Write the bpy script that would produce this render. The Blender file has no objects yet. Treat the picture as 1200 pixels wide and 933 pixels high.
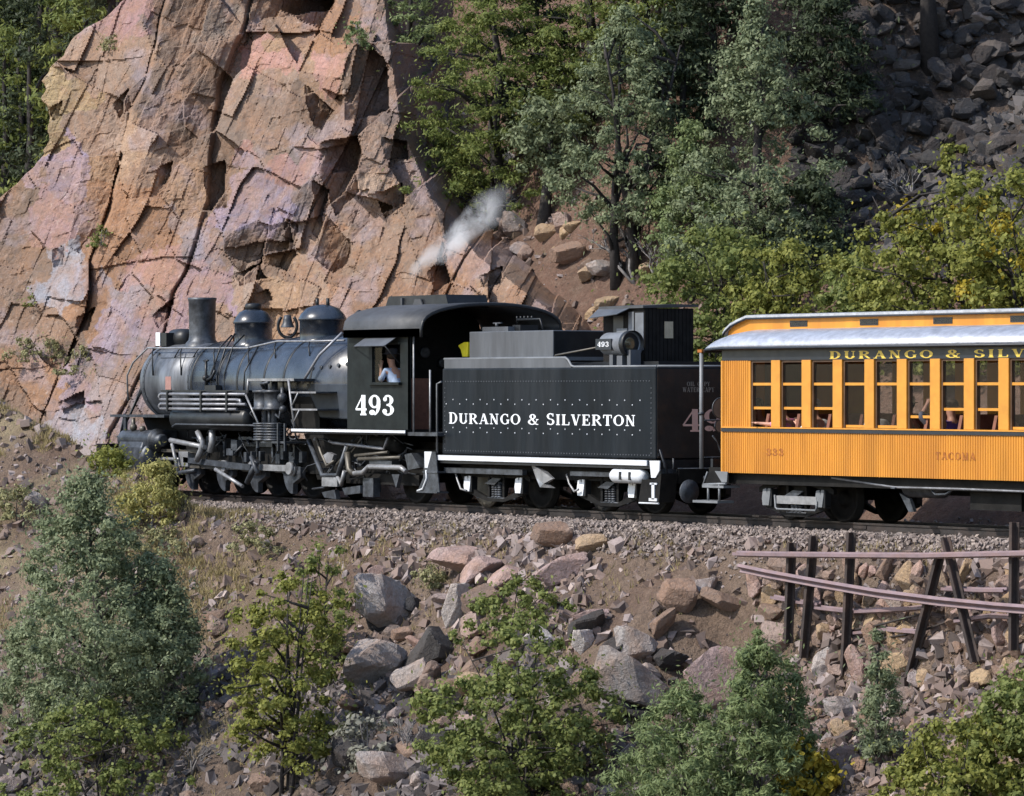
import bpy, bmesh, math, random
import numpy as np
from mathutils import Vector, Matrix
R = math.radians
scene = bpy.context.scene
col = scene.collection
random.seed(7); RNG = np.random.default_rng(7)

# ------------------------------------------------------------------ camera
# track runs along X (rear of the train at +X), rail head is z = 0, +Y is the hill side
FPX = 4736.0; PHI = R(56.2)
FW = np.array([-math.sin(PHI), math.cos(PHI), 0.0]); RT = np.array([math.cos(PHI), math.sin(PHI), 0.0])
CAM = np.array([55.52, -41.39, 2.17])
cd = bpy.data.cameras.new('camera'); cam = bpy.data.objects.new('camera', cd); col.objects.link(cam)
cam.location = CAM
cam.rotation_euler = (R(90) - math.atan((466.5-455)/FPX), 0, math.atan2(-FW[0], FW[1]))
cd.sensor_width = 36; cd.lens = 36*FPX/1200; cd.clip_start = 0.5; cd.clip_end = 3000
scene.camera = cam

# ------------------------------------------------------------------ light
TO_SUN_H = math.atan2(-0.947, -0.20)          # world azimuth (from +X, ccw) towards the sun
SUN_EL = R(42)
ts = Vector((math.cos(TO_SUN_H)*math.cos(SUN_EL), math.sin(TO_SUN_H)*math.cos(SUN_EL), math.sin(SUN_EL)))
sd = bpy.data.lights.new('sun', 'SUN'); sd.energy = 3.0; sd.angle = R(0.6); sd.color = (1.0, 0.945, 0.86)
sun = bpy.data.objects.new('sun', sd); col.objects.link(sun)
sun.rotation_euler = (-ts).to_track_quat('-Z', 'Y').to_euler(); sun.location = (-20, -60, 60)
w = bpy.data.worlds.new('World'); scene.world = w; w.use_nodes = True
nt = w.node_tree; sky = nt.nodes.new('ShaderNodeTexSky'); sky.sky_type = 'NISHITA'; sky.sun_disc = False
sky.sun_elevation = SUN_EL; sky.sun_rotation = math.atan2(ts.x, ts.y)
bg = nt.nodes['Background']; bg.inputs['Strength'].default_value = 0.15; nt.links.new(sky.outputs[0], bg.inputs['Color'])
vs = scene.view_settings; vs.view_transform = 'Standard'; vs.look = 'None'; vs.exposure = 0.68; vs.gamma = 1.0
scene.cycles.max_bounces = 6; scene.cycles.transparent_max_bounces = 8
scene.cycles.volume_step_rate = 2.0; scene.cycles.volume_bounces = 3

# ------------------------------------------------------------------ measuring helpers
def ray(px, py): return FW + RT*((px-600)/FPX) + np.array([0, 0, -(py-455)/FPX])
def at(px, py, Y):
    d = ray(px, py); t = (Y-CAM[1])/d[1]; p = CAM+d*t; return (p[0], p[2])
def ax(px, Y): return at(px, 455, Y)[0]
def az(px, py, Y): return at(px, py, Y)[1]
def atd(px, py, D):
    return CAM + ray(px, py)*D

# ------------------------------------------------------------------ numeric noise
def _h(ix, iy, s):
    n = (ix.astype(np.int64)*374761393 + iy.astype(np.int64)*668265263 + s*974634777) & 0xffffffff
    n = ((n ^ (n >> 13))*1274126177) & 0xffffffff
    n = ((n ^ (n >> 16))*2246822519) & 0xffffffff
    return ((n ^ (n >> 15)) & 0xffffff)/float(0xffffff)
def vnoise(x, y, s=0):
    x = np.asarray(x, float); y = np.asarray(y, float)
    ix = np.floor(x); iy = np.floor(y); fx = x-ix; fy = y-iy
    fx = fx*fx*(3-2*fx); fy = fy*fy*(3-2*fy)
    a = _h(ix, iy, s); b = _h(ix+1, iy, s); c = _h(ix, iy+1, s); d = _h(ix+1, iy+1, s)
    return (a*(1-fx)+b*fx)*(1-fy) + (c*(1-fx)+d*fx)*fy
def fbm(x, y, s=0, o=4):
    v = 0; a = .5; f = 1.0; t = 0
    for k in range(o):
        v = v+a*vnoise(np.asarray(x)*f+k*17.3, np.asarray(y)*f-k*9.1, s+k); t += a; a *= .5; f *= 2.03
    return v/t
def voro(x, y, s=0):
    """jittered grid voronoi: F1, F2, cell hash coords, offset to own seed"""
    ix = np.floor(x); iy = np.floor(y)
    f1 = np.full(x.shape, 9.); f2 = np.full(x.shape, 9.); cx = np.zeros(x.shape); cy = np.zeros(x.shape); dx = np.zeros(x.shape); dy = np.zeros(x.shape)
    for i in (-1, 0, 1):
        for j in (-1, 0, 1):
            gx = ix+i; gy = iy+j
            sx = gx+.1+.8*_h(gx, gy, s); sy = gy+.1+.8*_h(gx, gy, s+1)
            ex = x-sx; ey = y-sy; d = np.hypot(ex, ey)
            m = d < f1
            f2 = np.where(m, f1, np.minimum(f2, d)); f1 = np.where(m, d, f1)
            cx = np.where(m, gx, cx); cy = np.where(m, gy, cy); dx = np.where(m, ex, dx); dy = np.where(m, ey, dy)
    return f1, f2, cx, cy, dx, dy
def sstep(a, b, x):
    t = np.clip((np.asarray(x, float)-a)/(b-a), 0, 1); return t*t*(3-2*t)

# ------------------------------------------------------------------ materials
MATS = {}
def nodes_of(name):
    m = bpy.data.materials.new(name); m.use_nodes = True
    n = m.node_tree.nodes; l = m.node_tree.links; b = n['Principled BSDF']; MATS[name] = m
    return m, n, l, b
def mixc(n, l, fac, a, b, mode='MIX'):
    mx = n.new('ShaderNodeMix'); mx.data_type = 'RGBA'; mx.blend_type = mode
    for sock, v in ((mx.inputs[0], fac), (mx.inputs[6], a), (mx.inputs[7], b)):
        if isinstance(v, (tuple, float, int)):
            sock.default_value = v if not isinstance(v, tuple) else (*v[:3], 1)
        else: l.new(v, sock)
    return mx.outputs[2]
def noise(n, l, vec, scale, detail=5, rough=.6, dist=0.0):
    t = n.new('ShaderNodeTexNoise'); t.inputs['Scale'].default_value = scale; t.inputs['Detail'].default_value = detail
    t.inputs['Roughness'].default_value = rough; t.inputs['Distortion'].default_value = dist
    if vec is not None: l.new(vec, t.inputs['Vector'])
    return t
def ramp(n, l, fac, stops):
    r = n.new('ShaderNodeValToRGB'); e = r.color_ramp.elements
    while len(e) < len(stops): e.new(.5)
    for q, (p, c) in zip(e, stops): q.position = p; q.color = (*c, 1) if len(c) == 3 else c
    l.new(fac, r.inputs[0]); return r.outputs[0]
def gpos(n):
    g = n.new('ShaderNodeNewGeometry'); return g.outputs['Position']
def mapping(n, l, vec, sc):
    mp = n.new('ShaderNodeMapping'); mp.inputs['Scale'].default_value = sc; l.new(vec, mp.inputs['Vector']); return mp.outputs[0]
def bump(n, l, b, h, strength, dist):
    bp = n.new('ShaderNodeBump'); bp.inputs['Strength'].default_value = strength; bp.inputs['Distance'].default_value = dist
    l.new(h, bp.inputs['Height']); l.new(bp.outputs[0], b.inputs['Normal'])
def paint(name, c, rough=.5, metal=0.0, var=.35, scale=2.5, dirt=None, dirtamt=.5, bstr=.15, spec=.5, streak=False):
    m, n, l, b = nodes_of(name)
    p = gpos(n)
    if streak: p = mapping(n, l, p, (1.6, 1.6, .28))
    t = noise(n, l, p, scale, 3, .65)
    lo = tuple(x*(1-var) for x in c); hi = tuple(min(1, x*(1+var)) for x in c)
    cc = ramp(n, l, t.outputs[0], [(.3, lo), (.7, hi)])
    if dirt:
        t2 = noise(n, l, p, scale*.6, 4, .75)
        f = ramp(n, l, t2.outputs[0], [(.45, (0, 0, 0)), (.72, (dirtamt,)*3)])
        cc = mixc(n, l, f, cc, dirt)
    l.new(cc, b.inputs['Base Color']); b.inputs['Metallic'].default_value = metal
    t3 = noise(n, l, p, scale*3, 2, .6)
    rr = n.new('ShaderNodeMapRange'); rr.inputs[3].default_value = max(.05, rough-.12); rr.inputs[4].default_value = min(1, rough+.15)
    l.new(t3.outputs[0], rr.inputs[0]); l.new(rr.outputs[0], b.inputs['Roughness'])
    b.inputs['Specular IOR Level'].default_value = spec
    if bstr: bump(n, l, b, t3.outputs[0], bstr, .01)
    return m
paint('jacket', (.016, .022, .034), .26, 0, .6, 1.8, (.060, .072, .095), .55, .14, .7)  # bluish second tone paints sky reflection onto the black jacket
paint('firebox_jacket', (.026, .033, .045), .5, 0, .4, 2.0, (.05, .058, .07), .5, .12, .3)
paint('loco_black', (.010, .0115, .014), .42, 0, .4, 3, (.04, .04, .042), .4, .15, .4)
paint('dark_frame', (.007, .0068, .0068), .7, 0, .5, 4, (.03, .027, .024), .4, .2, .2)
paint('smokebox', (.125, .135, .155), .42, .35, .5, 2.2, (.02, .021, .025), .85, .15, .6, True)
paint('iron_grey', (.060, .067, .080), .45, .3, .55, 6, (.014, .013, .013), .8, .25)
paint('steel', (.27, .275, .29), .42, .35, .3, 6, (.07, .06, .05), .5, .15)
paint('rod_tan', (.11, .10, .085), .45, .4, .3, 6, (.06, .05, .04), .5, .1)
paint('pipe_silver', (.25, .255, .28), .4, .3, .3, 5, (.07, .06, .06), .65, .1)
paint('tender_black', (.0062, .0092, .0130), .5, 0, .4, 1.3, (.030, .034, .040), .6, .06, .16, True)
paint('tender_rear', (.020, .017, .016), .6, 0, .4, 1.5, (.09, .045, .025), .55, .1, .4)
paint('bunker_grey', (.085, .092, .105), .5, .1, .25, 1.8, (.05, .05, .055), .5, .08, .5, True)
paint('tank_edge', (.16, .17, .185), .5, .1, .2, 3, None, 0, .08)
paint('white_paint', (.60, .63, .68), .5, 0, .08, 4, (.45, .43, .40), .35, .05)
paint('bright_white', (.72, .75, .80), .45, 0, .04, 4, None, 0, 0)
paint('pink_paint', (.72, .47, .41), .6, 0, .1, 6, None, 0, 0)
paint('plate_red', (.30, .16, .14), .6, 0, .2, 6, None, 0, 0)
paint('faded_white', (.30, .28, .25), .7, 0, .2, 9, None, 0, 0)
paint('grey_lettering', (.16, .15, .145), .7, 0, .2, 9, None, 0, 0)
paint('cab_green', (.0075, .0105, .0110), .5, 0, .4, 2.5, (.020, .024, .024), .5, .08, .18)
paint('roof_grey', (.050, .053, .060), .6, 0, .3, 2.5, (.085, .083, .085), .5, .12)
paint('doghouse_wood', (.012, .011, .0105), .8, 0, .4, 5, None, 0, .2, .2)
paint('doghouse_panel', (.16, .175, .20), .6, 0, .3, 3, (.08, .08, .085), .5, .1)
paint('coach_orange', (.54, .225, .026), .45, 0, .2, 1.3, (.36, .125, .016), .65, .05, .4, True)
paint('coach_trim', (.56, .245, .030), .42, 0, .12, 5, None, 0, .03)
paint('coach_black', (.013, .017, .024), .4, 0, .3, 3, None, 0, .05)
paint('coach_roof', (.50, .52, .58), .36, .5, .2, 7.0, (.24, .255, .29), .5, .35, .6)
paint('gold_paint', (.70, .50, .08), .4, .1, .05, 5, None, 0, 0)
paint('brown_paint', (.30, .095, .010), .6, 0, .2, 9, None, 0, 0)
paint('interior_wood', (.10, .055, .03), .55, 0, .3, 5, None, 0, .05)
paint('interior_cream', (.30, .25, .18), .7, 0, .15, 3, None, 0, 0)
paint('seat_fabric', (.20, .085, .055), .8, 0, .2, 9, None, 0, .1)
paint('rust_rail', (.030, .025, .024), .7, .2, .4, 5, (.075, .048, .036), .5, .3)
paint('rail_head', (.20, .195, .19), .35, .7, .2, 6, None, 0, .1)
paint('crib_purple', (.20, .145, .16), .6, .1, .2, 4, (.27, .16, .13), .5, .2)
paint('crib_dark', (.035, .026, .024), .75, .1, .4, 5, (.12, .07, .05), .4, .3)
paint('sleeper_wood', (.070, .058, .050), .9, 0, .45, 6, (.16, .13, .105), .5, .4)
paint('brake_yellow', (.70, .62, .02), .5, 0, .1, 6, None, 0, 0)
paint('skin', (.50, .27, .19), .55, 0, .08, 20, None, 0, 0)
paint('shirt_blue', (.40, .50, .68), .8, 0, .12, 20, None, 0, .1)
paint('shirt_red', (.55, .10, .09), .8, 0, .12, 20, None, 0, .1)
paint('shirt_pink', (.62, .22, .36), .8, 0, .12, 20, None, 0, .1)
paint('shirt_white', (.62, .60, .57), .8, 0, .12, 20, None, 0, .1)
paint('shirt_purple', (.12, .07, .30), .8, 0, .12, 20, None, 0, .1)
paint('shirt_dark', (.045, .045, .06), .8, 0, .12, 20, None, 0, .1)
paint('cloth_tan', (.42, .36, .26), .8, 0, .12, 20, None, 0, .1)
paint('hair_brown', (.04, .025, .016), .7, 0, .3, 20, None, 0, .1)
paint('hair_grey', (.28, .26, .25), .7, 0, .3, 20, None, 0, .1)
paint('bark', (.060, .050, .045), .9, 0, .4, 12, (.13, .115, .105), .6, .5)
paint('bark_grey', (.20, .185, .18), .9, 0, .35, 12, (.10, .09, .085), .6, .5)
paint('bark_dark', (.025, .021, .02), .9, 0, .4, 12, (.05, .042, .04), .5, .5)
m, n, l, b = nodes_of('window_glass')
b.inputs['Base Color'].default_value = (.012, .016, .018, 1); b.inputs['Roughness'].default_value = .03
b.inputs['Alpha'].default_value = .20; b.inputs['Specular IOR Level'].default_value = .6
m, n, l, b = nodes_of('lens_glass')
b.inputs['Base Color'].default_value = (.20, .19, .13, 1); b.inputs['Roughness'].default_value = .12; b.inputs['Metallic'].default_value = .7

def leafmat(name, a, c, d, trans=.22, rough=.6):
    m, n, l, b = nodes_of(name)
    g = n.new('ShaderNodeNewGeometry')
    t = noise(n, l, g.outputs['Position'], 1.6, 3, .6)
    cc = ramp(n, l, g.outputs['Random Per Island'], [(0, a), (.55, c), (1, d)])
    cc2 = mixc(n, l, ramp(n, l, t.outputs[0], [(.35, (0, 0, 0)), (.68, (.65,)*3)]), cc, c)
    l.new(cc2, b.inputs['Base Color']); b.inputs['Roughness'].default_value = rough; b.inputs['Specular IOR Level'].default_value = .25
    tr = n.new('ShaderNodeBsdfTranslucent'); l.new(cc2, tr.inputs['Color'])
    mx = n.new('ShaderNodeMixShader'); mx.inputs[0].default_value = trans
    out = n['Material Output']; l.new(b.outputs[0], mx.inputs[1]); l.new(tr.outputs[0], mx.inputs[2]); l.new(mx.outputs[0], out.inputs['Surface'])
leafmat('leaf_juniper', (.125, .155, .085), (.205, .245, .135), (.315, .35, .21), .38)
leafmat('leaf_juniper_green', (.115, .155, .065), (.185, .235, .10), (.29, .34, .15), .38)
leafmat('leaf_fir', (.085, .115, .030), (.155, .190, .05), (.26, .28, .08), .38)
leafmat('leaf_dark', (.024, .034, .018), (.045, .062, .030), (.08, .10, .05), .25)
leafmat('leaf_oak', (.13, .145, .035), (.23, .245, .058), (.36, .35, .09), .42)
leafmat('leaf_oak_green', (.105, .135, .042), (.185, .220, .065), (.29, .31, .10), .42)
leafmat('leaf_yellow', (.24, .20, .025), (.38, .30, .035), (.48, .37, .05), .38)
leafmat('leaf_rabbit', (.24, .23, .075), (.37, .345, .12), (.50, .46, .18), .38)
leafmat('leaf_sage', (.17, .17, .085), (.26, .25, .12), (.36, .33, .17), .25)
leafmat('leaf_grey', (.14, .14, .115), (.21, .21, .17), (.30, .29, .24), .25)
leafmat('dry_grass', (.20, .155, .075), (.31, .25, .125), (.42, .35, .18), .2, .8)

def rockmat(name, tint, var, attr=None, bscale=9.0, dk=1.0):
    D_ = lambda *c: tuple(x*dk for x in c)
    m, n, l, b = nodes_of(name)
    p = gpos(n)
    t1 = noise(n, l, p, 1.3, 5, .68, .6); t2 = noise(n, l, p, 5.5, 5, .7, .3); t3 = noise(n, l, p, 22, 3, .7)
    if attr:
        a = n.new('ShaderNodeAttribute'); a.attribute_name = attr; base = a.outputs['Color']
    else:
        oi = n.new('ShaderNodeObjectInfo')
        base = ramp(n, l, oi.outputs['Random'], tint)
    c1 = mixc(n, l, ramp(n, l, t1.outputs[0], [(.42, (0, 0, 0)), (.62, (var,)*3)]), base, D_(.33, .18, .10))
    c2 = mixc(n, l, ramp(n, l, t2.outputs[0], [(.52, (0, 0, 0)), (.70, (var*.9,)*3)]), c1, D_(.13, .115, .11))
    c3 = mixc(n, l, ramp(n, l, t2.outputs[0], [(.30, (var*.9,)*3), (.42, (0, 0, 0))]), c2, D_(.52, .43, .38))
    c4 = mixc(n, l, ramp(n, l, t3.outputs[0], [(.35, (0, 0, 0)), (.75, (.55,)*3)]), c3, D_(.16, .13, .115))
    l.new(c4, b.inputs['Base Color']); b.inputs['Roughness'].default_value = .88; b.inputs['Specular IOR Level'].default_value = .25
    t4 = noise(n, l, p, bscale, 5, .7, .8)
    bump(n, l, b, t4.outputs[0], .75, .10)
rockmat('cliff_rock', None, .52, 'rockcol', 7)
rockmat('rock_mixed', [(0, (.17, .14, .13)), (.25, (.33, .245, .20)), (.45, (.24, .17, .13)), (.65, (.40, .30, .265)), (.85, (.30, .265, .27)), (1, (.46, .40, .36))], .4, None, 12)
rockmat('rock_grey', [(0, (.26, .24, .235)), (.5, (.36, .33, .32)), (1, (.46, .425, .41))], .5, None, 12)
rockmat('rock_pink', [(0, (.40, .265, .23)), (.5, (.46, .325, .295)), (1, (.38, .28, .28))], .5, None, 12)
rockmat('rock_tan', [(0, (.40, .29, .19)), (.5, (.47, .33, .19)), (1, (.36, .27, .20))], .3, None, 12)
rockmat('rock_white', [(0, (.52, .47, .44)), (1, (.62, .58, .56))], .2, None, 12)
rockmat('rock_brown', [(0, (.20, .135, .10)), (.5, (.29, .19, .14)), (1, (.16, .12, .105))], .35, None, 12)
rockmat('rock_dark', [(0, (.030, .031, .035)), (.4, (.058, .059, .064)), (.75, (.045, .044, .045)), (.93, (.085, .08, .078)), (1, (.14, .12, .11))], .25, None, 12, .28)  # near-black tone paints in the talus shade; also serves naturally dark slabs
def groundmat():
    m, n, l, b = nodes_of('ground_soil')
    p = gpos(n)
    a = n.new('ShaderNodeAttribute'); a.attribute_name = 'soil'
    t1 = noise(n, l, p, .9, 5, .7, .5); t2 = noise(n, l, p, 6, 5, .72); t3 = noise(n, l, p, 30, 2, .7)
    c = mixc(n, l, ramp(n, l, t1.outputs[0], [(.40, (0, 0, 0)), (.62, (.6,)*3)]), a.outputs['Color'], (.17, .115, .085))
    c = mixc(n, l, ramp(n, l, t2.outputs[0], [(.50, (0, 0, 0)), (.68, (.55,)*3)]), c, (.34, .25, .19))
    c = mixc(n, l, ramp(n, l, t2.outputs[0], [(.30, (.6,)*3), (.45, (0, 0, 0))]), c, (.085, .068, .058))
    c = mixc(n, l, ramp(n, l, t3.outputs[0], [(.40, (0, 0, 0)), (.70, (.5,)*3)]), c, (.12, .095, .08))
    l.new(c, b.inputs['Base Color']); b.inputs['Roughness'].default_value = .95; b.inputs['Specular IOR Level'].default_value = .15
    t4 = noise(n, l, p, 7, 5, .75); bump(n, l, b, t4.outputs[0], 1.0, .22)
groundmat()
def pebblemat(name, stops):
    m, n, l, b = nodes_of(name)
    g = n.new('ShaderNodeNewGeometry'); c = ramp(n, l, g.outputs['Random Per Island'], stops)
    t = noise(n, l, g.outputs['Position'], 25, 4, .6)
    c = mixc(n, l, ramp(n, l, t.outputs[0], [(.45, (0, 0, 0)), (.7, (.5,)*3)]), c, (.14, .11, .10))
    l.new(c, b.inputs['Base Color']); b.inputs['Roughness'].default_value = .9
pebblemat('ballast_stone', [(0, (.105, .085, .078)), (.3, (.20, .162, .142)), (.6, (.275, .222, .195)), (.85, (.25, .212, .20)), (1, (.40, .33, .28))])
pebblemat('rubble_stone', [(0, (.075, .06, .055)), (.35, (.155, .11, .09)), (.65, (.23, .165, .14)), (.88, (.25, .21, .205)), (1, (.40, .32, .29))])
pebblemat('rubble_painted_shade', [(0, (.04, .036, .037)), (.4, (.085, .074, .073)), (.75, (.14, .12, .12)), (1, (.25, .21, .20))])  # dim copy of the slope rubble: shade between shrubs painted in
pebblemat('talus_painted_shade', [(0, (.020, .020, .022)), (.4, (.042, .042, .045)), (.8, (.06, .057, .057)), (1, (.11, .098, .093))])  # talus shade painted into the small stones' colour

# ------------------------------------------------------------------ mesh helpers
ORG = {}
class MB:
    def __init__(s): s.v = []; s.f = []; s.sm = []
    def add(s, vs_, fs, smooth=False):
        o = len(s.v); s.v += [tuple(map(float, q)) for q in vs_]; s.f += [tuple(i+o for i in f) for f in fs]; s.sm += [smooth]*len(fs); return s
    def box(s, x0, x1, y0, y1, z0, z1):
        if x0 > x1: x0, x1 = x1, x0
        if y0 > y1: y0, y1 = y1, y0
        if z0 > z1: z0, z1 = z1, z0
        return s.add([(x0,y0,z0),(x1,y0,z0),(x1,y1,z0),(x0,y1,z0),(x0,y0,z1),(x1,y0,z1),(x1,y1,z1),(x0,y1,z1)],
                     [(0,3,2,1),(4,5,6,7),(0,1,5,4),(1,2,6,5),(2,3,7,6),(3,0,4,7)])
    def prism(s, poly, y0, y1, axis='y'):
        """poly in (x,z) extruded along y, or (y,z) along x"""
        k = len(poly); mk = (lambda a, b, c: (a, c, b)) if axis == 'y' else (lambda a, b, c: (c, a, b))
        if axis == 'z': mk = lambda a, b, c: (a, b, c)
        vs_ = [mk(a, b, y0) for a, b in poly]+[mk(a, b, y1) for a, b in poly]
        return s.add(vs_, [tuple(range(k))[::-1], tuple(range(k, 2*k))]+[(i, (i+1) % k, k+(i+1) % k, k+i) for i in range(k)])
    def tube(s, pts, r, seg=8, caps=True):
        pts = [Vector(p) for p in pts]; rs = r if isinstance(r, (list, tuple)) else [r]*len(pts); o = len(s.v); ref = None
        for i, p in enumerate(pts):
            t = (pts[min(i+1, len(pts)-1)]-pts[max(i-1, 0)]).normalized()
            if ref is None: ref = t.orthogonal().normalized()
            u = (ref-t*ref.dot(t));  u = u.normalized() if u.length > 1e-6 else t.orthogonal().normalized()
            ref = u; q = t.cross(u)
            for k in range(seg):
                a = 2*math.pi*k/seg; s.v.append(tuple(p+(u*math.cos(a)+q*math.sin(a))*rs[i]))
        for i in range(len(pts)-1):
            for k in range(seg):
                a = o+i*seg+k; b = o+i*seg+(k+1) % seg; s.f.append((a, b, b+seg, a+seg)); s.sm.append(True)
        if caps:
            s.f.append(tuple(o+k for k in range(seg))[::-1]); s.sm.append(False)
            s.f.append(tuple(o+(len(pts)-1)*seg+k for k in range(seg))); s.sm.append(False)
        return s
    def cyl(s, a, b, r, seg=20): return s.tube([a, b], r, seg)
    def lathe(s, prof, c, axis='z', seg=28):
        """prof: (radius, h) along axis from point c"""
        o = len(s.v); c = Vector(c)
        for r, h in prof:
            for k in range(seg):
                a = 2*math.pi*k/seg; e, f = r*math.cos(a), r*math.sin(a)
                s.v.append(tuple(c+Vector({'z': (e, f, h), 'x': (h, e, f), 'y': (f, h, e)}[axis])))
        for i in range(len(prof)-1):
            for k in range(seg):
                a = o+i*seg+k; b = o+i*seg+(k+1) % seg; s.f.append((a, b, b+seg, a+seg)); s.sm.append(True)
        s.f.append(tuple(o+k for k in range(seg))[::-1]); s.sm.append(False)
        s.f.append(tuple(o+(len(prof)-1)*seg+k for k in range(seg))); s.sm.append(False)
        return s
    def sphere(s, c, r, u=12, v=8, sc=(1, 1, 1)):
        pr = []
        o = len(s.v)
        for i in range(v+1):
            t = math.pi*i/v
            for k in range(u):
                a = 2*math.pi*k/u; s.v.append((c[0]+r*sc[0]*math.sin(t)*math.cos(a), c[1]+r*sc[1]*math.sin(t)*math.sin(a), c[2]+r*sc[2]*math.cos(t)))
        for i in range(v):
            for k in range(u):
                a = o+i*u+k; b = o+i*u+(k+1) % u; s.f.append((a, a+u, b+u, b)); s.sm.append(True)
        return s
    def sheet(s, poly3, t):
        """flat polygon with thickness t along its normal"""
        P = [Vector(p) for p in poly3]; nn = (P[1]-P[0]).cross(P[2]-P[0]).normalized()*t; k = len(P)
        return s.add([tuple(p) for p in P]+[tuple(p+nn) for p in P], [tuple(range(k))[::-1], tuple(range(k, 2*k))]+[(i, (i+1) % k, k+(i+1) % k, k+i) for i in range(k)])
    def build(s, name, mat, parent=None, bevel=0, loc=None, fix=True):
        org = Vector(ORG.get(parent.name, (0, 0, 0))) if parent is not None else Vector((0, 0, 0))
        if loc is not None: org = Vector(loc)
        me = bpy.data.meshes.new(name); me.from_pydata([tuple(Vector(q)-org) for q in s.v], [], s.f)
        me.polygons.foreach_set('use_smooth', s.sm); me.materials.append(MATS[mat])
        if fix:
            bm = bmesh.new(); bm.from_mesh(me); bmesh.ops.recalc_face_normals(bm, faces=bm.faces); bm.to_mesh(me); bm.free()
        o = bpy.data.objects.new(name, me); col.objects.link(o)
        if loc is not None and parent is None: o.location = loc
        if parent is not None: o.parent = parent; ORG[o.name] = ORG.get(parent.name, (0, 0, 0))
        if bevel:
            bv = o.modifiers.new('bevel', 'BEVEL'); bv.width = bevel; bv.segments = 2; bv.limit_method = 'ANGLE'
        return o
def tag(o, label=None, cat=None, group=None, kind=None):
    if label: o['label'] = label
    if cat: o['category'] = cat
    if group: o['group'] = group
    if kind: o['kind'] = kind
    return o
def empty(name, loc, label=None, cat=None, group=None):
    o = bpy.data.objects.new(name, None); col.objects.link(o); o.location = loc; o.empty_display_size = .3
    ORG[o.name] = tuple(loc); return tag(o, label, cat, group)
def fastmesh(name, V, F, mat, smooth=False):
    """numpy verts (n,3) and faces (m,k) -> mesh"""
    me = bpy.data.meshes.new(name); k = F.shape[1]
    me.vertices.add(len(V)); me.vertices.foreach_set('co', np.ascontiguousarray(V, dtype=np.float32).ravel())
    me.loops.add(F.size); me.loops.foreach_set('vertex_index', np.ascontiguousarray(F, dtype=np.int32).ravel())
    me.polygons.add(len(F)); me.polygons.foreach_set('loop_start', np.arange(0, F.size, k, dtype=np.int32))
    me.polygons.foreach_set('use_smooth', np.full(len(F), smooth)); me.update(calc_edges=True)
    me.materials.append(MATS[mat]); return me
def link(name, me, parent=None, loc=None):
    o = bpy.data.objects.new(name, me); col.objects.link(o)
    if parent is not None: o.parent = parent; ORG[o.name] = ORG.get(parent.name, (0, 0, 0))
    if loc is not None: o.location = loc
    return o
def gridmesh(name, X, Y, Z, mat, smooth, colr=None, attr=None, flip=False):
    nr, nc = X.shape
    V = np.stack([X.ravel(), Y.ravel(), Z.ravel()], 1)
    i = np.arange(nr*nc).reshape(nr, nc); q = [i[:-1, :-1].ravel(), i[:-1, 1:].ravel(), i[1:, 1:].ravel(), i[1:, :-1].ravel()]
    if flip: q = q[::-1]
    me = fastmesh(name, V, np.stack(q, 1), mat, smooth)
    if colr is not None:
        at_ = me.color_attributes.new(attr, 'FLOAT_COLOR', 'POINT')
        at_.data.foreach_set('color', np.concatenate([colr.reshape(-1, 3), np.ones((nr*nc, 1))], 1).astype(np.float32).ravel())
    return me
# ================================================================== SETTING
def hill_base(x, y):
    x = np.asarray(x, float); y = np.asarray(y, float)
    z = np.full(np.broadcast(x, y).shape, -.19)
    # downhill side
    t = np.maximum(0, -1.85-y)
    drop = np.where(t < .7, .42*t, .294+.80*(t-.7))
    crib = sstep(3.2, 4.6, x)*(1-sstep(15, 18, x))
    tc = np.maximum(0, -2.45-y)
    dropc = .30*np.minimum(t, .6)+np.where(tc < .75, 2.5*tc, 1.875+.55*(tc-.75))
    drop = drop*(1-crib)+dropc*crib
    drop = np.minimum(drop, 15+.02*t)
    rise = np.clip((-y-33.5)/6.0, 0, 1)*15.6*sstep(20, 40, x)
    z = z-drop+rise
    # bank left of the engine
    hx = np.clip(.39+(-15.2-x)*.237, -6, 2.4)
    zm = hx-np.maximum(0, -3-y)*.62-np.maximum(0, y+3)*1.5
    z = np.where(y < -1.2, np.maximum(z, zm), z)
    # uphill side
    u = np.maximum(0, y-2.5)
    st = sstep(-9.0, -15.5, x)*(1-sstep(-27, -33, x))
    up = .72*u+.85*st*np.clip(u-2.6, 0, 9); up = np.where(u > 60, .74*60+.25*(u-60), up)
    z = z+up
    return z
def zg(x, y):
    x = np.asarray(x, float); y = np.asarray(y, float)
    z = hill_base(x, y)
    off = sstep(1.5, 3.2, np.abs(y))
    k = (fbm(x*.22, y*.22, 3, 3)-.5)*1.1*sstep(3, 7, np.abs(y)) + (fbm(x*.8, y*.8, 5, 4)-.5)*.42*off + (fbm(x*2.6, y*2.6, 9, 3)-.5)*.22*sstep(1.4, 2.2, np.abs(y))
    return z+k
_T = np.concatenate([np.arange(45, 120, .2), np.arange(120, 260, .6)])
def ground(px, py):
    d = ray(px, py); P = CAM[None, :]+d[None, :]*_T[:, None]
    below = P[:, 2] < zg(P[:, 0], P[:, 1])
    # ignore the railway bed itself
    i = int(np.argmax(below)) if below.any() else len(_T)-1
    a, b = _T[max(i-1, 0)], _T[i]
    for _ in range(12):
        m = (a+b)/2; p = CAM+d*m
        if p[2] < float(zg(p[0], p[1])): b = m
        else: a = m
    p = CAM+d*b
    return (float(p[0]), float(p[1]), float(zg(p[0], p[1]))), FPX/b
def project(x, y, z):
    dx = x-CAM[0]; dy = y-CAM[1]; D = dx*FW[0]+dy*FW[1]; D = np.maximum(D, 1.0)
    return 600+FPX*(dx*RT[0]+dy*RT[1])/D, 455-FPX*(z-CAM[2])/D

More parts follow.
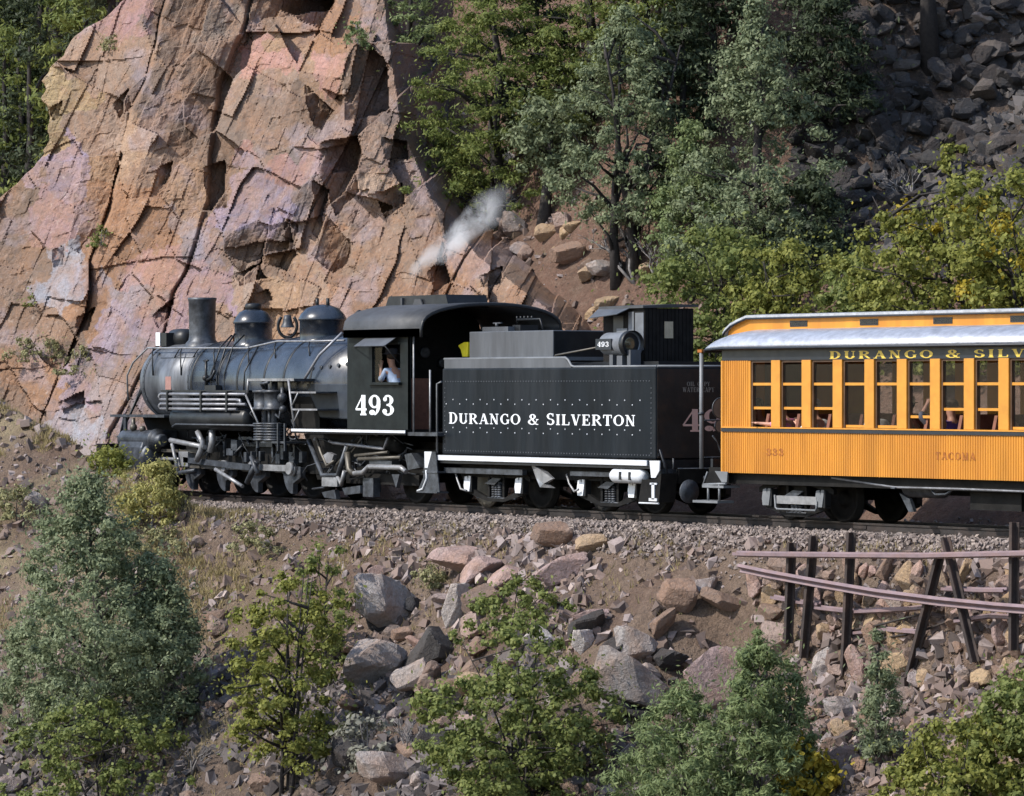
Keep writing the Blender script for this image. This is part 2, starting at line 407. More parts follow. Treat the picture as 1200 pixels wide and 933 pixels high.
def build_ground():
    gx = np.concatenate([-30-np.geomspace(.15, 420, 46)[::-1], np.arange(-30, 14, .11), 14+np.geomspace(.15, 330, 44)])
    gy = np.concatenate([-13-np.geomspace(.15, 170, 40)[::-1], np.arange(-13, 24, .1), 24+np.geomspace(.15, 380, 44)])
    X, Y = np.meshgrid(gx, gy); Z = zg(X, Y)
    px, py = project(X, Y, Z)
    A = lambda *c: np.array(c)[None, None, :]
    near = A(.205, .138, .103)
    c = np.broadcast_to(near, X.shape+(3,)).copy()
    n1 = fbm(X*.35, Y*.35, 21, 4)
    tan = sstep(.45, .62, n1)[..., None]
    c = c*(1-tan)+A(.27, .20, .15)*tan
    lowd = (sstep(740, 840, py)*sstep(960, 880, px)*(Y < -2))[..., None]*.6; c = c*(1-lowd)+A(.10, .082, .074)*lowd  # lower slope's shade between the shrubs painted into the soil
    gr = (sstep(430, 120, px)*(Y < -1))[..., None]*sstep(.35, .6, fbm(X*.6, Y*.6, 33, 3))[..., None]
    c = c*(1-gr)+A(.37, .30, .185)*gr
    up = (Y > 1.5)[..., None]; c = np.where(up, A(.26, .155, .115)*(.8+.4*n1[..., None]), c)
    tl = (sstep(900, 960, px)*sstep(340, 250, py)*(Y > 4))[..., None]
    c = c*(1-tl)+A(.045, .042, .042)*tl  # talus shade painted into the ground colour as well
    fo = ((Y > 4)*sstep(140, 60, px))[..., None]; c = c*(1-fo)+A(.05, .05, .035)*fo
    bl = (sstep(2.75, 2.1, np.abs(Y)))[..., None]; c = c*(1-bl)+A(.19, .155, .135)*bl
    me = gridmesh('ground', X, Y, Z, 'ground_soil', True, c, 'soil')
    tag(link('ground', me), kind='structure')
build_ground()

# ------------------------------------------------------------------ cliff
CLIFF_SEEDS = [  # px, py, off, ga, gz, colour
 (75,110,-.5,-.5,.35,'yt'),(100,60,0,-.7,.5,'tan'),(130,25,.2,-.8,.6,'pk'),(62,150,-.3,-.6,.1,'yt'),(112,150,.1,-.3,.3,'tan'),(150,70,-.2,-1.3,.4,'tan'),
 (205,35,.1,.25,.3,'gb'),(232,100,.15,.3,.3,'gb'),(185,120,0,.1,.4,'gb'),(265,50,.2,.35,.3,'gr'),(300,8,1.6,1.2,.2,'gb'),(360,8,2.2,.9,.3,'gb'),
 (70,200,.2,-.7,.7,'lav'),(60,248,.1,-.9,.8,'lp'),(20,250,.3,-.6,.6,'gb'),(118,195,.1,-.2,.3,'tan'),(110,242,.2,-.1,.4,'rt'),(160,175,-.35,-1.2,.3,'lt'),
 (186,188,.1,.2,.3,'gb'),(180,268,.1,-.3,.45,'rt'),(140,300,.3,-.3,.5,'rt'),(230,285,-.3,-.5,.9,'lg'),(243,215,.5,1.9,-.1,'gb'),(222,225,.0,-.3,.2,'tan'),
 (300,118,-.3,-.25,.55,'gt'),(335,150,-.2,-.3,.6,'gt'),(285,235,-.5,-.6,.55,'lav'),(330,225,-.4,-.3,.5,'lav'),(360,235,-.3,.25,.3,'gb'),(377,128,.3,1.9,-.2,'gb'),
 (370,75,.1,-.5,.6,'tan'),(322,62,-.2,-1.0,.4,'pk'),(345,40,.5,-.2,1.4,'tan'),(395,78,-.6,-1.2,.3,'pk'),(430,85,-.1,1.6,-.1,'gb'),(425,120,.1,1.7,-.1,'gb'),
 (400,28,.6,-.2,1.6,'rt'),(440,20,1.2,.1,1.2,'gb'),(397,195,-.1,1.5,-.25,'gb'),(435,210,-.7,.15,.3,'lt'),(470,170,.5,1.4,-.3,'gb'),(452,165,-.5,.2,1.0,'tan'),(340,195,-.5,-.9,.5,'pk'),
 (300,292,.1,-.1,-.5,'gb'),(330,290,.1,0,-.4,'gb'),(310,335,-.2,-.4,.6,'lt'),(362,330,-.1,-.3,.8,'tan'),(430,292,0,-.4,.8,'tan'),(405,345,-.2,-.5,.7,'rt'),(385,290,.3,.5,.3,'rt'),
 (470,300,0,-.4,.9,'tan'),(505,335,.2,.2,.9,'rt'),(460,350,-.1,-.4,.7,'rt'),(500,280,.3,.1,1.0,'tan'),(420,250,.6,1.2,.2,'gb'),(360,275,.1,-.4,.5,'tan'),
 (62,340,-.1,-1.0,.8,'bl'),(20,305,.2,-.5,.7,'gb'),(100,362,0,-.4,.5,'rt'),(140,390,-.2,-.6,.6,'lav'),(180,325,-.3,-.8,.7,'pk'),(210,335,-.2,-.5,.6,'lp'),(160,350,-.1,-.7,.7,'lg'),
 (30,365,.1,-.4,.6,'gb'),(42,440,-.4,-.4,.5,'rt'),(15,470,1.2,1.4,0,'gb'),(92,452,-.2,-.7,.6,'lav'),(92,500,0,-.6,.8,'bl'),(130,430,-.1,-.8,.7,'lg'),(60,405,.1,-.3,.9,'gb'),(185,380,-.1,-.8,.6,'lp'),
 (260,340,0,-.5,.6,'lp'),(240,380,0,-.5,.6,'tan'),(300,385,0,-.4,.6,'tan'),(360,390,0,-.4,.7,'tan'),(180,450,0,-.5,.5,'gb'),(20,520,.2,-.4,.5,'gb'),(545,300,.1,-.2,.9,'rt'),(585,335,-.1,-.5,.9,'tan'),(560,372,.1,-.4,.8,'rt'),(620,360,.2,.1,1.0,'rt'),(530,260,.4,.6,.7,'gb'),(610,395,.1,-.4,.8,'rt'),(660,390,.3,-.2,1.0,'rt'),(520,385,0,-.4,.7,'tan'),(140,500,.2,-.5,.5,'lg')]
for _i, _s in enumerate(CLIFF_SEEDS):
    if _s[3] > 1.0: CLIFF_SEEDS[_i] = (_s[0], _s[1], _s[2]*.4, -.2, .3, _s[5])
CC = {'tan': (.34,.235,.165), 'yt': (.43,.31,.165), 'rt': (.31,.18,.11), 'lt': (.41,.295,.215), 'pk': (.44,.265,.245), 'lp': (.40,.275,.295), 'lav': (.34,.275,.345),
      'lg': (.295,.255,.275), 'gb': (.21,.155,.125), 'gr': (.235,.195,.17), 'gt': (.28,.215,.18), 'bl': (.35,.37,.45)}
FACES = [([(403,28),(422,38),(455,75),(458,132),(405,142)], 1.35), ([(236,198),(262,188),(266,243),(246,250)], 1.4), ([(356,95),(392,130),(376,152),(363,138)], 1.4),
 ([(374,168),(422,160),(420,225),(396,252),(374,205)], 1.25), ([(245,294),(340,279),(338,292),(292,306)], .35), ([(368,214),(386,220),(374,282),(366,270)], 1.6), ([(285,-20),(395,-20),(392,10),(302,25),(286,56)], 1.4),
 ([(132,120),(150,104),(156,126),(140,138)], 1.4), ([(448,162),(476,165),(478,186),(450,186)], 1.4), ([(440,226),(472,214),(476,240),(452,256)], 1.4), ([(60,292),(78,288),(74,310),(62,312)], 1.6),
 ([(276,318),(308,308),(312,326),(282,334)], 1.4), ([(56,128),(70,120),(74,134),(64,140)], 1.4), ([(186,196),(204,190),(196,214),(184,222)], 1.4), ([(300,345),(312,338),(316,352),(304,356)], 1.6), ([(500,318),(522,300),(530,330),(508,342)], 1.4),
 ([(90,372),(112,360),(104,386),(88,390)], 1.4), ([(70,470),(96,458),(98,476),(78,484)], 1.4), ([(178,372),(206,350),(200,372),(184,384)], 1.4), ([(560,322),(590,312),(588,334),(566,338)], 1.4), ([(330,255),(352,262),(346,282),(334,280)], 1.4)]
def build_cliff():
    NX, NY = 560, 520
    pxs = np.linspace(-60, 735, NX); pys = np.linspace(585, -150, NY)
    PX, PY = np.meshgrid(pxs, pys)
    # fold back outside the silhouette, so that the rock is a solid body
    sil_y = np.array([-150, 0, 33, 95, 130, 180, 232, 300, 600]); sil_x = np.array([215, 150, 98, 50, 60, 55, 0, -60, -60])
    XL = np.interp(PY, sil_y, sil_x)+(fbm(PY*.05, PY*0, 41, 3)-.5)*22*sstep(240, 190, PY)
    fold = np.maximum(0, XL-PX); PXc = np.maximum(PX, XL)
    topf = np.maximum(0, -110-PY); PYc = np.maximum(PY, -110)
    rightf = np.maximum(0, PXc-715); 
    # base depth: sloping face behind the track
    Y0 = 2.75
    def base_depth(px, py):
        ca = (px-600)/FPX; cz = -(py-455)/FPX
        ky = FW[1]+RT[1]*ca                      # y per metre of depth
        # y = CAMy + ky*D ;  z = CAMz + cz*D ; y = Y0 + .40*z
        D = (Y0+.40*CAM[2]-CAM[1])/(ky-.40*cz)
        return D
    wx = PXc+(fbm(PXc*.02, PYc*.02, 50, 3)-.5)*16; wy = PYc+(fbm(PXc*.02, PYc*.02, 60, 3)-.5)*16
    S = np.array([s[:5] for s in CLIFF_SEEDS]); C = np.array([CC[s[5]] for s in CLIFF_SEEDS])
    best = np.full(PX.shape, 1e9); second = np.full(PX.shape, 1e9); idx = np.zeros(PX.shape, int)
    for k, s in enumerate(S):
        ex = wx-s[0]; ey = wy-s[1]; u = ex*.93+ey*.36; v = -ex*.36+ey*.93     # joints lean to the right
        d = np.hypot(u*1.15, v*.85)
        m = d < best; second = np.where(m, best, np.minimum(second, d)); best = np.where(m, d, best); idx = np.where(m, k, idx)
    sd_ = base_depth(S[:, 0], S[:, 1])
    sc = 55.0
    a = (PXc-S[idx, 0])/sc; zz = -(PYc-S[idx, 1])/sc
    plane = sd_[idx]+S[idx, 2]*1.7+(S[idx, 3]*1.25-.15)*a+S[idx, 4]*zz
    D0 = base_depth(PXc, PYc)
    D = .97*plane+.03*(D0+S[idx, 2])
    edge = second-best
    crack = sstep(4, 0, edge)*(fbm(PXc*.02, PYc*.02, 70, 2) > .60)
    # blocks cut by long joints: strips along one direction, each broken across at its own places
    def blocks(wu, wv, ang1, ang2, seed, warp):
        qx = PXc+(fbm(PXc*.008, PYc*.008, seed+5, 3)-.5)*warp; qy = PYc+(fbm(PXc*.008, PYc*.008, seed+9, 3)-.5)*warp
        c1, s1 = math.cos(ang1), math.sin(ang1); c2, s2 = math.cos(ang2), math.sin(ang2)
        u = (qx*s1+qy*c1)/wu                      # across the main joints
        v = (qx*s2+qy*c2)/wv
        iu = np.floor(u); fu = u-iu
        a_ = .25+.5*_h(iu, iu*0, seed); sub = (fu > a_); iu = iu*2+sub; wu_ = np.where(sub, 1-a_, a_); fu = np.where(sub, (fu-a_)/(1-a_), fu/a_)
        v = v*(.7+.9*_h(iu, iu*0, seed+1))+_h(iu, iu*0, seed+2)*7
        iv = np.floor(v); fv = v-iv
        return iu, iv, fu, fv, wu_
    for (wu, wv, a1, a2, seed, warp, amp, sl) in ((190, 170, 1.28, .10, 100, 50, .50, .55), (70, 105, 1.10, -.25, 120, 30, .17, .26), (22, 36, 1.22, .2, 140, 22, .045, .075)):
        iu, iv, fu, fv, wd = blocks(wu, wv, a1, a2, seed, warp)
        h0 = _h(iu, iv, seed+30)-.5; h1 = _h(iu, iv, seed+31)-.5; h2 = _h(iu, iv, seed+32)-.5
        D += amp*h0 + sl*(h1*2*(fu-.5)*wd + h2*1.6*(fv-.5))
        D += sstep(.06, 0, np.minimum(fu, 1-fu))*amp*.6*(_h(iu, iu*0, seed+33) > .8)
        if wu > 100: rnd = _h(iu, iv, seed+35)
        if 30 < wu < 100: rnd2 = _h(iu, iv, seed+35)
    jx = PXc+(fbm(PXc*.06, PYc*.06, 300, 3)-.5)*9; jy = PYc+(fbm(PXc*.06, PYc*.06, 310, 3)-.5)*9
    for (poly, g) in FACES:
        ins = np.zeros(PX.shape, bool); k = len(poly)
        for q in range(k):
            (ax0, ay0), (ax1, ay1) = poly[q], poly[(q+1) % k]
            ins ^= ((ay0 > jy) != (ay1 > jy)) & (jx < (ax1-ax0)*(jy-ay0)/((ay1-ay0) or 1e-6)+ax0)
        x0_ = min(p[0] for p in poly); D += np.where(ins, np.maximum(0, jx-x0_)/sc*g, 0)
    D += (fbm(PXc*.12, PYc*.12, 80, 4)-.5)*.10
    # lower right part breaks up and sinks into the slope
    ky = FW[1]+RT[1]*(PXc-600)/FPX
    yy = CAM[1]+ky*D; short = np.maximum(0, 2.45-yy); D += short/ky
    D += np.maximum(0, PXc-np.interp(PYc, [-100, 20, 150, 230, 300, 360, 420], [440, 452, 470, 505, 560, 640, 690]))*.09
    D += fold*.11+topf*.3+rightf*.3
    P = CAM[None, None, :]+(FW[None, None, :]+RT[None, None, :]*((PXc-600)/FPX)[..., None]+np.array([0, 0, 1.])[None, None, :]*(-(PYc-455)/FPX)[..., None])*D[..., None]
    vx = PXc+(fbm(PXc*.035, PYc*.035, 400, 5)-.5)*80; vy = PYc+(fbm(PXc*.035, PYc*.035, 410, 5)-.5)*80
    bst = np.full(PX.shape, 1e9); cidx = np.zeros(PX.shape, int)
    for k_, s_ in enumerate(S):
        dd = np.hypot(vx-s_[0], vy-s_[1]); m_ = dd < bst; bst = np.where(m_, dd, bst); cidx = np.where(m_, k_, cidx)
    lumc = C.mean(1, keepdims=True); C = (C-lumc)*1.12+lumc*.97
    c = (C[cidx]*.9+np.array([.27, .22, .21])*.1)*(.64+.48*rnd2)[..., None]
    hue = np.stack([1+.16*(rnd-.5), 1+.02*(rnd-.5), 1-.25*(rnd-.5)], -1); c = c*hue
    k = sstep(.52, .68, fbm(PXc*.02+3, PYc*.035, 90, 4))[..., None]*.35
    c = c*(1-k)+np.array([.31, .19, .13])*k
    k = sstep(.55, .70, fbm(PXc*.03+9, PYc*.03, 95, 4))[..., None]*.45
    c = c*(1-k)+np.array([.33, .28, .325])*k
    me = gridmesh('cliff', P[..., 0], P[..., 1], P[..., 2], 'cliff_rock', False, c, 'rockcol')
    tag(link('cliff', me), kind='structure')
build_cliff()

# ------------------------------------------------------------------ track
def build_track():
    tr = empty('railway_track', (0, 0, -.2)); tag(tr, kind='structure')
    prof = [(-.062,-.135),(.062,-.135),(.062,-.122),(.012,-.108),(.012,-.038),(.032,-.030),(.032,-.002),(.024,0),(-.024,0),(-.032,-.002),(-.032,-.030),(-.012,-.038),(-.012,-.108),(-.062,-.122)]
    for s in (-1, 1):
        r = MB().prism([(y+s*.49, z) for y, z in prof], -33, 17, 'x').build('rail', 'rust_rail', tr)
        MB().box(-33, 17, s*.49-.022, s*.49+.022, .0005, .0025).build('running_surface', 'rail_head', r)
    sl = MB().box(-.11, .11, -1.22, 1.22, -.16, 0).build('sleeper', 'sleeper_wood', tr, .01, loc=(0, 0, 0))
    sl.location = (0, 0, 0); me = sl.data; k = 0
    x = -32.5
    while x < 16.5:
        o = sl if k == 0 else bpy.data.objects.new('sleeper', me)
        if k:
            col.objects.link(o); o.parent = tr; bv = o.modifiers.new('bevel', 'BEVEL'); bv.width = .01
        o.location = (x, random.uniform(-.06, .06), .2-.1355+random.uniform(-.012, 0)); o.rotation_euler = (0, 0, random.uniform(-.03, .03))
        x += random.uniform(.50, .60); k += 1
    for xx in np.arange(-32, 16, 9.1):
        for s in (-1, 1):
            MB().box(xx-.3, xx+.3, s*.49-.028, s*.49+.028, -.095, -.045).build('joint_bar', 'rust_rail', tr)
build_track()

# ------------------------------------------------------------------ loose stones as stuff
def pebbles(name, P, size, mat, parentless_kind='stuff', flat=.7):
    n_ = len(P)
    base = np.array([(-1,-1,-1),(1,-1,-1),(1,1,-1),(-1,1,-1),(-1,-1,1),(1,-1,1),(1,1,1),(-1,1,1)], float)*.68
    F0 = np.array([(0,3,2,1),(4,5,6,7),(0,1,5,4),(1,2,6,5),(2,3,7,6),(3,0,4,7)])
    V = base[None]*RNG.uniform(.6, 1.15, (n_, 1, 3))+RNG.normal(0, .20, (n_, 8, 3))
    V[..., 2] *= flat
    # random rotation
    q = RNG.normal(size=(n_, 4)); q /= np.linalg.norm(q, axis=1, keepdims=True); w_, x_, y_, z_ = q.T
    M = np.stack([np.stack([1-2*(y_*y_+z_*z_), 2*(x_*y_-z_*w_), 2*(x_*z_+y_*w_)], -1), np.stack([2*(x_*y_+z_*w_), 1-2*(x_*x_+z_*z_), 2*(y_*z_-x_*w_)], -1), np.stack([2*(x_*z_-y_*w_), 2*(y_*z_+x_*w_), 1-2*(x_*x_+y_*y_)], -1)], 1)
    V = np.einsum('nij,nkj->nki', M, V)*size[:, None, None]+P[:, None, :]
    F = (F0[None]+(np.arange(n_)*8)[:, None, None]).reshape(-1, 4)
    return fastmesh(name, V.reshape(-1, 3), F, mat)
def build_ballast():
    n_ = 21000
    x = RNG.uniform(-24, 13, n_); s = RNG.random(n_)
    y = np.where(s < .8, RNG.uniform(-2.75, -1.0, n_), RNG.uniform(-1, 2.6, n_))
    keep = (y < -1.9) | (np.abs(np.abs(y)-.49) > .08); x, y = x[keep], y[keep]
    keep = RNG.random(len(y)) < np.where(y < -2.3, .5, 1); x, y = x[keep], y[keep]
    z = zg(x, y)+RNG.uniform(-.01, .03, len(x))+np.where(np.abs(y) < 1.3, .035, .02)
    me = pebbles('ballast', np.stack([x, y, z], 1), RNG.uniform(.022, .050, len(x)), 'ballast_stone')
    tag(link('ballast', me), 'grey and tan crushed stone ballast along the track', 'ballast', kind='stuff')
    # rubble on the lower slope, finer where it is soil
    n_ = 64000
    x = RNG.uniform(-24, 12, n_); y = -2.4-RNG.random(n_)**1.2*9.5
    px, py = project(x, y, zg(x, y))
    dens = .22+.78*sstep(.42, .58, fbm(x*.5, y*.5, 200, 3))
    dens = np.where((px > 930) & (py > 720), 1, dens); dens = np.where((px < 420) & (py < 760), .16, dens); dens = np.where((px > 690) & (px < 880) & (py < 750), .13, dens)
    k = (RNG.random(n_) < dens) & (px > -60) & (px < 1260) & (py < 1000); x, y = x[k], y[k]
    sz = .02+.14*RNG.random(len(x))**3.0; z = zg(x, y)+sz*.15
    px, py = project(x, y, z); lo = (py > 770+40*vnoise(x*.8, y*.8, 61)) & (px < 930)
    tag(link('shade_painted_rubble', pebbles('shade_painted_rubble', np.stack([x, y, z], 1)[lo], sz[lo]*1.15, 'rubble_painted_shade')), 'broken stones with painted shade between the shrubs of the lower slope', 'rubble', kind='stuff')
    x, y, z, sz = x[~lo], y[~lo], z[~lo], sz[~lo]
    tag(link('slope_rubble', pebbles('slope_rubble', np.stack([x, y, z], 1), sz, 'rubble_stone')), 'small broken stones strewn over the slope below the track', 'rubble', kind='stuff')
    # hill behind
    n_ = 16000
    x = RNG.uniform(-24, 6, n_); y = 2.4+RNG.random(n_)*16; z = zg(x, y); px, py = project(x, y, z)
    k = (px > 380) & (px < 1260) & (py < 420) & (py > -40) & (RNG.random(n_) < np.where(px > 900, .0, .5)); x, y, z = x[k], y[k], z[k]
    sz = .025+.10*RNG.random(len(x))**3
    tag(link('hill_rubble', pebbles('hill_rubble', np.stack([x, y, z+sz*.2], 1), sz, 'rubble_stone')), 'small reddish stones scattered on the dirt hillside behind the tender', 'rubble', kind='stuff')
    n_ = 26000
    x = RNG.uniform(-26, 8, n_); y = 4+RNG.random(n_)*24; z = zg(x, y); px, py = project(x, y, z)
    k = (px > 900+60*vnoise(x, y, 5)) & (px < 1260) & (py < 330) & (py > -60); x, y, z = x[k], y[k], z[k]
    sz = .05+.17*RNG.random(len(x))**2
    tag(link('talus_rubble', pebbles('talus_rubble', np.stack([x, y, z+sz*.25], 1), sz, 'talus_painted_shade')), 'small stones with painted shade filling the gaps of the talus', 'rubble', kind='stuff')
build_ballast()
# ================================================================== LETTERING
TH, TN = .20, .075
def _L(x0, y0, x1, y1, w_): return ('L', x0, y0, x1, y1, w_)
def _A(cx, cy, rx, ry, a0, a1): return ('A', cx, cy, rx, ry, a0, a1)
def _S(x, y, s=.17): return ('L', x-s, y, x+s, y, TN)
B0, T0 = .037, .963
GL = {
 'D': (.86, [_L(.2,0,.2,1,TH), _A(.36,.5,.36,.463,-90,90), _L(.03,B0,.38,B0,TN), _L(.03,T0,.38,T0,TN)]),
 'U': (.86, [_L(.2,.3,.2,1,TH), _L(.70,.3,.70,1,TN), _A(.45,.33,.25,.29,180,360), _S(.2,T0), _S(.70,T0,.14)]),
 'R': (.88, [_L(.2,0,.2,1,TH), _A(.40,.74,.25,.225,-90,90), _L(.03,T0,.42,T0,TN), _L(.2,.51,.42,.51,TN), _S(.2,B0), _L(.42,.51,.76,.03,TH*.9), _L(.70,B0,.86,B0,TN)]),
 'A': (.88, [_L(.14,0,.42,1,TN), _L(.74,0,.44,1,TH), _L(.24,.33,.64,.33,TN), _S(.13,B0,.13), _S(.74,B0,.16)]),
 'N': (.90, [_L(.18,0,.18,1,TN), _L(.17,1,.70,0,TH), _L(.71,0,.71,1,TN), _S(.18,B0,.14), _L(.02,T0,.22,T0,TN), _S(.71,T0,.14)]),
 'G': (.88, [_A(.46,.5,.34,.463,45,320), _L(.72,.08,.72,.42,TH*.8), _S(.72,.42,.14), _L(.70,.70,.70,.97,TN)]),
 'O': (.90, [_A(.45,.5,.35,.463,0,360)]),
 'Q': (.90, [_A(.45,.5,.35,.463,0,360)]),
 'C': (.84, [_A(.46,.5,.34,.463,45,315), _L(.71,.70,.71,.97,TN), _L(.71,.08,.71,.24,TN)]),
 'S': (.72, [_A(.35,.735,.23,.228,30,270), _A(.36,.265,.25,.228,-150,90), _L(.58,.72,.58,.97,TN), _L(.11,.03,.11,.28,TN)]),
 'I': (.42, [_L(.21,0,.21,1,TH), _S(.21,B0), _S(.21,T0)]),
 'L': (.74, [_L(.2,0,.2,1,TH), _S(.2,T0), _L(.03,B0,.68,B0,TN), _L(.66,.02,.68,.30,TN)]),
 'V': (.86, [_L(.16,1,.44,0,TH), _L(.72,1,.45,0,TN), _S(.16,T0,.16), _S(.72,T0,.13)]),
 'E': (.76, [_L(.2,0,.2,1,TH), _L(.03,B0,.68,B0,TN), _L(.03,T0,.66,T0,TN), _L(.2,.51,.50,.51,TN), _L(.66,.02,.68,.28,TN), _L(.64,.74,.65,.98,TN), _L(.50,.38,.50,.64,TN)]),
 'T': (.80, [_L(.40,0,.40,1,TH), _S(.40,B0), _L(.05,T0,.75,T0,TN), _L(.06,.70,.06,.98,TN), _L(.74,.70,.74,.98,TN)]),
 'M': (1.04, [_L(.18,0,.18,1,TN), _L(.19,1,.50,0,TH*.9), _L(.84,1,.51,0,TN), _L(.84,0,.84,1,TH), _S(.18,B0,.14), _S(.84,B0,.16), _L(.02,T0,.2,T0,TN), _L(.84,T0,1.0,T0,TN)]),
 'W': (1.16, [_L(.14,1,.36,0,TH), _L(.58,1,.37,0,TN), _L(.58,1,.78,0,TH), _L(1.0,1,.79,0,TN), _S(.14,T0,.14), _S(.58,T0,.12), _S(1.0,T0,.12)]),
 'P': (.80, [_L(.2,0,.2,1,TH), _A(.40,.72,.27,.243,-90,90), _L(.03,T0,.42,T0,TN), _L(.2,.477,.42,.477,TN), _S(.2,B0)]),
 'Y': (.84, [_L(.14,1,.42,.46,TH), _L(.70,1,.43,.46,TN), _L(.42,0,.42,.50,TH), _S(.42,B0), _S(.14,T0,.14), _S(.70,T0,.13)]),
 '&': (.98, [_A(.42,.76,.19,.205,0,360), _A(.38,.26,.29,.225,60,330), _L(.28,.66,.74,.04,TH*.85), _L(.62,.10,.86,.50,TN), _L(.72,B0,.94,B0,TN), _S(.84,.50,.12)]),
 '4': (.74, [_L(.50,0,.50,1,TH*1.15), _L(.46,.98,.04,.30,TN), _L(.03,.29,.70,.29,TN*1.2), _S(.50,B0,.19)]),
 '9': (.74, [_A(.35,.68,.25,.285,0,360), _A(.30,.52,.30,.483,-80,20), _A(.20,.14,.09,.08,0,360)]),
 '3': (.70, [_A(.32,.745,.22,.218,-90,135), _A(.32,.27,.26,.235,-140,90), _L(.24,.515,.38,.515,TN), _A(.15,.80,.06,.06,0,360), _A(.13,.20,.07,.07,0,360)]),
 '8': (.72, [_A(.35,.74,.21,.222,0,360), _A(.35,.27,.25,.235,0,360)]), '0': (.72, [_A(.35,.5,.25,.463,0,360)]), '6': (.72, [_A(.35,.31,.25,.27,0,360), _A(.40,.5,.31,.463,100,200)]),
 '2': (.70, [_A(.33,.72,.23,.243,-30,160), _L(.50,.60,.10,.06,TN*1.4), _L(.06,.06,.62,.06,TN*1.6)]), '7': (.68, [_L(.06,.95,.62,.95,TN*1.6), _L(.60,.95,.24,0,TH*.7), _L(.06,.76,.06,.98,TN)]),
 ' ': (.5, [])}
def text_width(t, ls=.06): return sum(GL[c][0]+ls for c in t)-ls
def lettering(name, t, origin, u, v, nrm, h, width, mat, parent, big=None, ls=.06, bold=1.0, each=False):
    kx = width/text_width(t, ls); cur = 0; word = ''; start = 0
    for ch in t+' ':
        if ch == ' ':
            if word and each:
                q = start
                for c_ in word:
                    lettering_word(name, c_, Vector(origin)+Vector(u)*(q*kx), u, v, nrm, h, text_width(c_, ls)*kx, mat, parent, big, ls, bold); q += GL[c_][0]+ls
            elif word: lettering_word(name, word, Vector(origin)+Vector(u)*(start*kx), u, v, nrm, h, text_width(word, ls)*kx, mat, parent, big, ls, bold)
            word = ''; cur += GL[' '][0]+ls; start = cur
        else: word += ch; cur += GL[ch][0]+ls
def lettering_word(name, t, origin, u, v, nrm, h, width, mat, parent, big=None, ls=.06, bold=1.0):
    """flat painted letters; origin = lower left, u along, v up, nrm out of the surface; width in metres overall"""
    mb = MB(); u = Vector(u); v = Vector(v); nrm = Vector(nrm); o = Vector(origin)
    kx = width/text_width(t, ls)
    cur = 0; layer = 0
    for ch in t:
        adv, st = GL[ch]; hh = h*(1.10 if big and ch in big else 1)
        def P(a, b, e): return tuple(o+u*((cur+a)*kx)+v*(b*hh)+nrm*e)
        for s in st:
            layer += 1; e = .0015+.00025*(layer % 7)
            if s[0] == 'L':
                _, x0, y0, x1, y1, w_ = s; w_ *= bold; dx, dy = (x1-x0)*kx, (y1-y0)*hh; L = math.hypot(dx, dy) or 1e-6
                if abs(y1-y0) < .01: ox, oy = 0, w_/2
                else: ox, oy = w_/2, 0
                q = [(x0-ox, y0-oy), (x1-ox, y1-oy), (x1+ox, y1+oy), (x0+ox, y0+oy)]
                mb.add([P(a, b, e) for a, b in q], [(0, 1, 2, 3)])
            else:
                _, cx, cy, rx, ry, a0, a1 = s; k = max(6, int(abs(a1-a0)/15)); vs_ = []
                for i in range(k+1):
                    a = R(a0+(a1-a0)*i/k); wd = (TN+(TH-TN)*abs(math.cos(a))**1.3)*bold; wd = min(wd, rx*1.9)
                    for sg in (-1, 1): vs_.append(P(cx+(rx+sg*wd/2)*math.cos(a), cy+(ry+sg*min(wd, ry*1.9, TN*bold*1.2)/2)*math.sin(a), e))
                mb.add(vs_, [(2*i, 2*i+1, 2*i+3, 2*i+2) for i in range(k)])
        cur += adv+ls
    ob = mb.build(name, mat, parent, fix=False); return ob

def wheel_prof(r, w=.13):
    """(radius, h) for a flanged wheel, flange on the inner side (h = 0)"""
    return [(.09, -.03), (.09, .02), (r*.45, .035), (r*.78, .03), (r*.80, .0), (r+.03, .0), (r+.03, .03), (r, .04), (r, w), (r*.86, w), (r*.84, w-.03), (r*.45, w-.05), (.13, w-.03), (.12, w+.03), (.07, w+.035)]

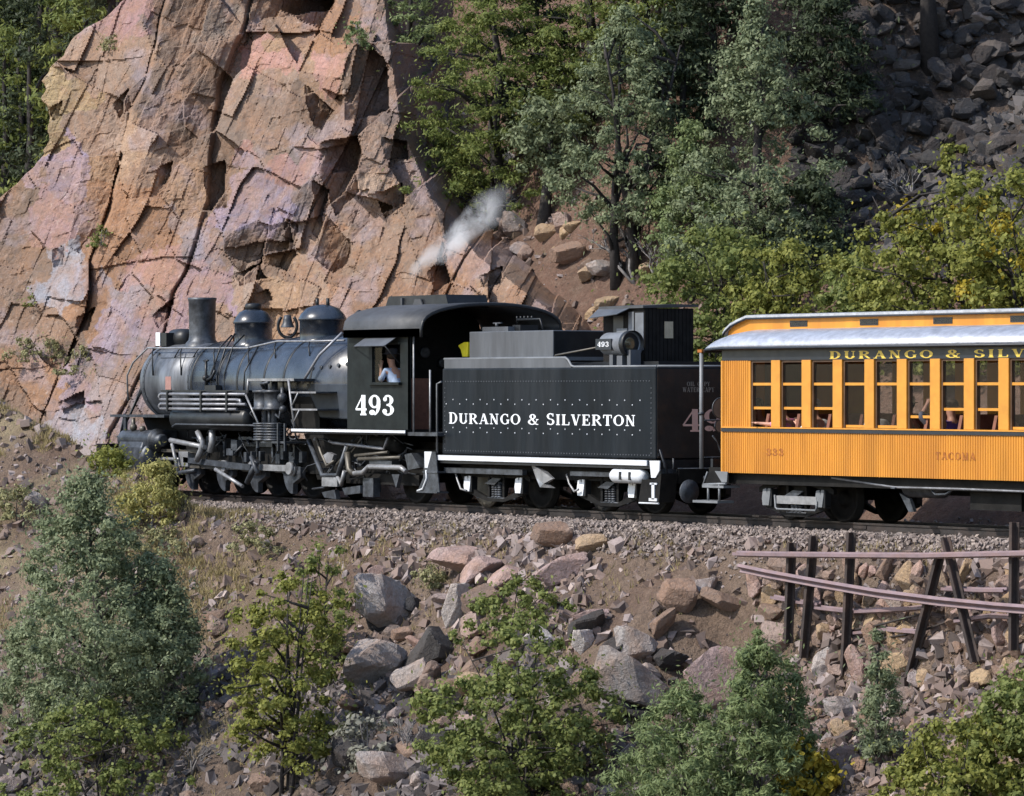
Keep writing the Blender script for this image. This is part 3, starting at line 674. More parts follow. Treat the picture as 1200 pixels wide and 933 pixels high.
# ================================================================== LOCOMOTIVE
LOCO = empty('steam_locomotive', (-14, 0, 0), 'black steam locomotive numbered 493 on its cab in front of the tender', 'locomotive')
def build_loco():
    L = LOCO
    secs = [(-16.95, .83, 2.30), (-15.2, .84, 2.30), (-13.6, .95, 2.25), (-12.2, .98, 2.24), (-9.7, .98, 2.24)]
    def loft(mb, secs, seg=48, caps=True):
        o = len(mb.v)
        for x, r, zc in secs:
            for k in range(seg):
                a = 2*math.pi*k/seg; mb.v.append((x, r*math.cos(a), zc+r*math.sin(a)))
        for i in range(len(secs)-1):
            for k in range(seg):
                a = o+i*seg+k; b = o+i*seg+(k+1) % seg; mb.f.append((a, b, b+seg, a+seg)); mb.sm.append(True)
        mb.f.append(tuple(o+k for k in range(seg))); mb.sm.append(False); mb.f.append(tuple(o+(len(secs)-1)*seg+k for k in range(seg))); mb.sm.append(False)
        return mb
    boiler = loft(MB(), secs).build('boiler', 'jacket', L)
    def rad(x):
        for (x0, r0, z0), (x1, r1, z1) in zip(secs, secs[1:]):
            if x0 <= x <= x1:
                t = (x-x0)/(x1-x0); return r0+(r1-r0)*t, z0+(z1-z0)*t
        return .80, 2.3
    for x in (-16.88, -15.75, -14.95, -13.75, -12.95, -11.9):
        r_, zc = rad(x); MB().lathe([(r_-.03, -.035), (r_+.009, -.035), (r_+.009, .035), (r_-.03, .035)], (x, 0, zc), 'x', 48).build('boiler_band', 'loco_black', boiler)
    sb = loft(MB(), [(-19.15, .72, 2.3), (-19.12, .80, 2.3), (-16.95, .80, 2.3)]).build('smokebox', 'smokebox', L)
    for x in (-18.95, -17.05): MB().lathe([(.79, -.03), (.815, -.03), (.815, .03), (.79, .03)], (x, 0, 2.3), 'x', 48).build('smokebox_ring', 'iron_grey', sb)
    MB().lathe([(.0, -.16), (.3, -.14), (.52, -.06), (.58, 0)], (-19.15, 0, 2.3), 'x', 36).build('smokebox_door', 'smokebox', L)
    mb = MB()
    for k in range(40):
        for x in (-18.95, -17.05):
            a = 2*math.pi*k/40; mb.sphere((x, .815*math.cos(a), 2.3+.815*math.sin(a)), .014, 6, 4)
    mb.build('rivet', 'iron_grey', sb); tag(bpy.data.objects[[c.name for c in sb.children if c.name.startswith('rivet')][0]], kind='stuff')
    x, z = at(199, 447, -.76); MB().box(x-.12, x+.12, -.80, -.76, z-.17, z+.1).build('builder_plate', 'plate_red', sb)
    # stack
    xs = ax(237, 0); st = MB().lathe([(.42, -.14), (.38, -.03), (.34, .03), (.285, .09), (.27, .2), (.285, .90), (.30, .92), (.30, .97), (.26, .97), (.24, .3)], (xs, 0, 3.08), 'z', 36).build('stack', 'iron_grey', L)
    # domes
    def dome(px, r, ztop, zbase, name, cap):
        x = ax(px, 0); H = ztop-zbase
        prof = [(r+.16, -.30), (r+.09, -.06), (r+.025, .06), (r, .13), (r, H*.60), (r+.025, H*.60), (r+.025, H*.65), (r*.95, H*.76), (r*.72, H*.9), (r*.35, H*.98), (.02, H)]
        d = MB().lathe(prof, (x, 0, zbase), 'z', 40).build(name, 'jacket', L)
        if cap: MB().lathe([(.17, -.06), (.17, .05), (.15, .08), (0.02, .09)], (x, 0, ztop+.01), 'z', 24).build('dome_hatch', 'loco_black', d)
        else:
            mb = MB()
            for dx, dy in ((-.1, -.06), (.12, .05), (.0, .12)): mb.cyl((x+dx, dy, ztop-.06), (x+dx, dy, ztop+.12), .035, 10)
            mb.build('safety_valve', 'loco_black', d)
        return d
    dome(297, .385, 3.80, 3.0, 'sand_dome', True)
    dome(378, .455, 3.83, 3.02, 'steam_dome', False)
    xsd = ax(297, 0)
    mb = MB()
    for sg in (-.25, .25): mb.tube([(xsd+sg, -.36, 3.25), (xsd+sg, -.62, 3.02), (xsd+sg*1.1, -.84, 2.45), (xsd+sg*1.1, -.80, 1.9)], .018, 6)
    mb.build('sand_pipe', 'loco_black', L)
    # bell in its frame
    xb = ax(337, 0)
    fr = MB(); pts = []
    for k in range(25):
        a = R(-140+k*(280/24)) ; pts.append((xb+.19*math.sin(a)*.556, .19*math.sin(a)*.83, 3.42-.21*math.cos(a)*1.1))
    fr.tube(pts, .032, 8).cyl((xb, 0, 3.0), (xb, 0, 3.18), .05, 8)
    bell = fr.build('bell_frame', 'loco_black', L)
    MB().lathe([(.03, .16), (.07, .15), (.09, .06), (.10, 0), (.14, -.08), (.15, -.09), (.12, -.09)], (xb, 0, 3.48), 'z', 20).build('bell', 'iron_grey', bell)
    # headlight and number board above the smokebox front
    xh, zh = at(184, 397, -.35)
    hb = MB().box(xh, xh+.42, -.36, .36, zh-.16, zh+.12).build('headlight_bracket', 'loco_black', L)
    MB().lathe([(.20, -.25), (.21, .0), (.20, .28), (.10, .36), (.01, .37)], (xh+.40, 0, zh+.0), 'x', 24).build('headlight', 'loco_black', L)
    MB().box(xh-.012, xh+.17, -.375, -.362, zh-.15, zh+.13).build('number_board', 'bright_white', hb)
    # handrail with stanchions along the boiler shoulder
    YR = -.62
    P = [(150, 470), (149, 440), (156, 425), (173, 408), (205, 408), (246, 408), (290, 408), (325, 400), (363, 400), (404, 399)]
    hp = [(at(a, b, YR)[0], YR, at(a, b, YR)[1]) for a, b in P]
    hr = MB().tube(hp, .02, 8).build('handrail', 'steel', L)
    for a, b in [(180, 408), (213, 408), (252, 408), (292, 407), (323, 401), (363, 400)]:
        x, z = at(a, b, YR); r_, zc = rad(x+.35); yb = -.80; zb = zc+math.sqrt(max(.02, r_*r_-yb*yb)); zb = min(zb, z-.05)
        MB().tube([(x, YR, z), (x+.12, YR-.1, z-.1), (x+.30, yb, zb)], .017, 6).build('stanchion', 'loco_black', hr)
    mb = MB(); x0, z0 = at(190, 420, -.6); x1, _ = at(236, 420, -.6); mb.tube([(x0, -.62, z0), (x1, -.62, z0)], .016, 6)
    for a in (205, 227): mb.tube([(ax(a, -.6), -.62, z0), (ax(a, -.6)+.25, YR, az(a, 408, YR))], .014, 6)
    mb.build('hand_hold', 'loco_black', hr)
    # long pipe from cab roof down to the running board
    A, Bp = at(409, 384, -.6), at(354, 449, -1.15)
    MB().tube([(A[0], -.75, A[1]-.1), ((A[0]*.5+Bp[0]*.5), -1.02, (A[1]+Bp[1])/2), (Bp[0], -1.15, Bp[1])], .028, 8).build('steam_pipe', 'pipe_silver', L)
    mb = MB(); xx = ax(290, -.8)
    mb.tube([(xsd-.05, -.40, 3.28), (xsd-.05, -.62, 3.0), (xsd-.0, -.86, 2.4), (xsd+.05, -.84, 2.0)], .02, 6)
    mb.build('boiler_pipe', 'loco_black', L); mb = MB()
    mb.tube([(xsd+1.2, -.55, 3.06), (xsd+1.25, -.93, 2.5), (xsd+1.3, -.98, 2.1)], .016, 6)
    mb.build('boiler_pipe', 'loco_black', L)
    x, z = at(243, 440, -.83)
    MB().cyl((x, -.86, z-.25), (x, -.86, z+.3), .03, 8).cyl((x-.09, -.86, z+.3), (x+.09, -.86, z+.3), .02, 8).sphere((x, -.87, z-.05), .07).tube([(x, -.86, z-.1), (x+.3, -.9, z-.05), (x+.45, -.9, z+.1)], .03, 8).box(x+.15, x+.6, -.98, -.85, z-.3, z-.2).build('check_valve', 'loco_black', L)
    mb = MB(); xw, zw = at(421, 385, -.2); mb.cyl((xw, -.2, 3.1), (xw, -.2, zw), .03, 8).lathe([(.05, 0), (.085, .02), (.085, .30), (.05, .34), (.02, .36)], (xw, -.2, zw), 'z', 14); mb.build('whistle', 'loco_black', L)
    # firebox
    fb = [(at(357, 449, -1.0)), (at(409, 449, -1.0)), (at(409, 492, -1.0)), (at(374, 490, -1.0)), (at(366, 472, -1.0))]
    MB().prism(fb, -.985, .985).build('firebox', 'firebox_jacket', L, .03)
    for k in range(5):
        x = fb[0][0]+.2+k*.32; MB().lathe([(.035, 0), (.045, .02), (.02, .05)], (x, -.955, 2.55+.02*k), 'y', 10).build('washout_plug', 'iron_grey', L)
    # ------- cab
    Yc = -1.45
    cx0, cx1 = ax(407, Yc), ax(478, Yc)
    zf = az(440, 503, Yc); zt = az(440, 385, Yc); zmid = 3.73
    xr0, xr1 = ax(406, -1.5)-.02, -6.95
    cab = MB()
    wx0, wx1 = ax(437, Yc), ax(469, Yc); wz0, wz1 = az(450, 448, Yc), az(450, 404, Yc)
    for Yq in (Yc, 1.41):
        y0, y1 = Yq, Yq+.04
        cab.box(cx0, wx0, y0, y1, zf, zt).box(wx1, cx1, y0, y1, zf, zt).box(wx0, wx1, y0, y1, zf, wz0).box(wx0, wx1, y0, y1, wz1, zt)
    def arch(yh, zlow, zhigh, k=14, off=0): return [(yh*math.cos(math.pi*i/k)*-1, zlow+(zhigh-zlow)*math.sin(math.pi*i/k)**.80+off) for i in range(k+1)]
    fa = [(y_, z_+.012) for y_, z_ in arch(1.53, zt-.005, zmid, 18)]
    cab.prism([(1.405, zf), (-1.405, zf), (-1.405, zt-.02)]+fa+[(1.405, zt-.02)], cx0+.005, cx0+.05, 'x')
    cabo = cab.build('cab_wall', 'cab_green', L)
    rp = [(-1.56, zt-.17), (-1.56, zt-.02)]+arch(1.55, zt-.005, zmid, 18)[1:-1]+[(1.56, zt-.02), (1.56, zt-.17)]
    ro = MB(); vs_ = []; k = len(rp)
    for xq in (xr0, xr1):
        for th in (0, .035):
            for y, z in rp: vs_.append((xq, y, z+th))
    fs = []
    for i in range(k-1): fs += [(i, i+1, 2*k+i+1, 2*k+i), (k+i, 3*k+i, 3*k+i+1, k+i+1), (i, k+i, k+i+1, i+1), (2*k+i, 2*k+i+1, 3*k+i+1, 3*k+i)]
    fs += [(0, 2*k, 3*k, k), (k-1, 2*k-1, 4*k-1, 3*k-1)]
    roof = ro.add(vs_, fs, True).build('cab_roof', 'roof_grey', L)
    for xq in (xr1-.02,):
        mb = MB(); mb.tube([(xq, y, z-.015) for y, z in rp], .03, 6); mb.build('roof_edge', 'loco_black', roof)
    v0, v1 = ax(474, 0), ax(546, 0)
    vent = MB(); vent.prism([(v0, zmid-.05), (v1+.1, zmid-.05), (v1, zmid+.19), (v0+.15, zmid+.19)], -.45, .45).build('roof_vent', 'loco_black', roof)
    mb = MB(); mb.box(v0+.05, v1+.05, -.5, -.46, zmid-.07, zmid-.03).box(v0+.65, v0+.70, -.5, -.46, zmid-.05, zmid+.15); mb.prism([(v0+1.05, zmid-.05), (v0+1.45, zmid-.05), (v0+1.35, zmid+.12), (v0+1.15, zmid+.12)], -.50, -.47)
    mb.build('vent_hatch', 'roof_grey', roof)
    # window frame, sill, awning
    wf = MB(); t = .03
    wf.box(wx0-.11, wx0, Yc-.02, Yc-.002, wz0, wz1).box(wx0, wx1, Yc-.02, Yc-.002, wz1, wz1+.04).box(wx0-.11, wx1+.05, Yc-.07, Yc-.002, wz0-.05, wz0)
    cw = wf.build('cab_window', 'cab_green', L)
    MB().box(wx0+.02, wx0+.30, Yc+.012, Yc+.02, wz0, wz1).build('pane', 'window_glass', cw)
    a0, a1 = ax(432, Yc), ax(468, Yc); zt2 = az(450, 393, Yc)
    MB().sheet([(a0, Yc-.01, zt2), (a1, Yc-.01, zt2), (a1-.05, Yc-.30, zt2-.20), (a0-.05, Yc-.30, zt2-.20)], .012).build('awning', 'pink_paint' if False else 'bunker_grey', L)
    MB().tube([(a1-.05, Yc-.30, zt2-.19), (a1+.02, Yc-.01, zt2-.52)], .012, 6).tube([(a0-.5, Yc-.02, zt2-.21), (a0, Yc-.25, zt2-.21)], .012, 6).build('awning_stay', 'loco_black', L)
    n0 = at(416.5, 486.5, Yc); lettering('cab_number', '493', (n0[0], Yc-.001, n0[1]), (1, 0, 0), (0, 0, 1), (0, -1, 0), az(440, 463, Yc)-n0[1], ax(462, Yc)-n0[0], 'bright_white', L, ls=.10, bold=1.12)
    # floor ledge with pale edge
    l0 = ax(342, -1.5); l1 = ax(512, -1.5)
    MB().box(l0, cx1, -1.50, 1.50, zf-.10, zf-.005).build('cab_floor', 'dark_frame', L)
    MB().box(l0, cx1+.0, -1.515, -1.50, zf-.065, zf-.015).build('floor_edge', 'white_paint', L)
    MB().box(cx1+.005, l1-.05, -1.46, 1.46, zf-.11, zf-.045).build('deck_plate', 'iron_grey', L)
    # rear posts, curtain rods, back head
    for yq in (-1.41, 1.41):
        MB().box(cx1-.06, cx1, yq-.035, yq+.035, zf, zt).build('corner_post', 'cab_green', L)
    mb = MB()
    for (a, yq) in ((484, -1.40), (487, 1.3)): mb.tube([(cx1+.12, yq, zf-.05), (cx1+.12, yq, zt)], .018, 6)
    mb.tube([(ax(504, -1.42), -1.42, zf-.1), (ax(504, -1.42), -1.42, zf+1.1)], .018, 6).build('grab_iron', 'steel', L)
    bh = loft(MB(), [(-9.7, .97, 2.24), (-9.35, .90, 2.24)], 36).build('backhead', 'dark_frame', L)
    mb = MB()
    for (y, z, r_) in ((-.35, 2.7, .09), (.0, 2.85, .11), (.4, 2.65, .09), (-.6, 2.4, .06), (.55, 2.3, .06)): MB().lathe([(r_, 0), (r_, .08), (r_*.8, .09)], (-9.35, y, z), 'x', 14).build('gauge', 'iron_grey', bh)
    mb.cyl((-9.35, -.3, 2.0), (-9.1, -.3, 2.0), .2, 16).build('fire_door', 'iron_grey', bh)
    MB().box(-8.5, -8.0, -1.2, -.7, zf, zf+.55).box(-8.05, -8.0, -1.2, -.7, zf+.55, zf+.95).build('crew_seat', 'seat_fabric', L)
    # ------- running boards and front deck
    r0, r1 = at(291, 444, -1.42), at(345, 444, -1.42)
    MB().box(r0[0], r1[0], -1.42, -.7, r0[1]-.05, r0[1]).build('running_board', 'iron_grey', L)
    MB().box(r0[0], r1[0], -1.435, -1.42, r0[1]-.045, r0[1]+.004).build('board_edge', 'steel', L)
    MB().box(r0[0], r1[0]+.5, .7, 1.42, r0[1]-.05, r0[1]).box(-17, r0[0], .75, 1.42, 2.0, 2.05).build('running_board', 'iron_grey', L)
    d0, d1 = at(145, 486, -1.35), at(192, 486, -1.35)
    MB().box(d0[0]-.6, d1[0], -1.35, 1.35, d0[1]-.05, d0[1]).build('front_deck', 'iron_grey', L)
    mb = MB(); mb.box(d0[0]-.05, d0[0]+.04, -1.33, -1.28, d0[1]-.75, d0[1]-.05).box(d0[0]-.35, d0[0]-.05, -1.33, -1.0, d0[1]-.48, d0[1]-.44)
    mb.tube([(d0[0]-.05, -1.3, d0[1]), (d0[0]-.45, -1.2, d0[1]-.5)], .03, 6); mb.build('deck_bracket', 'iron_grey', L)
    mb = MB(); mb.box(-20.2, -19.8, -1.25, 1.25, .55, 1.0); mb.box(-19.9, -7.0, -.46, -.36, .75, 1.15).box(-19.9, -7.0, .36, .46, .75, 1.15); mb.build('main_frame', 'dark_frame', L)
    for y in np.linspace(-1.15, 1.15, 11):
        MB().tube([(-20.1, y, .55), (-20.75+abs(y)*.35, y*.75, .12)], .045, 6).build('pilot_bar', 'dark_frame', L)
    MB().box(-20.75, -20.2, -.12, .12, .65, .95).box(-20.95, -20.7, -.16, .16, .6, 1.0).build('front_coupler', 'dark_frame', L)
    MB().tube([(d0[0]-.55, -.9, d0[1]), (d0[0]+.1, -.55, 2.9)], .025, 6).tube([(d0[0]-.35, -1.2, d0[1]-.4), (-19.2, -.6, 2.45)], .02, 6).build('deck_brace', 'loco_black', L)
    MB().prism([(-19.4, 1.6), (-16.8, 1.6), (-17.2, 1.1), (-19.0, 1.1)], -.6, .6).build('saddle', 'dark_frame', L)
    # radiator pipes on the front left side
    p0, p1 = ax(188, -1.42), ax(288, -1.42)
    rad_ = MB()
    for i, zz in enumerate((2.05, 1.94, 1.85, 1.75)):
        e = p1-(.0 if i % 2 == 0 else .35)
        rad_.tube([(p0, -1.42, zz), (e, -1.42, zz)], .030, 8)
    rad_.tube([(p1-.35, -1.42, 1.94), (p1-.22, -1.42, 1.93), (p1-.2, -1.42, 1.895), (p1-.22, -1.42, 1.86), (p1-.35, -1.42, 1.85)], .030, 8)
    rad_.tube([(p0, -1.42, 2.05), (p0-.06, -1.42, 2.0), (p0, -1.42, 1.94)], .030, 8).tube([(p0, -1.42, 1.85), (p0-.06, -1.42, 1.8), (p0, -1.42, 1.75)], .030, 8)
    ro_ = rad_.build('cooling_pipe', 'pipe_silver', L)
    for xx in (p0+.35, (p0+p1)/2, p1-.7): MB().box(xx-.03, xx+.03, -1.47, -1.36, 1.70, 2.11).build('pipe_clamp', 'loco_black', ro_)
    MB().box(p0-.1, p1-.1, -1.36, -.75, 2.09, 2.13).build('running_board', 'loco_black', L)
    MB().lathe([(.08, 0), (.20, .03), (.24, .08), (.24, 3.0), (.20, 3.05), (.08, 3.08)], (p0+.25, -1.16, 1.56), 'x', 24).build('air_reservoir', 'loco_black', L)
    s0, s1 = at(287, 461, -1.42), at(303, 497, -1.42)
    MB().tube([(s0[0], -1.42, s0[1]), (s1[0], -1.42, s1[1])], .022, 6).tube([(ax(291, -1.42), -1.42, r0[1]), (ax(290, -1.42), -1.42, s0[1])], .025, 6).build('hanger', 'steel', L)
    z1 = az(250, 498, -1.4); MB().tube([(ax(202, -1.4), -1.4, z1-.05), (ax(206, -1.4), -1.4, z1), (ax(303, -1.4), -1.4, z1)], .022, 6).build('reach_rod', 'iron_grey', L)
    mb = MB(); mb.tube([(ax(203, -1.2), -1.2, 1.66), (ax(220, -1.2), -1.2, 1.32)], .03, 6).tube([(ax(211, -1.2), -1.2, 1.66), (ax(228, -1.2), -1.2, 1.32)], .03, 6).build('brace', 'loco_black', L)
    # ------- air compressor
    xa = ax(300, -1.3)
    cp = MB()
    zt_, zb_ = az(313, 457, -1.4), az(313, 481, -1.4)
    for dx in (.22, .62): cp.lathe([(.19, 0), (.235, .01), (.235, .05), (.205, .06), (.205, zt_-zb_-.06), (.235, zt_-zb_-.05), (.235, zt_-zb_-.01), (.15, zt_-zb_)], (xa+dx, -1.24, zb_), 'z', 20)
    co = cp.build('air_compressor', 'iron_grey', L)
    za, zb2 = az(313, 496, -1.4), az(313, 517, -1.4)
    mb = MB()
    for dx in (.24, .62):
        mb.lathe([(.2, 0), (.235, .01), (.235, .04)]+[(q, .05+.055*i+e) for i in range(5) for q, e in ((.185, 0), (.225, .012), (.225, .035), (.185, .045))]+[(.235, za-zb2-.03), (.235, za-zb2), (.1, za-zb2+.01)], (xa+dx, -1.24, zb2), 'z', 20)
    mb.build('compressor_lower', 'iron_grey', co)
    mb = MB()
    for dx in (.24, .62): mb = MB(); mb.cyl((xa+dx, -1.24, za-.05), (xa+dx, -1.24, zt_+.17), .065, 10); mb.build('compressor_rod', 'iron_grey', co)
    mb = MB(); mb.cyl((xa+.43, -1.24, za-.05), (xa+.43, -1.24, zb_+.05), .04, 8)
    mb.build('compressor_rod', 'iron_grey', co); mb = MB(); mb.tube([(xa+.4, -1.35, zt_+.02), (xa+.4, -1.42, zt_+.12), (xa+.7, -1.42, zt_+.15)], .03, 8); mb.build('compressor_pipe', 'iron_grey', co); mb = MB(); mb.tube([(xa+.05, -1.35, za+.08), (xa-.05, -1.4, za+.2), (xa+.0, -1.38, zb_-.02)], .022, 6)
    mb.build('compressor_piping', 'iron_grey', co); mb = MB(); mb.sphere((xa+1.02, -1.3, zb_+.25), .10).sphere((xa+1.05, -1.3, zb_+.02), .08).cyl((xa+1.02, -1.3, zb_+.1), (xa+1.02, -1.3, zb_+.45), .04, 8).tube([(xa+.85, -1.35, zb_-.08), (xa+1.0, -1.35, zb_-.15), (xa+1.05, -1.35, zb_+.05)], .025, 6)
    mb.build('compressor_piping', 'iron_grey', co)
    mb = MB()
    for px_ in (302, 326, 334): mb.box(ax(px_, -1.42)-.02, ax(px_, -1.42)+.02, -1.44, -1.40, .95 if px_ > 320 else 1.0, za)
    mb.box(ax(302, -1.42), ax(334, -1.42), -1.40, -.9, zb2-.04, zb2).build('compressor_bracket', 'iron_grey', co)
    # steps between running board and cab ledge
    stp = MB(); q0, q1 = at(338, 445, -1.45), at(345, 500, -1.45)
    stp.tube([(q0[0], -1.45, q0[1]), (q1[0], -1.45, q1[1])], .025, 6)
    so = stp.build('side_stair', 'steel', L)
    for py_, e in ((459, 0), (479, .05)):
        zz = az(345, py_, -1.45); xx = ax(341, -1.45)+e
        MB().box(xx, xx+.95, -1.45, -.95, zz-.03, zz).build('stair_tread', 'iron_grey', so)
        MB().box(xx, xx+.95, -1.462, -1.45, zz-.032, zz+.002).build('tread_edge', 'pipe_silver', so)
        MB().tube([(xx+.02, -1.45, zz-.30), (xx+.27, -1.45, zz-.02)], .016, 6).build('tread_bracket', 'steel', so)
    MB().box(ax(338, -1.0), ax(372, -1.0), -.95, -.80, 1.4, 2.33).build('stair_back', 'dark_frame', L)
    # ------- running gear, both sides
    for sg in (-1, 1):
        cyx0, cyx1 = ax(148, -1.25), ax(178, -1.25)
        cy = MB(); cy.lathe([(.30, -.03), (.37, 0), (.37, cyx1-cyx0), (.33, cyx1-cyx0+.04), (.16, cyx1-cyx0+.07)], (cyx0, sg*1.12, .72), 'x', 28)
        cyo = cy.build('cylinder', 'iron_grey', L)
        hull = [(sg*1.38, 1.18), (sg*1.47, .95), (sg*1.50, .72), (sg*1.42, .42), (sg*.6, .42), (sg*.6, 1.3), (sg*1.2, 1.3)]
        MB().prism(hull, cyx0+.03, cyx1-.05, 'x').build('cylinder_jacket', 'iron_grey', cyo, .04)
        MB().lathe([(.10, -.1), (.21, -.06), (.21, cyx1-cyx0+.12), (.235, cyx1-cyx0+.13), (.235, cyx1-cyx0+.2), (.19, cyx1-cyx0+.21), (.19, cyx1-cyx0+.25), (.13, cyx1-cyx0+.26), (.13, cyx1-cyx0+.42), (.09, cyx1-cyx0+.44)], (cyx0, sg*1.22, 1.10), 'x', 24).build('valve_chest', 'iron_grey', cyo)
        mb = MB(); mb.sphere((cyx0+.4, sg*1.3, 1.36), .08).cyl((cyx0+.4, sg*1.3, 1.28), (cyx0+.4, sg*1.3, 1.55), .045, 8); mb.build('drain_valve', 'rod_tan', cyo); MB().sphere((cyx0+.8, sg*1.3, 1.33), .07).build('drain_valve', 'rod_tan', cyo)
        # crosshead guides
        g0, g1 = cyx1+.05, -15.95
        mb = MB(); mb.box(g0, g1, sg*1.08, sg*1.16, .86, .92).box(g0, g1, sg*1.08, sg*1.16, .55, .60); mb.build('crosshead_guide', 'rod_tan', L)
        MB().box(-16.75, -16.35, sg*1.04, sg*1.20, .58, .88).build('crosshead', 'steel', L)
        MB().cyl((cyx1, sg*1.12, .72), (-16.6, sg*1.12, .72), .035, 10).build('piston_rod', 'steel', L)
        # outside frame, drivers, cranks
        MB().box(-17.1, -7.6, sg*.74, sg*.82, .50, 1.02).build('outside_frame', 'dark_frame', L)
        XD = [-16.45, -15.15, -13.85, -12.5]
        for i, x in enumerate(XD):
            wv = MB().lathe([(q, sg*h) for q, h in wheel_prof(.56)], (x, sg*.42, .56), 'y', 36).build('driving_wheel', 'dark_frame', L)
            MB().cyl((x, 0, .56), (x, sg*.98, .56), .10, 14).build('axle', 'dark_frame', wv)
            # hanging counterweight
            poly = [(x-.30, .62), (x-.24, .62)] if False else []
            arc = [(x+.40*math.cos(a)*.9, .60+.52*math.sin(a)) for a in [R(200+k*10) for k in range(11)]]
            arc = [(x-.36, .62)]+[(x+.47*math.cos(R(190+k*9))*.78, .60+.50*math.sin(R(190+k*9))) for k in range(10)]+[(x+.02, .30), (x+.30, .42), (x+.32, .62)]
            cw_ = MB().prism(arc, sg*.90, sg*1.02).build('counterweight', 'iron_grey', L, .01)
            MB().prism([(x-.36, .49), (x+.32, .49), (x+.32, .64), (x-.36, .64)], sg*1.021, sg*1.03).build('crank', 'iron_grey', cw_)
            MB().lathe([(.13, 0), (.13, sg*.06), (.09, sg*.07)], (x+.05, sg*1.02, .58), 'y', 16).build('crank_boss', 'steel', cw_)
        # springs and hangers above the frame
        for x in [-15.8, -14.5, -13.2]:
            mb = MB(); mb.prism([(x-.35, 1.10), (x+.35, 1.10), (x+.2, 1.2), (x-.2, 1.2)], sg*.78, sg*.9); mb.box(x-.37, x-.31, sg*.83, sg*.87, .8, 1.2).box(x+.31, x+.37, sg*.83, sg*.87, .8, 1.2)
            mb.build('leaf_spring', 'iron_grey', L)
        # side rods (three lengths) and main rod
        for (xa_, xb_) in ((-16.45, -15.2), (-15.1, -13.9), (-13.8, -12.45)):
            mb = MB(); mb.box(xa_+.12, xb_-.1, sg*1.07, sg*1.12, .545, .665); mb.lathe([(.12, 0), (.12, sg*.09)], (xa_+.05, sg*1.05, .605), 'y', 14).lathe([(.12, 0), (.12, sg*.09)], (xb_, sg*1.055, .605), 'y', 14)
            mb.build('side_rod', 'rod_tan' if xa_ < -16 else 'steel', L)
        MB().add([(-16.55, sg*1.145, .66), (-13.85, sg*1.145, .54), (-13.85, sg*1.145, .66), (-16.55, sg*1.145, .77), (-16.55, sg*1.20, .66), (-13.85, sg*1.20, .54), (-13.85, sg*1.20, .66), (-16.55, sg*1.20, .77)], [(0,1,2,3),(7,6,5,4),(0,4,5,1),(1,5,6,2),(2,6,7,3),(3,7,4,0)]).build('main_rod', 'iron_grey', L)
        # valve gear
        def tb(name, pts, r_, mat='steel'): return MB().tube([(x, sg*y, z) for x, y, z in pts], r_, 6).build(name, mat, L)
        def xz(px_, py_): return at(px_, py_, -1.25)
        a, b_ = xz(201, 516), xz(241, 524); tb('radius_rod', [(a[0], 1.27, a[1]), (b_[0], 1.27, b_[1])], .055)
        a, b_ = xz(204, 520), xz(211, 552); tb('combination_lever', [(a[0], 1.3, a[1]), (b_[0], 1.3, b_[1])], .038)
        a, b_ = xz(209, 555), xz(232, 551); tb('union_link', [(a[0], 1.3, a[1]), (b_[0], 1.3, b_[1])], .045, 'iron_grey')
        lk = [xz(234, 506), xz(240, 518), xz(238, 528), xz(233, 540)]; tb('expansion_link', [(p[0], 1.30, p[1]) for p in lk], .06)
        lk = [xz(246, 504), xz(246, 518), xz(244, 530)]; tb('link_support', [(p[0], 1.2, p[1]) for p in lk], .07)
        a, b_ = xz(256, 550), xz(288, 570); tb('eccentric_rod', [(a[0], 1.32, a[1]), (b_[0], 1.32, b_[1])], .040)
        a, b_ = xz(290, 566), xz(300, 540); tb('eccentric_crank', [(a[0], 1.26, a[1]), (b_[0], 1.22, b_[1])], .06, 'iron_grey')
        a, b_ = xz(296, 535), xz(304, 556); tb('return_crank', [(a[0], 1.28, a[1]), (b_[0], 1.28, b_[1])], .05, 'iron_grey')
        mb = MB()
        for (px_, py_, w_, h_) in ((262, 522, .24, .22), (257, 530, .26, .14), (275, 536, .10, .2), (282, 535, .05, .2), (292, 535, .06, .2), (313, 538, .16, .2), (318, 530, .1, .3), (329, 537, .18, .24), (332, 530, .06, .3), (340, 536, .12, .22)):
            x, z = xz(px_, py_); MB().box(x-w_/2, x+w_/2, sg*.9, sg*1.02, z-h_/2, z+h_/2).build('spring_hanger', 'iron_grey', L, .012)
        pass
        a = xz(280, 513); MB().box(a[0]-.7, a[0]+.7, sg*.86, sg*.9, a[1]-.18, a[1]-.05).build('equalizer', 'loco_black', L)
    # leading and trailing wheels
    for sg in (-1, 1):
        for x, r_ in ((-18.45, .36), (-8.75, .46)):
            wv = MB().lathe([(q, sg*h) for q, h in wheel_prof(r_)], (x, sg*.42, r_), 'y', 32).build('truck_wheel', 'dark_frame', L)
            MB().cyl((x, 0, r_), (x, sg*.75, r_), .08, 12).build('axle', 'dark_frame', wv)
    # ------- under the cab: trailing frame, ash pan, injector and pipes
    def q(px_, py_, Y=-1.2): x, z = at(px_, py_, Y); return (x, Y, z)
    MB().prism([at(356, 508, -.8), at(470, 508, -.8), at(468, 540, -.8), at(440, 562, -.8), at(372, 562, -.8)], -.8, .8).build('ash_pan', 'dark_frame', L)
    MB().tube([q(362, 516), q(378, 557), q(396, 557), q(407, 522)], .05, 8).build('hanger_frame', 'iron_grey', L)
    MB().tube([q(395, 556), q(400, 568), q(404, 552)], .045, 6).box(*[f for f in (q(378, 0)[0], q(396, 0)[0])], -1.22, -1.15, az(385, 570, -1.2), az(385, 559, -1.2)).build('damper_link', 'steel', L)
    MB().tube([q(386, 517), q(390, 519), q(450, 526), q(455, 512)], .03, 8).build('feed_pipe', 'pipe_silver', L)
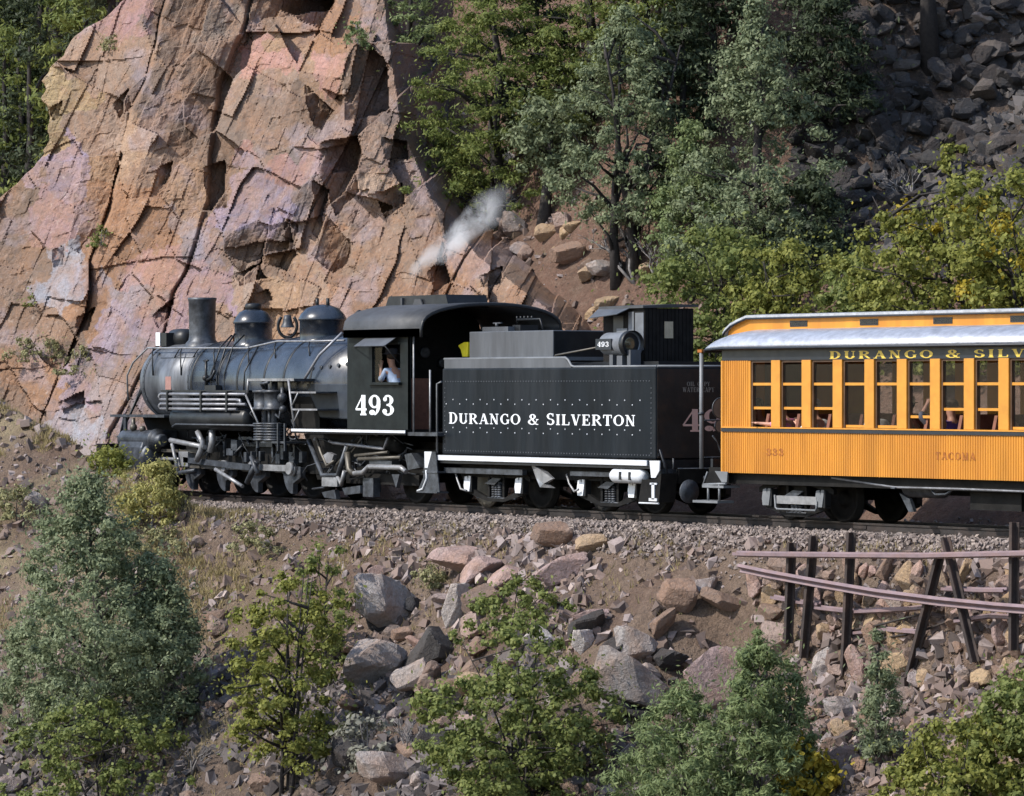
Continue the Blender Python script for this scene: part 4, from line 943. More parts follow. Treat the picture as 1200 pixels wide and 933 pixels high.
    MB().tube([q(414, 555), q(425, 554), q(432, 547), q(470, 548), q(476, 553)], .05, 10).build('injector_pipe', 'steel', L)
    mb = MB(); a = q(448, 541); mb.box(a[0]-.5, a[0]+.3, -1.18, -1.0, a[2]-.1, a[2]+.02); mb.build('injector_body', 'iron_grey', L)
    mb = MB(); a = q(483, 542, -1.25); mb.prism([at(474, 533, -1.25), at(482, 531, -1.25), at(492, 548, -1.25), at(478, 551, -1.25)], -1.25, -1.0); mb.build('stoker_valve', 'iron_grey', L)
    MB().prism([at(384, 530, -1.2), at(391, 533, -1.2), at(388, 542, -1.2), at(381, 543, -1.2), at(378, 534, -1.2)], -1.2, -1.12).build('washer_bag', 'pipe_silver', L)
    mb = MB(); mb.tube([q(371, 514), q(376, 530), q(383, 546), q(392, 540)], .03, 6).tube([q(395, 545), q(404, 534), q(408, 522)], .035, 6).tube([q(407, 530), q(409, 550), q(415, 556)], .06, 8).tube([q(416, 534), q(455, 530)], .03, 6).tube([q(425, 512), q(412, 530)], .014, 6).tube([q(420, 538), q(470, 536)], .035, 6).build('pipework', 'rod_tan', L)
    mb = MB(); a = q(462, 562); mb.prism([at(459, 556, -1.2), at(468, 556, -1.2), at(464, 572, -1.2)], -1.2, -1.12); mb.build('trailing_frame', 'iron_grey', L); mb = MB(); mb.box(q(420, 0)[0], q(432, 0)[0], -1.1, -.95, az(425, 582, -1.1), az(425, 560, -1.1)); mb.prism([at(401, 572, -1.15), at(422, 569, -1.15), at(422, 578, -1.15), at(404, 580, -1.15)], -1.15, -1.05); mb.build('trailing_frame', 'iron_grey', L); mb = MB(); mb.prism([at(377, 577, -1.15), at(392, 574, -1.15), at(394, 585, -1.15), at(380, 583, -1.15)], -1.15, -1.05); mb.build('trailing_frame', 'iron_grey', L)
    MB().box(-10.6, -8.0, -.95, -.85, .35, .55).box(-10.6, -8.0, .85, .95, .35, .55).build('trailing_truck_side', 'dark_frame', L)
    MB().lathe([(.05, 0), (.17, .03), (.17, 1.0), (.05, 1.03)], (q(425, 0)[0], -.95, az(430, 520, -.95)), 'x', 18).build('brake_reservoir', 'dark_frame', L)
    # fine piping and fittings that cluster along the side
    rr = random.Random(3); mb = MB()
    for k in range(26):
        x = rr.uniform(-16.8, -12.2); z = rr.uniform(1.0, 1.5); pts = [(x, -rr.uniform(.85, 1.1), z)]
        for j in range(3): pts.append((pts[-1][0]+rr.uniform(-.3, .3), -rr.uniform(.85, 1.1), pts[-1][2]+rr.uniform(-.3, .2)))
        mb.tube(pts, rr.uniform(.01, .022), 5)
    for k in range(26):
        x = rr.uniform(-11.5, -7.8); z = rr.uniform(.45, 1.25); pts = [(x, -rr.uniform(.9, 1.15), z)]
        for j in range(3): pts.append((pts[-1][0]+rr.uniform(-.45, .45), -rr.uniform(.9, 1.15), pts[-1][2]+rr.uniform(-.2, .2)))
        mb.tube(pts, rr.uniform(.01, .025), 5)
    tag(mb.build('fine_pipework', 'iron_grey', L), kind='stuff')
build_loco()

# ================================================================== TENDER
TEND = empty('tender', (-3.3, 0, 0), 'black tender lettered DURANGO & SILVERTON coupled between engine and orange coach', 'tender')
def truck(parent, xs, r, name, side_y, white=None, frame_mat='dark_frame'):
    xm = (xs[0]+xs[1])/2
    t = MB().box(xm-.16, xm+.16, -side_y+.08, side_y-.08, r-.05, r+.22).build(name, frame_mat, parent)
    for sg in (-1, 1):
        for x in xs:
            w_ = MB().lathe([(q, sg*h) for q, h in wheel_prof(r)], (x, sg*.42, r), 'y', 36).build('wheel', 'dark_frame', t)
        y0, y1 = sg*(side_y-.07), sg*side_y
        mb = MB(); xa, xb = xs[0]-.28, xs[1]+.28
        mb.prism([(xa, r+.16), (xs[0]-.14, r+.22), (xm-.25, r+.34), (xm+.25, r+.34), (xs[1]+.14, r+.22), (xb, r+.16), (xb, r+.08), (xm+.22, r+.24), (xm-.22, r+.24), (xa, r+.08)], y0, y1)
        mb.prism([(xs[0]-.12, r-.1), (xs[0]+.12, r-.1), (xm-.25, r-.24), (xm+.25, r-.24), (xs[1]-.12, r-.1), (xs[1]+.12, r-.1), (xs[1]+.1, r-.16), (xm+.27, r-.30), (xm-.27, r-.30), (xs[0]-.1, r-.16)], y0, y1)
        for xx in (xm-.27, xm+.21): mb.box(xx, xx+.06, y0+sg*.01, y1-sg*.01, r-.26, r+.26)
        mb.build('side_frame', frame_mat, t)
        for x in xs:
            MB().prism([(x-.11, r-.15), (x+.11, r-.15), (x+.12, r+.14), (x-.12, r+.14)], y0-sg*.02, y1+sg*.05).build('journal_box', 'loco_black', t, .015)
            if white: MB().prism([(x-.10, r-.13), (x+.06, r-.13), (x+.10, r+.06), (x+.11, r+.15), (x+.04, r+.15), (x+.02, r+.06), (x-.01, r+.15), (x-.09, r+.13), (x-.12, r-.02)], y1+sg*.051, y1+sg*.066).build('journal_lid', white, t)
        mb = MB()
        for dx in (-.10, 0, .10):
            for k in range(7): mb.lathe([(.040, 0), (.052, .012), (.052, .022), (.040, .034)], (xm+dx, sg*(side_y-.035), r-.23+k*.042), 'z', 8)
        mb.build('spring', 'iron_grey', t)
        mb = MB(); mb.sheet([(xm-.28, sg*(side_y+.03), r+.02), (xm+.02, sg*(side_y+.03), r-.0), (xm+.25, sg*(side_y+.03), r+.12), (xm-.02, sg*(side_y+.03), r+.13)], .02); mb.tube([(xs[0]+.2, sg*(side_y-.02), r-.24), (xs[1]-.2, sg*(side_y-.02), r-.24)], .018, 6); mb.build('brake_beam', 'iron_grey', t)
    return t
def build_tender():
    T = TEND; Y = -1.3
    x0, x1 = ax(518, Y), 0.0
    zb, zt, zt2 = .965, az(768, 430, Y), az(560, 421, Y)
    tank = MB().box(x0, x1, -1.3, 1.3, zb, zt).build('tank', 'tender_black', T, .03)
    MB().box(x1+.0305 if False else x1+.002, x1+.006, -1.26, 1.26, zb+.02, zt-.03).build('rear_panel', 'tender_rear', tank)
    # raised coping
    xk = ax(662, Y)
    for ya in (-1.27, 1.23): MB().prism([(x0+.03, zt-.01), (xk+.16, zt-.01), (xk-.05, zt2), (x0+.03, zt2)], ya, ya+.04).build('coping', 'bunker_grey', tank)
    mb = MB()
    for sg in (-1, 1): mb.tube([(x0+.0, sg*1.25, zt2+.01), (xk-.05, sg*1.25, zt2+.01), (xk+.03, sg*1.25, zt2-.03), (xk+.13, sg*1.25, zt+.03), (xk+.22, sg*1.25, zt+.012), (x1-.02, sg*1.25, zt+.012)], .022, 8)
    mb.tube([(x1-.02, -1.25, zt+.012), (x1-.02, 1.25, zt+.012)], .022, 8).build('edge_rail', 'tank_edge', tank)
    # rivet lines on the side
    zz0, zz1 = zt-.30, zb+.05
    mb = MB()
    def riv(x, z, r_=.013): mb.sphere((x, Y-.002, z), r_, 6, 4, (1, .7, 1))
    for x in np.arange(x0+.12, x1-.1, .085): riv(x, az(640, 447, Y)); riv(x, az(640, 531, Y))
    for z in np.arange(zb+.1, zt-.3, .085): riv(x0+.10, z); riv(x1-.12, z)
    tag(mb.build('rivet_seam', 'bunker_grey', tank), kind='stuff')
    mb = MB()
    for i, x in enumerate(np.arange(x0+.15, x1-.35, .225)):
        for zc in (az(640, 471.5, Y), az(640, 505.5, Y)):
            riv(x, zc+(.04 if i % 2 else -.04), .0135)
    tag(mb.build('rivet_row', 'white_paint', tank), kind='stuff')  # white puts the rivets' sun glints into their colour
    a = at(526, 496.5, Y); lettering('tank_lettering', 'DURANGO & SILVERTON', (a[0], Y-.0005, a[1]), (1, 0, 0), (0, 0, 1), (0, -1, 0), az(640, 485.5, Y)-az(640, 498, Y), ax(745, Y)-a[0], 'bright_white', tank, big='DS', ls=.10)
    # rear number and capacity writing
    def ry(px_): 
        d = ray(px_, 480); t_ = (x1+.007-CAM[0])/d[0]; return CAM[1]+d[1]*t_
    zr = lambda py_: CAM[2]+(x1-CAM[0])/ray(810, py_)[0]*ray(810, py_)[2]
    y4 = ry(799.5); z4 = zr(506); lettering('rear_number', '493', (x1+.007, y4, z4), (0, 1, 0), (0, 0, 1), (1, 0, 0), zr(479.5)-z4, (ry(821)-y4)*3.35, 'pink_paint', tank, ls=.12)
    y5 = ry(805); lettering('rear_lettering', 'OIL CAPY', (x1+.007, y5, zr(452.5)), (0, 1, 0), (0, 0, 1), (1, 0, 0), zr(447.5)-zr(452.5), (ry(832)-y5), 'faded_white', tank, ls=.12)
    y5 = ry(800); lettering('rear_lettering', 'WATER CAPY', (x1+.007, y5, zr(459.5)), (0, 1, 0), (0, 0, 1), (1, 0, 0), zr(454)-zr(459.5), (ry(837)-y5), 'faded_white', tank, ls=.12)
    # oil bunker
    b0, b1 = at(550, 389, -.85), at(648, 389, -.85)
    bk = MB().box(b0[0], b1[0], -.85, .85, zt-.1, b0[1]).build('oil_bunker', 'bunker_grey', T, .015)
    MB().box(b0[0]-.35, b1[0]+.12, -.92, .92, zt2-.03, zt2+.035).build('bunker_base', 'tank_edge', T)
    MB().box(b1[0]+.001, b1[0]+.006, -.83, .83, zt, b0[1]-.02).build('bunker_rear', 'loco_black', bk)
    mb = MB(); xs_ = ax(568, -.5); mb.box(xs_, ax(598, -.5), -.55, .1, b0[1], b0[1]+.09); mb.cyl((xs_+.4, -.5, b0[1]+.09), (xs_+.4, -.5, b0[1]+.16), .03, 8).box(xs_+.3, xs_+.55, -.52, -.48, b0[1]+.15, b0[1]+.17); mb.build('filler_hatch', 'bunker_grey', bk)
    mb = MB(); xq = ax(606, -.3); mb.box(xq, xq+.25, -.4, 0, b0[1], b0[1]+.12).tube([(xq, -.3, b0[1]+.15), (xq, -.3, b0[1]+.22), (xq+.75, -.3, b0[1]+.22), (xq+.85, -.3, b0[1]+.02)], .02, 6)
    for k in range(5): mb.cyl((xq+.12*k, -.3, b0[1]+.22), (xq+.12*k, -.3, b0[1]+.28), .02, 6)
    mb.build('heater_pipe', 'loco_black', bk)
    MB().prism([at(538, 405, -.6), at(545, 401, -.6), at(550, 401, -.6), at(549, 418, -.6), at(543, 418, -.6), at(541, 410, -.6)], -.62, -.55).build('yellow_flag', 'brake_yellow', T)
    MB().box(b1[0]+.02, -.6, -.80, 1.2, zt-.02, zt+.1).build('water_deck', 'loco_black', T)
    
    MB().tube([(b1[0]+.15, -.95, zt+.12), (b1[0]+.3, -1.0, zt+.22), (ax(704, -1.0), -1.0, zt+.36)], .018, 6).build('conduit', 'rod_tan', T)
    # doghouse
    dx0, dx1 = ax(707, -.6), ax(755, -.6); dyn, dyf = -.6, .45; dz = az(755, 361, -.6)
    dh = MB().box(dx0, dx1, dyn, dyf, zt, dz).build('doghouse', 'doghouse_wood', T)
    nb = 13
    for k in range(nb):
        y = dyn+(dyf-dyn)*k/nb; MB().box(dx1+.001, dx1+.014, y+.006, y+(dyf-dyn)/nb-.006, zt+.01, dz-.01).build('board', 'doghouse_wood', dh)
    MB().box(dx1+.015, dx1+.025, dyn+.42, dyn+.60, dz-.52, dz-.23).build('window', 'lens_glass' if False else 'cloth_tan', dh)
    mb = MB(); mb.prism([(dyn-.06, dz), (dyf+.08, dz+.03), (dyf+.08, dz+.07), (0, dz+.075), (dyn-.06, dz+.04)], dx0-.06, dx1+.05, 'x'); ro = mb.build('doghouse_roof', 'roof_grey', dh)
    MB().sheet([(dx0-.08, dyn-.03, dz+.02), (dx1-.35, dyn-.03, dz+.02), (dx1-.4, dyn-.30, dz-.10), (dx0-.05, dyn-.28, dz-.16)], .012).build('canvas_flap', 'bunker_grey', dh)
    xd = ax(737, -.6)
    mb = MB(); mb.box(xd, xd+.16, dyn-.012, dyn-.001, zt+.35, dz-.06).box(xd+.2, dx1-.01, dyn-.012, dyn-.001, zt+.30, dz-.08).box(dx0+.42, xd-.04, dyn-.012, dyn-.001, zt+.4, zt+.68); mb.build('door_panel', 'doghouse_panel', dh)
    MB().box(dx0+.32, dx0+.62, dyn-.010, dyn-.001, dz-.55, dz-.12).build('side_window', 'coach_black', dh)
    # back-up lamp with number board
    hx, hz = at(737, 403, -.95); hr = .20
    st = MB(); st.box(hx-.40, hx-.30, -1.08, -.82, zt, zt+.22).box(hx-.18, hx-.02, -1.08, -.82, zt, zt+.20).box(hx+.1, hx+.2, -1.06, -.84, zt, zt+.3); sto = st.build('lamp_stand', 'bunker_grey', T)
    lam = MB().lathe([(.03, -.72), (hr*.9, -.66), (hr, -.6), (hr, .0), (hr+.02, 0), (hr+.02, .05), (hr-.01, .05), (hr-.01, -.04)], (hx, -.95, hz), 'x', 28).build('backup_lamp', 'doghouse_panel', T)
    MB().lathe([(hr-.012, 0), (.1, .02), (.02, .025)], (hx+.012, -.95, hz), 'x', 24).build('lamp_lens', 'lens_glass', lam)
    MB().lathe([(hr+.015, -.02), (hr+.03, -.02), (hr+.03, .10), (hr+.018, .10), (hr+.018, 0)], (hx+.03, -.95, hz), 'x', 28).build('lamp_rim', 'loco_black', lam)
    na, nb_ = at(699, 410, -1.15), at(717, 397, -1.15)
    nbd = MB().box(na[0], nb_[0], -1.17, -1.14, na[1], nb_[1]).build('lamp_number_board', 'coach_black', lam)
    lettering('lamp_number', '493', (na[0]+.06, -1.172, na[1]+.05), (1, 0, 0), (0, 0, 1), (0, -1, 0), nb_[1]-na[1]-.10, nb_[0]-na[0]-.12, 'white_paint', lam, ls=.14, bold=1.2)
    MB().box(nb_[0]-.1, hx-.1, -1.13, -1.06, hz-.08, hz+.08).build('lamp_bracket', 'loco_black', lam)
    # frame, pale stripe, steps
    w0, w1 = ax(512, -1.33), ax(758, -1.33)
    MB().box(w0, x1+.05, -1.30, 1.30, .80, .955).build('deck_beam', 'loco_black', T)
    MB().box(w0, w1, -1.335, -1.301, .855, .945).build('white_stripe', 'white_paint', T)
    MB().box(x0+.1, x1+.2, -.95, .95, .55, .80).build('underframe', 'dark_frame', T)
    MB().box(ax(520, -1.2), ax(612, -1.2), -1.2, -1.1, .62, .72).build('side_sill', 'iron_grey', T)
    MB().box(ax(668, -1.2), ax(720, -1.2), -1.2, -1.1, .64, .72).build('side_sill', 'iron_grey', T)
    MB().tube([(x0-.12, -1.33, .98), (x0-.12, -1.33, zt-.28), (x0-.0, -1.31, zt-.24)], .02, 6).build('grab_iron', 'tank_edge', T)
    # front step
    f0, f1 = at(489, 529, -1.38), at(515, 577, -1.38)
    mb = MB(); mb.prism([(f0[0]+.25, f0[1]), (f0[0]+.62, f0[1]), (f1[0], f1[1]), (f0[0]+.0, f1[1]), (f0[0]+.2, f1[1]+.25)], -1.38, -1.36); mb.box(f0[0]+.0, f1[0]-.05, -1.40, -1.15, f1[1]-.02, f1[1]+.01).box(f0[0]+.2, f1[0]-.05, -1.40, -1.15, (f0[1]+f1[1])/2-.02, (f0[1]+f1[1])/2+.01); fs_ = mb.build('front_step', 'iron_grey', T)
    mb = MB(); mb.prism([(f0[0]+.25, f0[1]), (f0[0]+.5, f0[1]), (f0[0]+.36, f0[1]-.3), (f0[0]+.26, f0[1]-.3)], -1.385, -1.381); mb.tube([(f0[0]+.02, -1.39, f1[1]+.01), (f0[0]+.2, -1.39, f1[1]+.05), (f0[0]+.34, -1.39, f1[1]+.25), (f0[0]+.32, -1.39, f1[1]+.40)], .02, 6); mb.build('step_edge', 'white_paint', fs_)
    # rear corner bracket and step
    c0, c1 = at(757, 541, -1.36), at(774, 561, -1.36)
    MB().prism([at(761, 540, -1.36), at(773, 540, -1.36), at(772.5, 552, -1.36), at(768, 560, -1.36), at(763, 560, -1.36)], -1.36, -1.34).build('corner_bracket', 'white_paint', T)
    MB().prism([at(752, 562, -1.34), at(768, 562, -1.34), at(775, 555, -1.34), at(772, 589, -1.34), at(748, 589, -1.34)], -1.34, -1.0).build('rear_step', 'dark_frame', T)
    mb = MB(); e = at(764, 568, -1.35); mb.box(e[0], e[0]+.08, -1.36, -1.342, e[1]-.25, e[1]+.02).box(e[0]-.05, e[0]+.15, -1.36, -1.342, e[1]+.0, e[1]+.03).box(e[0]-.08, e[0]+.15, -1.36, -1.342, e[1]-.28, e[1]-.23); mb.tube([at(749, 0, -1.36)[0:1]+(-1.36, .22), (at(772, 0, -1.36)[0], -1.36, .22)], .015, 6); mb.build('step_iron', 'white_paint', T)
    tk = at(737, 559, -1.2)
    tank2 = MB().lathe([(.03, -.50), (.09, -.46), (.13, -.38), (.13, .42), (.08, .5), (.03, .51)], (tk[0], -1.2, tk[1]+.02), 'x', 18).build('air_tank', 'white_paint', T)  # white stands in for sunlight catching the tank
    mb = MB(); 
    for dx in (-.1, .18): mb.box(tk[0]+dx, tk[0]+dx+.05, -1.345, -1.325, tk[1]-.05, tk[1]+.09)
    mb.build('tank_strap', 'loco_black', tank2)
    # crumpled flap
    MB().add([(p[0], -1.22-.06*(i % 2), p[1]) for i, p in enumerate([at(622, 543, -1.22), at(640, 553, -1.22), at(648, 561, -1.22), at(640, 567, -1.22), at(649, 572, -1.22), at(636, 571, -1.22), at(628, 560, -1.22)])]+[(p[0], -1.18, p[1]) for p in [at(622, 543, -1.22), at(640, 553, -1.22), at(648, 561, -1.22), at(640, 567, -1.22), at(649, 572, -1.22), at(636, 571, -1.22), at(628, 560, -1.22)]], [(0, 1, 6), (1, 2, 3), (1, 3, 6), (3, 4, 5), (3, 5, 6), (7, 13, 8), (8, 10, 9), (8, 13, 10), (10, 12, 11), (10, 13, 12)]+[(i, 7+i, 7+(i+1) % 7, (i+1) % 7) for i in range(7)]).build('torn_flap', 'steel', T)
    mb = MB(); mb.tube([(ax(533, -1.1), -1.1, .68), (ax(536, -1.1), -1.1, .50), (ax(541, -1.1), -1.12, .33), (ax(547, -1.1), -1.1, .30)], .02, 6).tube([(ax(664, -1.1), -1.1, .66), (ax(667, -1.1), -1.1, .5), (ax(673, -1.1), -1.1, .36), (ax(678, -1.1), -1.1, .40)], .02, 6); mb.build('chain', 'steel', T)
    truck(T, (-6.23, -4.56), .42, 'front_truck', .97, 'bright_white')
    truck(T, (-2.6, -1.06), .42, 'rear_truck', .97, 'bright_white')
    # pale rimmed wheel behind the front step
    MB().lathe([(.36, 0), (.43, 0), (.43, -.05), (.36, -.05)], (-6.23, -.56, .42), 'y', 32).build('wheel_tread', 'rod_tan', T)
    MB().box(.05, .5, -.15, .15, .60, .85).box(.45, .72, -.2, .2, .55, .92).build('rear_coupler', 'dark_frame', T)
    MB().tube([(.10, -1.0, .98), (.10, -1.0, .75), (.10, -.2, .72)], .018, 6).tube([(.06, -1.28, 1.02), (.1, -1.28, 1.14), (.12, -1.2, .9), (.12, -1.15, .7)], .025, 6).tube([(.09, -.9, .80), (.09, .9, .80)], .018, 6).box(x1+.02, x1+.10, -1.25, 1.25, .60, .80).build('cut_lever', 'iron_grey', T)
build_tender()

# ================================================================== COACH
COACH = empty('passenger_coach', (5, 0, 0), 'orange wooden passenger coach with black letterboard and silver roof', 'railway coach')
def build_coach():
    K = COACH; Y = -1.3
    x0, x1 = ax(846, Y), 14.6
    zb = .775; zsill = 1.53; zwt = 2.625; zlb = 2.82
    zbelt0, zbelt1 = 1.455, 1.515
    # window spans
    W = []; pitch = .805; xw = ax(879, Y)+.01; ww = .545
    while xw+ww < x1-.6: W.append((xw, xw+ww)); xw += pitch
    # lower side, boards proud of a backing
    for sg in (-1, 1):
        y_in, y_out = sg*1.24, sg*1.285
        MB().box(x0, x1, y_in, y_out, zb, zbelt0+.02).build('lower_side', 'coach_orange', K)
        MB().box(x0, x1, y_in, y_out, zwt, zlb-.16+.16).build('upper_rail', 'coach_black', K)
        if sg > 0:
            for a, b in zip([x0]+[q[1] for q in W], [q[0] for q in W]+[x1]): MB().box(a, b, y_in, y_out, zbelt0+.02, zwt).build('window_post', 'coach_trim', K)
            continue
        MB().box(x0, x1, sg*1.285, sg*1.318, zbelt0, zbelt1).build('belt_rail', 'coach_black', K)
        MB().box(x0+.02, x1, sg*1.24, sg*1.33, zbelt1, zbelt1+.022).build('window_sill', 'coach_trim', K)
    bw = .0585
    bme = None; nbd = 0; x = x0
    while x < 10.9:
        if bme is None:
            o = MB().add([(0, -1.286, zb), (bw-.009, -1.286, zb), (bw-.009, -1.286, zbelt0), (0, -1.286, zbelt0), (.007, -1.296, zb), (bw-.016, -1.296, zb), (bw-.016, -1.296, zbelt0), (.007, -1.296, zbelt0)], [(4, 5, 6, 7), (0, 4, 7, 3), (5, 1, 2, 6), (0, 1, 5, 4), (3, 7, 6, 2)]).build('board', 'coach_orange', K, loc=(0, 0, 0)); bme = o.data
        else:
            o = bpy.data.objects.new('board', bme); col.objects.link(o); o.parent = K
        o.location = (x+.0045-5, 0, 0); x += bw; nbd += 1
    # end corner boards of the upper side left of the first window, and posts between windows
    x = x0+.0
    ume = None
    while x+bw < W[0][0]-.03:
        if ume is None:
            o = MB().add([(0, -1.286, zbelt1), (bw-.009, -1.286, zbelt1), (bw-.009, -1.286, zwt), (0, -1.286, zwt), (.007, -1.296, zbelt1), (bw-.016, -1.296, zbelt1), (bw-.016, -1.296, zwt), (.007, -1.296, zwt)], [(4, 5, 6, 7), (0, 4, 7, 3), (5, 1, 2, 6), (0, 1, 5, 4), (3, 7, 6, 2)]).build('upper_board', 'coach_orange', K, loc=(0, 0, 0)); ume = o.data
        else:
            o = bpy.data.objects.new('upper_board', ume); col.objects.link(o); o.parent = K
        o.location = (x+.0045-5, 0, 0); x += bw
    MB().box(x0, W[0][0]-.02, -1.285, -1.24, zbelt0+.02, zwt).build('corner_panel', 'coach_orange', K)
    MB().box(x0-.015, x0+.03, -1.31, -1.24, zb, zwt).build('corner_post', 'coach_trim', K)
    sash_low = [.28, .28, .28, .0, .0, .16, .28, .28, .0, .16, .12, .28, .0, .2]
    for i, (a, b) in enumerate(W):
        nxt = W[i+1][0] if i+1 < len(W) else x1
        MB().box(b+.012, nxt-.012, -1.305, -1.20, zbelt1+.023, zwt).build('window_post', 'coach_trim', K, .006)
        fr = MB(); f = .02
        fr.box(a-.011, a+f, -1.27, -1.20, zbelt1+.023, zwt).box(b-f, b+.011, -1.27, -1.20, zbelt1+.023, zwt).box(a+f, b-f, -1.27, -1.20, zwt-.035, zwt-.001)
        fo = fr.build('window', 'interior_wood', K)
        z_mid = zsill+ (zwt-zsill)*.645
        up = MB().box(a+f+.001, b-f-.001, -1.262, -1.225, z_mid-.022, z_mid+.022).build('sash', 'coach_trim', fo)
        MB().box(a+f+.002, b-f-.002, -1.245, -1.240, z_mid+.022, zwt-.07).build('pane', 'window_glass', fo)
        low = sash_low[i % len(sash_low)]
        zl = zbelt1+.03+low
        MB().box(a+f+.001, b-f-.001, -1.248, -1.215, zl, zl+.042).build('sash', 'coach_trim', fo)
        MB().box(a+f+.002, b-f-.002, -1.236, -1.231, zl+.042, z_mid-.022).build('pane', 'window_glass', fo)
    # letterboard text
    MB().box(x0-.0, x1, -1.30, -1.287, zwt+.0, zlb).build('letterboard', 'coach_black', K)
    t0 = at(972, 419.5, Y); e = at(1200, 418, Y)
    tw = text_width('DURANGO & SILVERTON', .22); tp = text_width('DURANGO & SILV', .22)
    h = az(1000, 410.5, Y)-az(1000, 419.5, Y)
    lettering('letter', 'DURANGO & SILVERTON', (t0[0], -1.3005, 2.638), (1, 0, 0), (0, 0, 1), (0, -1, 0), h, (e[0]+.02-t0[0])*tw/tp, 'gold_paint', K, big='', ls=.22, bold=1.15, each=True)
    a = at(898, 536, Y); lettering('car_number', '333', (a[0], -1.299, a[1]+.03), (1, 0, 0), (0, 0, 1), (0, -1, 0), .115, ax(918, Y)-a[0], 'brown_paint', K, ls=.22, bold=1.45)
    a = at(1096, 538.5, Y); lettering('car_name', 'TACOMA', (a[0], -1.299, a[1]), (1, 0, 0), (0, 0, 1), (0, -1, 0), .115, ax(1143, Y)-a[0], 'brown_paint', K, ls=.2, bold=1.25)
    # roof: lower deck with a rounded hood over the platform, clerestory and upper deck
    xe = ax(817, -1.42); zev = 2.835
    half = [(-1.42, zev), (-1.412, zev+.05), (-1.37, zev+.115), (-1.27, zev+.185), (-1.10, zev+.245), (-.92, zev+.285), (-.72, zev+.31)]
    sec = half+[(.72, zev+.315)]+[(-y, z) for y, z in half[::-1]][1:]
    def hood(y, z, t):   # shrink toward the front edge
        k = 1-.0*t; return (y*(1-.10*t*t), zev+.0+(z-zev)*(1-.80*t*t)-.04*t*t)
    mb = MB(); xs_ = [(xe, 1.0), (xe+.10, .80), (xe+.25, .58), (xe+.45, .36), (xe+.75, .12), (xe+1.05, 0), (x1, 0)]
    k = len(sec); o = len(mb.v)
    for xq, t in xs_:
        for y, z in sec: mb.v.append((xq,)+hood(y, z, t))
    for i in range(len(xs_)-1):
        for j in range(k-1): mb.f.append((o+i*k+j, o+i*k+j+1, o+(i+1)*k+j+1, o+(i+1)*k+j)); mb.sm.append(True)
    mb.f.append(tuple(o+j for j in range(k))); mb.sm.append(False)
    mb.f.append(tuple(o+(len(xs_)-1)*k+j for j in range(k))); mb.sm.append(False)
    mb.f.append(tuple([o+i*k for i in range(len(xs_))]+[o+i*k+k-1 for i in range(len(xs_))][::-1])); mb.sm.append(False)
    rf = mb.build('roof', 'coach_roof', K)
    mb = MB(); pts = [(x1, -1.43, zev-.01), (xe+.6, -1.43, zev-.012), (xe+.2, -1.40, zev-.03), (xe, -1.28, zev-.055), (xe, 1.28, zev-.055), (xe+.2, 1.40, zev-.03), (x1, 1.43, zev-.01)]
    mb.tube(pts, .022, 6).build('eave_trim', 'coach_black', rf)
    # clerestory
    yc = .74; zc0, zc1 = zev+.20, 3.335
    cxa = ax(878, -yc)
    prof = [(cxa-.60, zc0-.05), (cxa-.57, zc0+.09), (cxa-.42, zc0+.18), (cxa-.22, zc1-.06), (cxa+.0, zc1), (x1, zc1), (x1, zc0-.05)]
    MB().prism(prof, -yc, yc).build('clerestory', 'coach_orange', K)
    # upper roof band following the curve
    top = [(cxa-.65, zc0+.05), (cxa-.60, zc0+.11), (cxa-.44, zc0+.205), (cxa-.23, zc1-.03), (cxa+.0, zc1+.03), (x1, zc1+.03)]
    mb = MB(); secs2 = [(-yc-.07, -.03), (-yc-.07, .015), (-.45, .035), (0, .045), (.45, .035), (yc+.07, .015), (yc+.07, -.03)]; kk = len(secs2); o = len(mb.v)
    for xq, zq in top:
        for y, dz in secs2: mb.v.append((xq, y, zq+dz))
    for i in range(len(top)-1):
        for j in range(kk): mb.f.append((o+i*kk+j, o+i*kk+(j+1) % kk, o+(i+1)*kk+(j+1) % kk, o+(i+1)*kk+j)); mb.sm.append(False)
    mb.f.append(tuple(o+j for j in range(kk))); mb.sm.append(False); mb.f.append(tuple(o+(len(top)-1)*kk+j for j in range(kk))); mb.sm.append(False)
    up = mb.build('upper_roof', 'coach_roof', K)
    mb = MB(); mb.tube([(xq, -yc-.065, zq-.04) for xq, zq in top], .018, 6).build('upper_eave_trim', 'coach_black', up)
    dxw = (ax(1094, -yc)-ax(926, -yc))/2; xx = ax(926, -yc)
    while xx+.45 < x1:
        w_ = MB().box(xx, xx+.46, -yc-.008, -yc-.001, 3.175, 3.275).build('transom_window', 'coach_black', K)
        MB().box(xx+.02, xx+.44, -yc-.012, -yc-.009, 3.19, 3.26).build('pane', 'window_glass', w_)
        xx += dxw
    # floor, ends, interior
    MB().box(x0, x1, -1.24, 1.24, zb, zb+.12).build('floor', 'interior_wood', K)
    MB().box(x0, x0+.05, -1.24, -.45, zb+.12, zev).box(x0, x0+.05, .45, 1.24, zb+.12, zev).box(x0, x0+.05, -.45, .45, 2.75, zev).build('end_wall', 'coach_orange', K)
    MB().box(x1-.05, x1, -1.24, 1.24, zb+.12, zev).build('end_wall', 'coach_orange', K)
    MB().box(x0+.01, x0+.04, -.45, .45, zb+.12, 2.75).build('end_door', 'interior_wood', K)
    MB().box(x0, x1, -1.24, 1.24, zev-.05, zev-.03).build('ceiling', 'interior_cream', K)
    # seats
    sx = x0+.75; k = 0
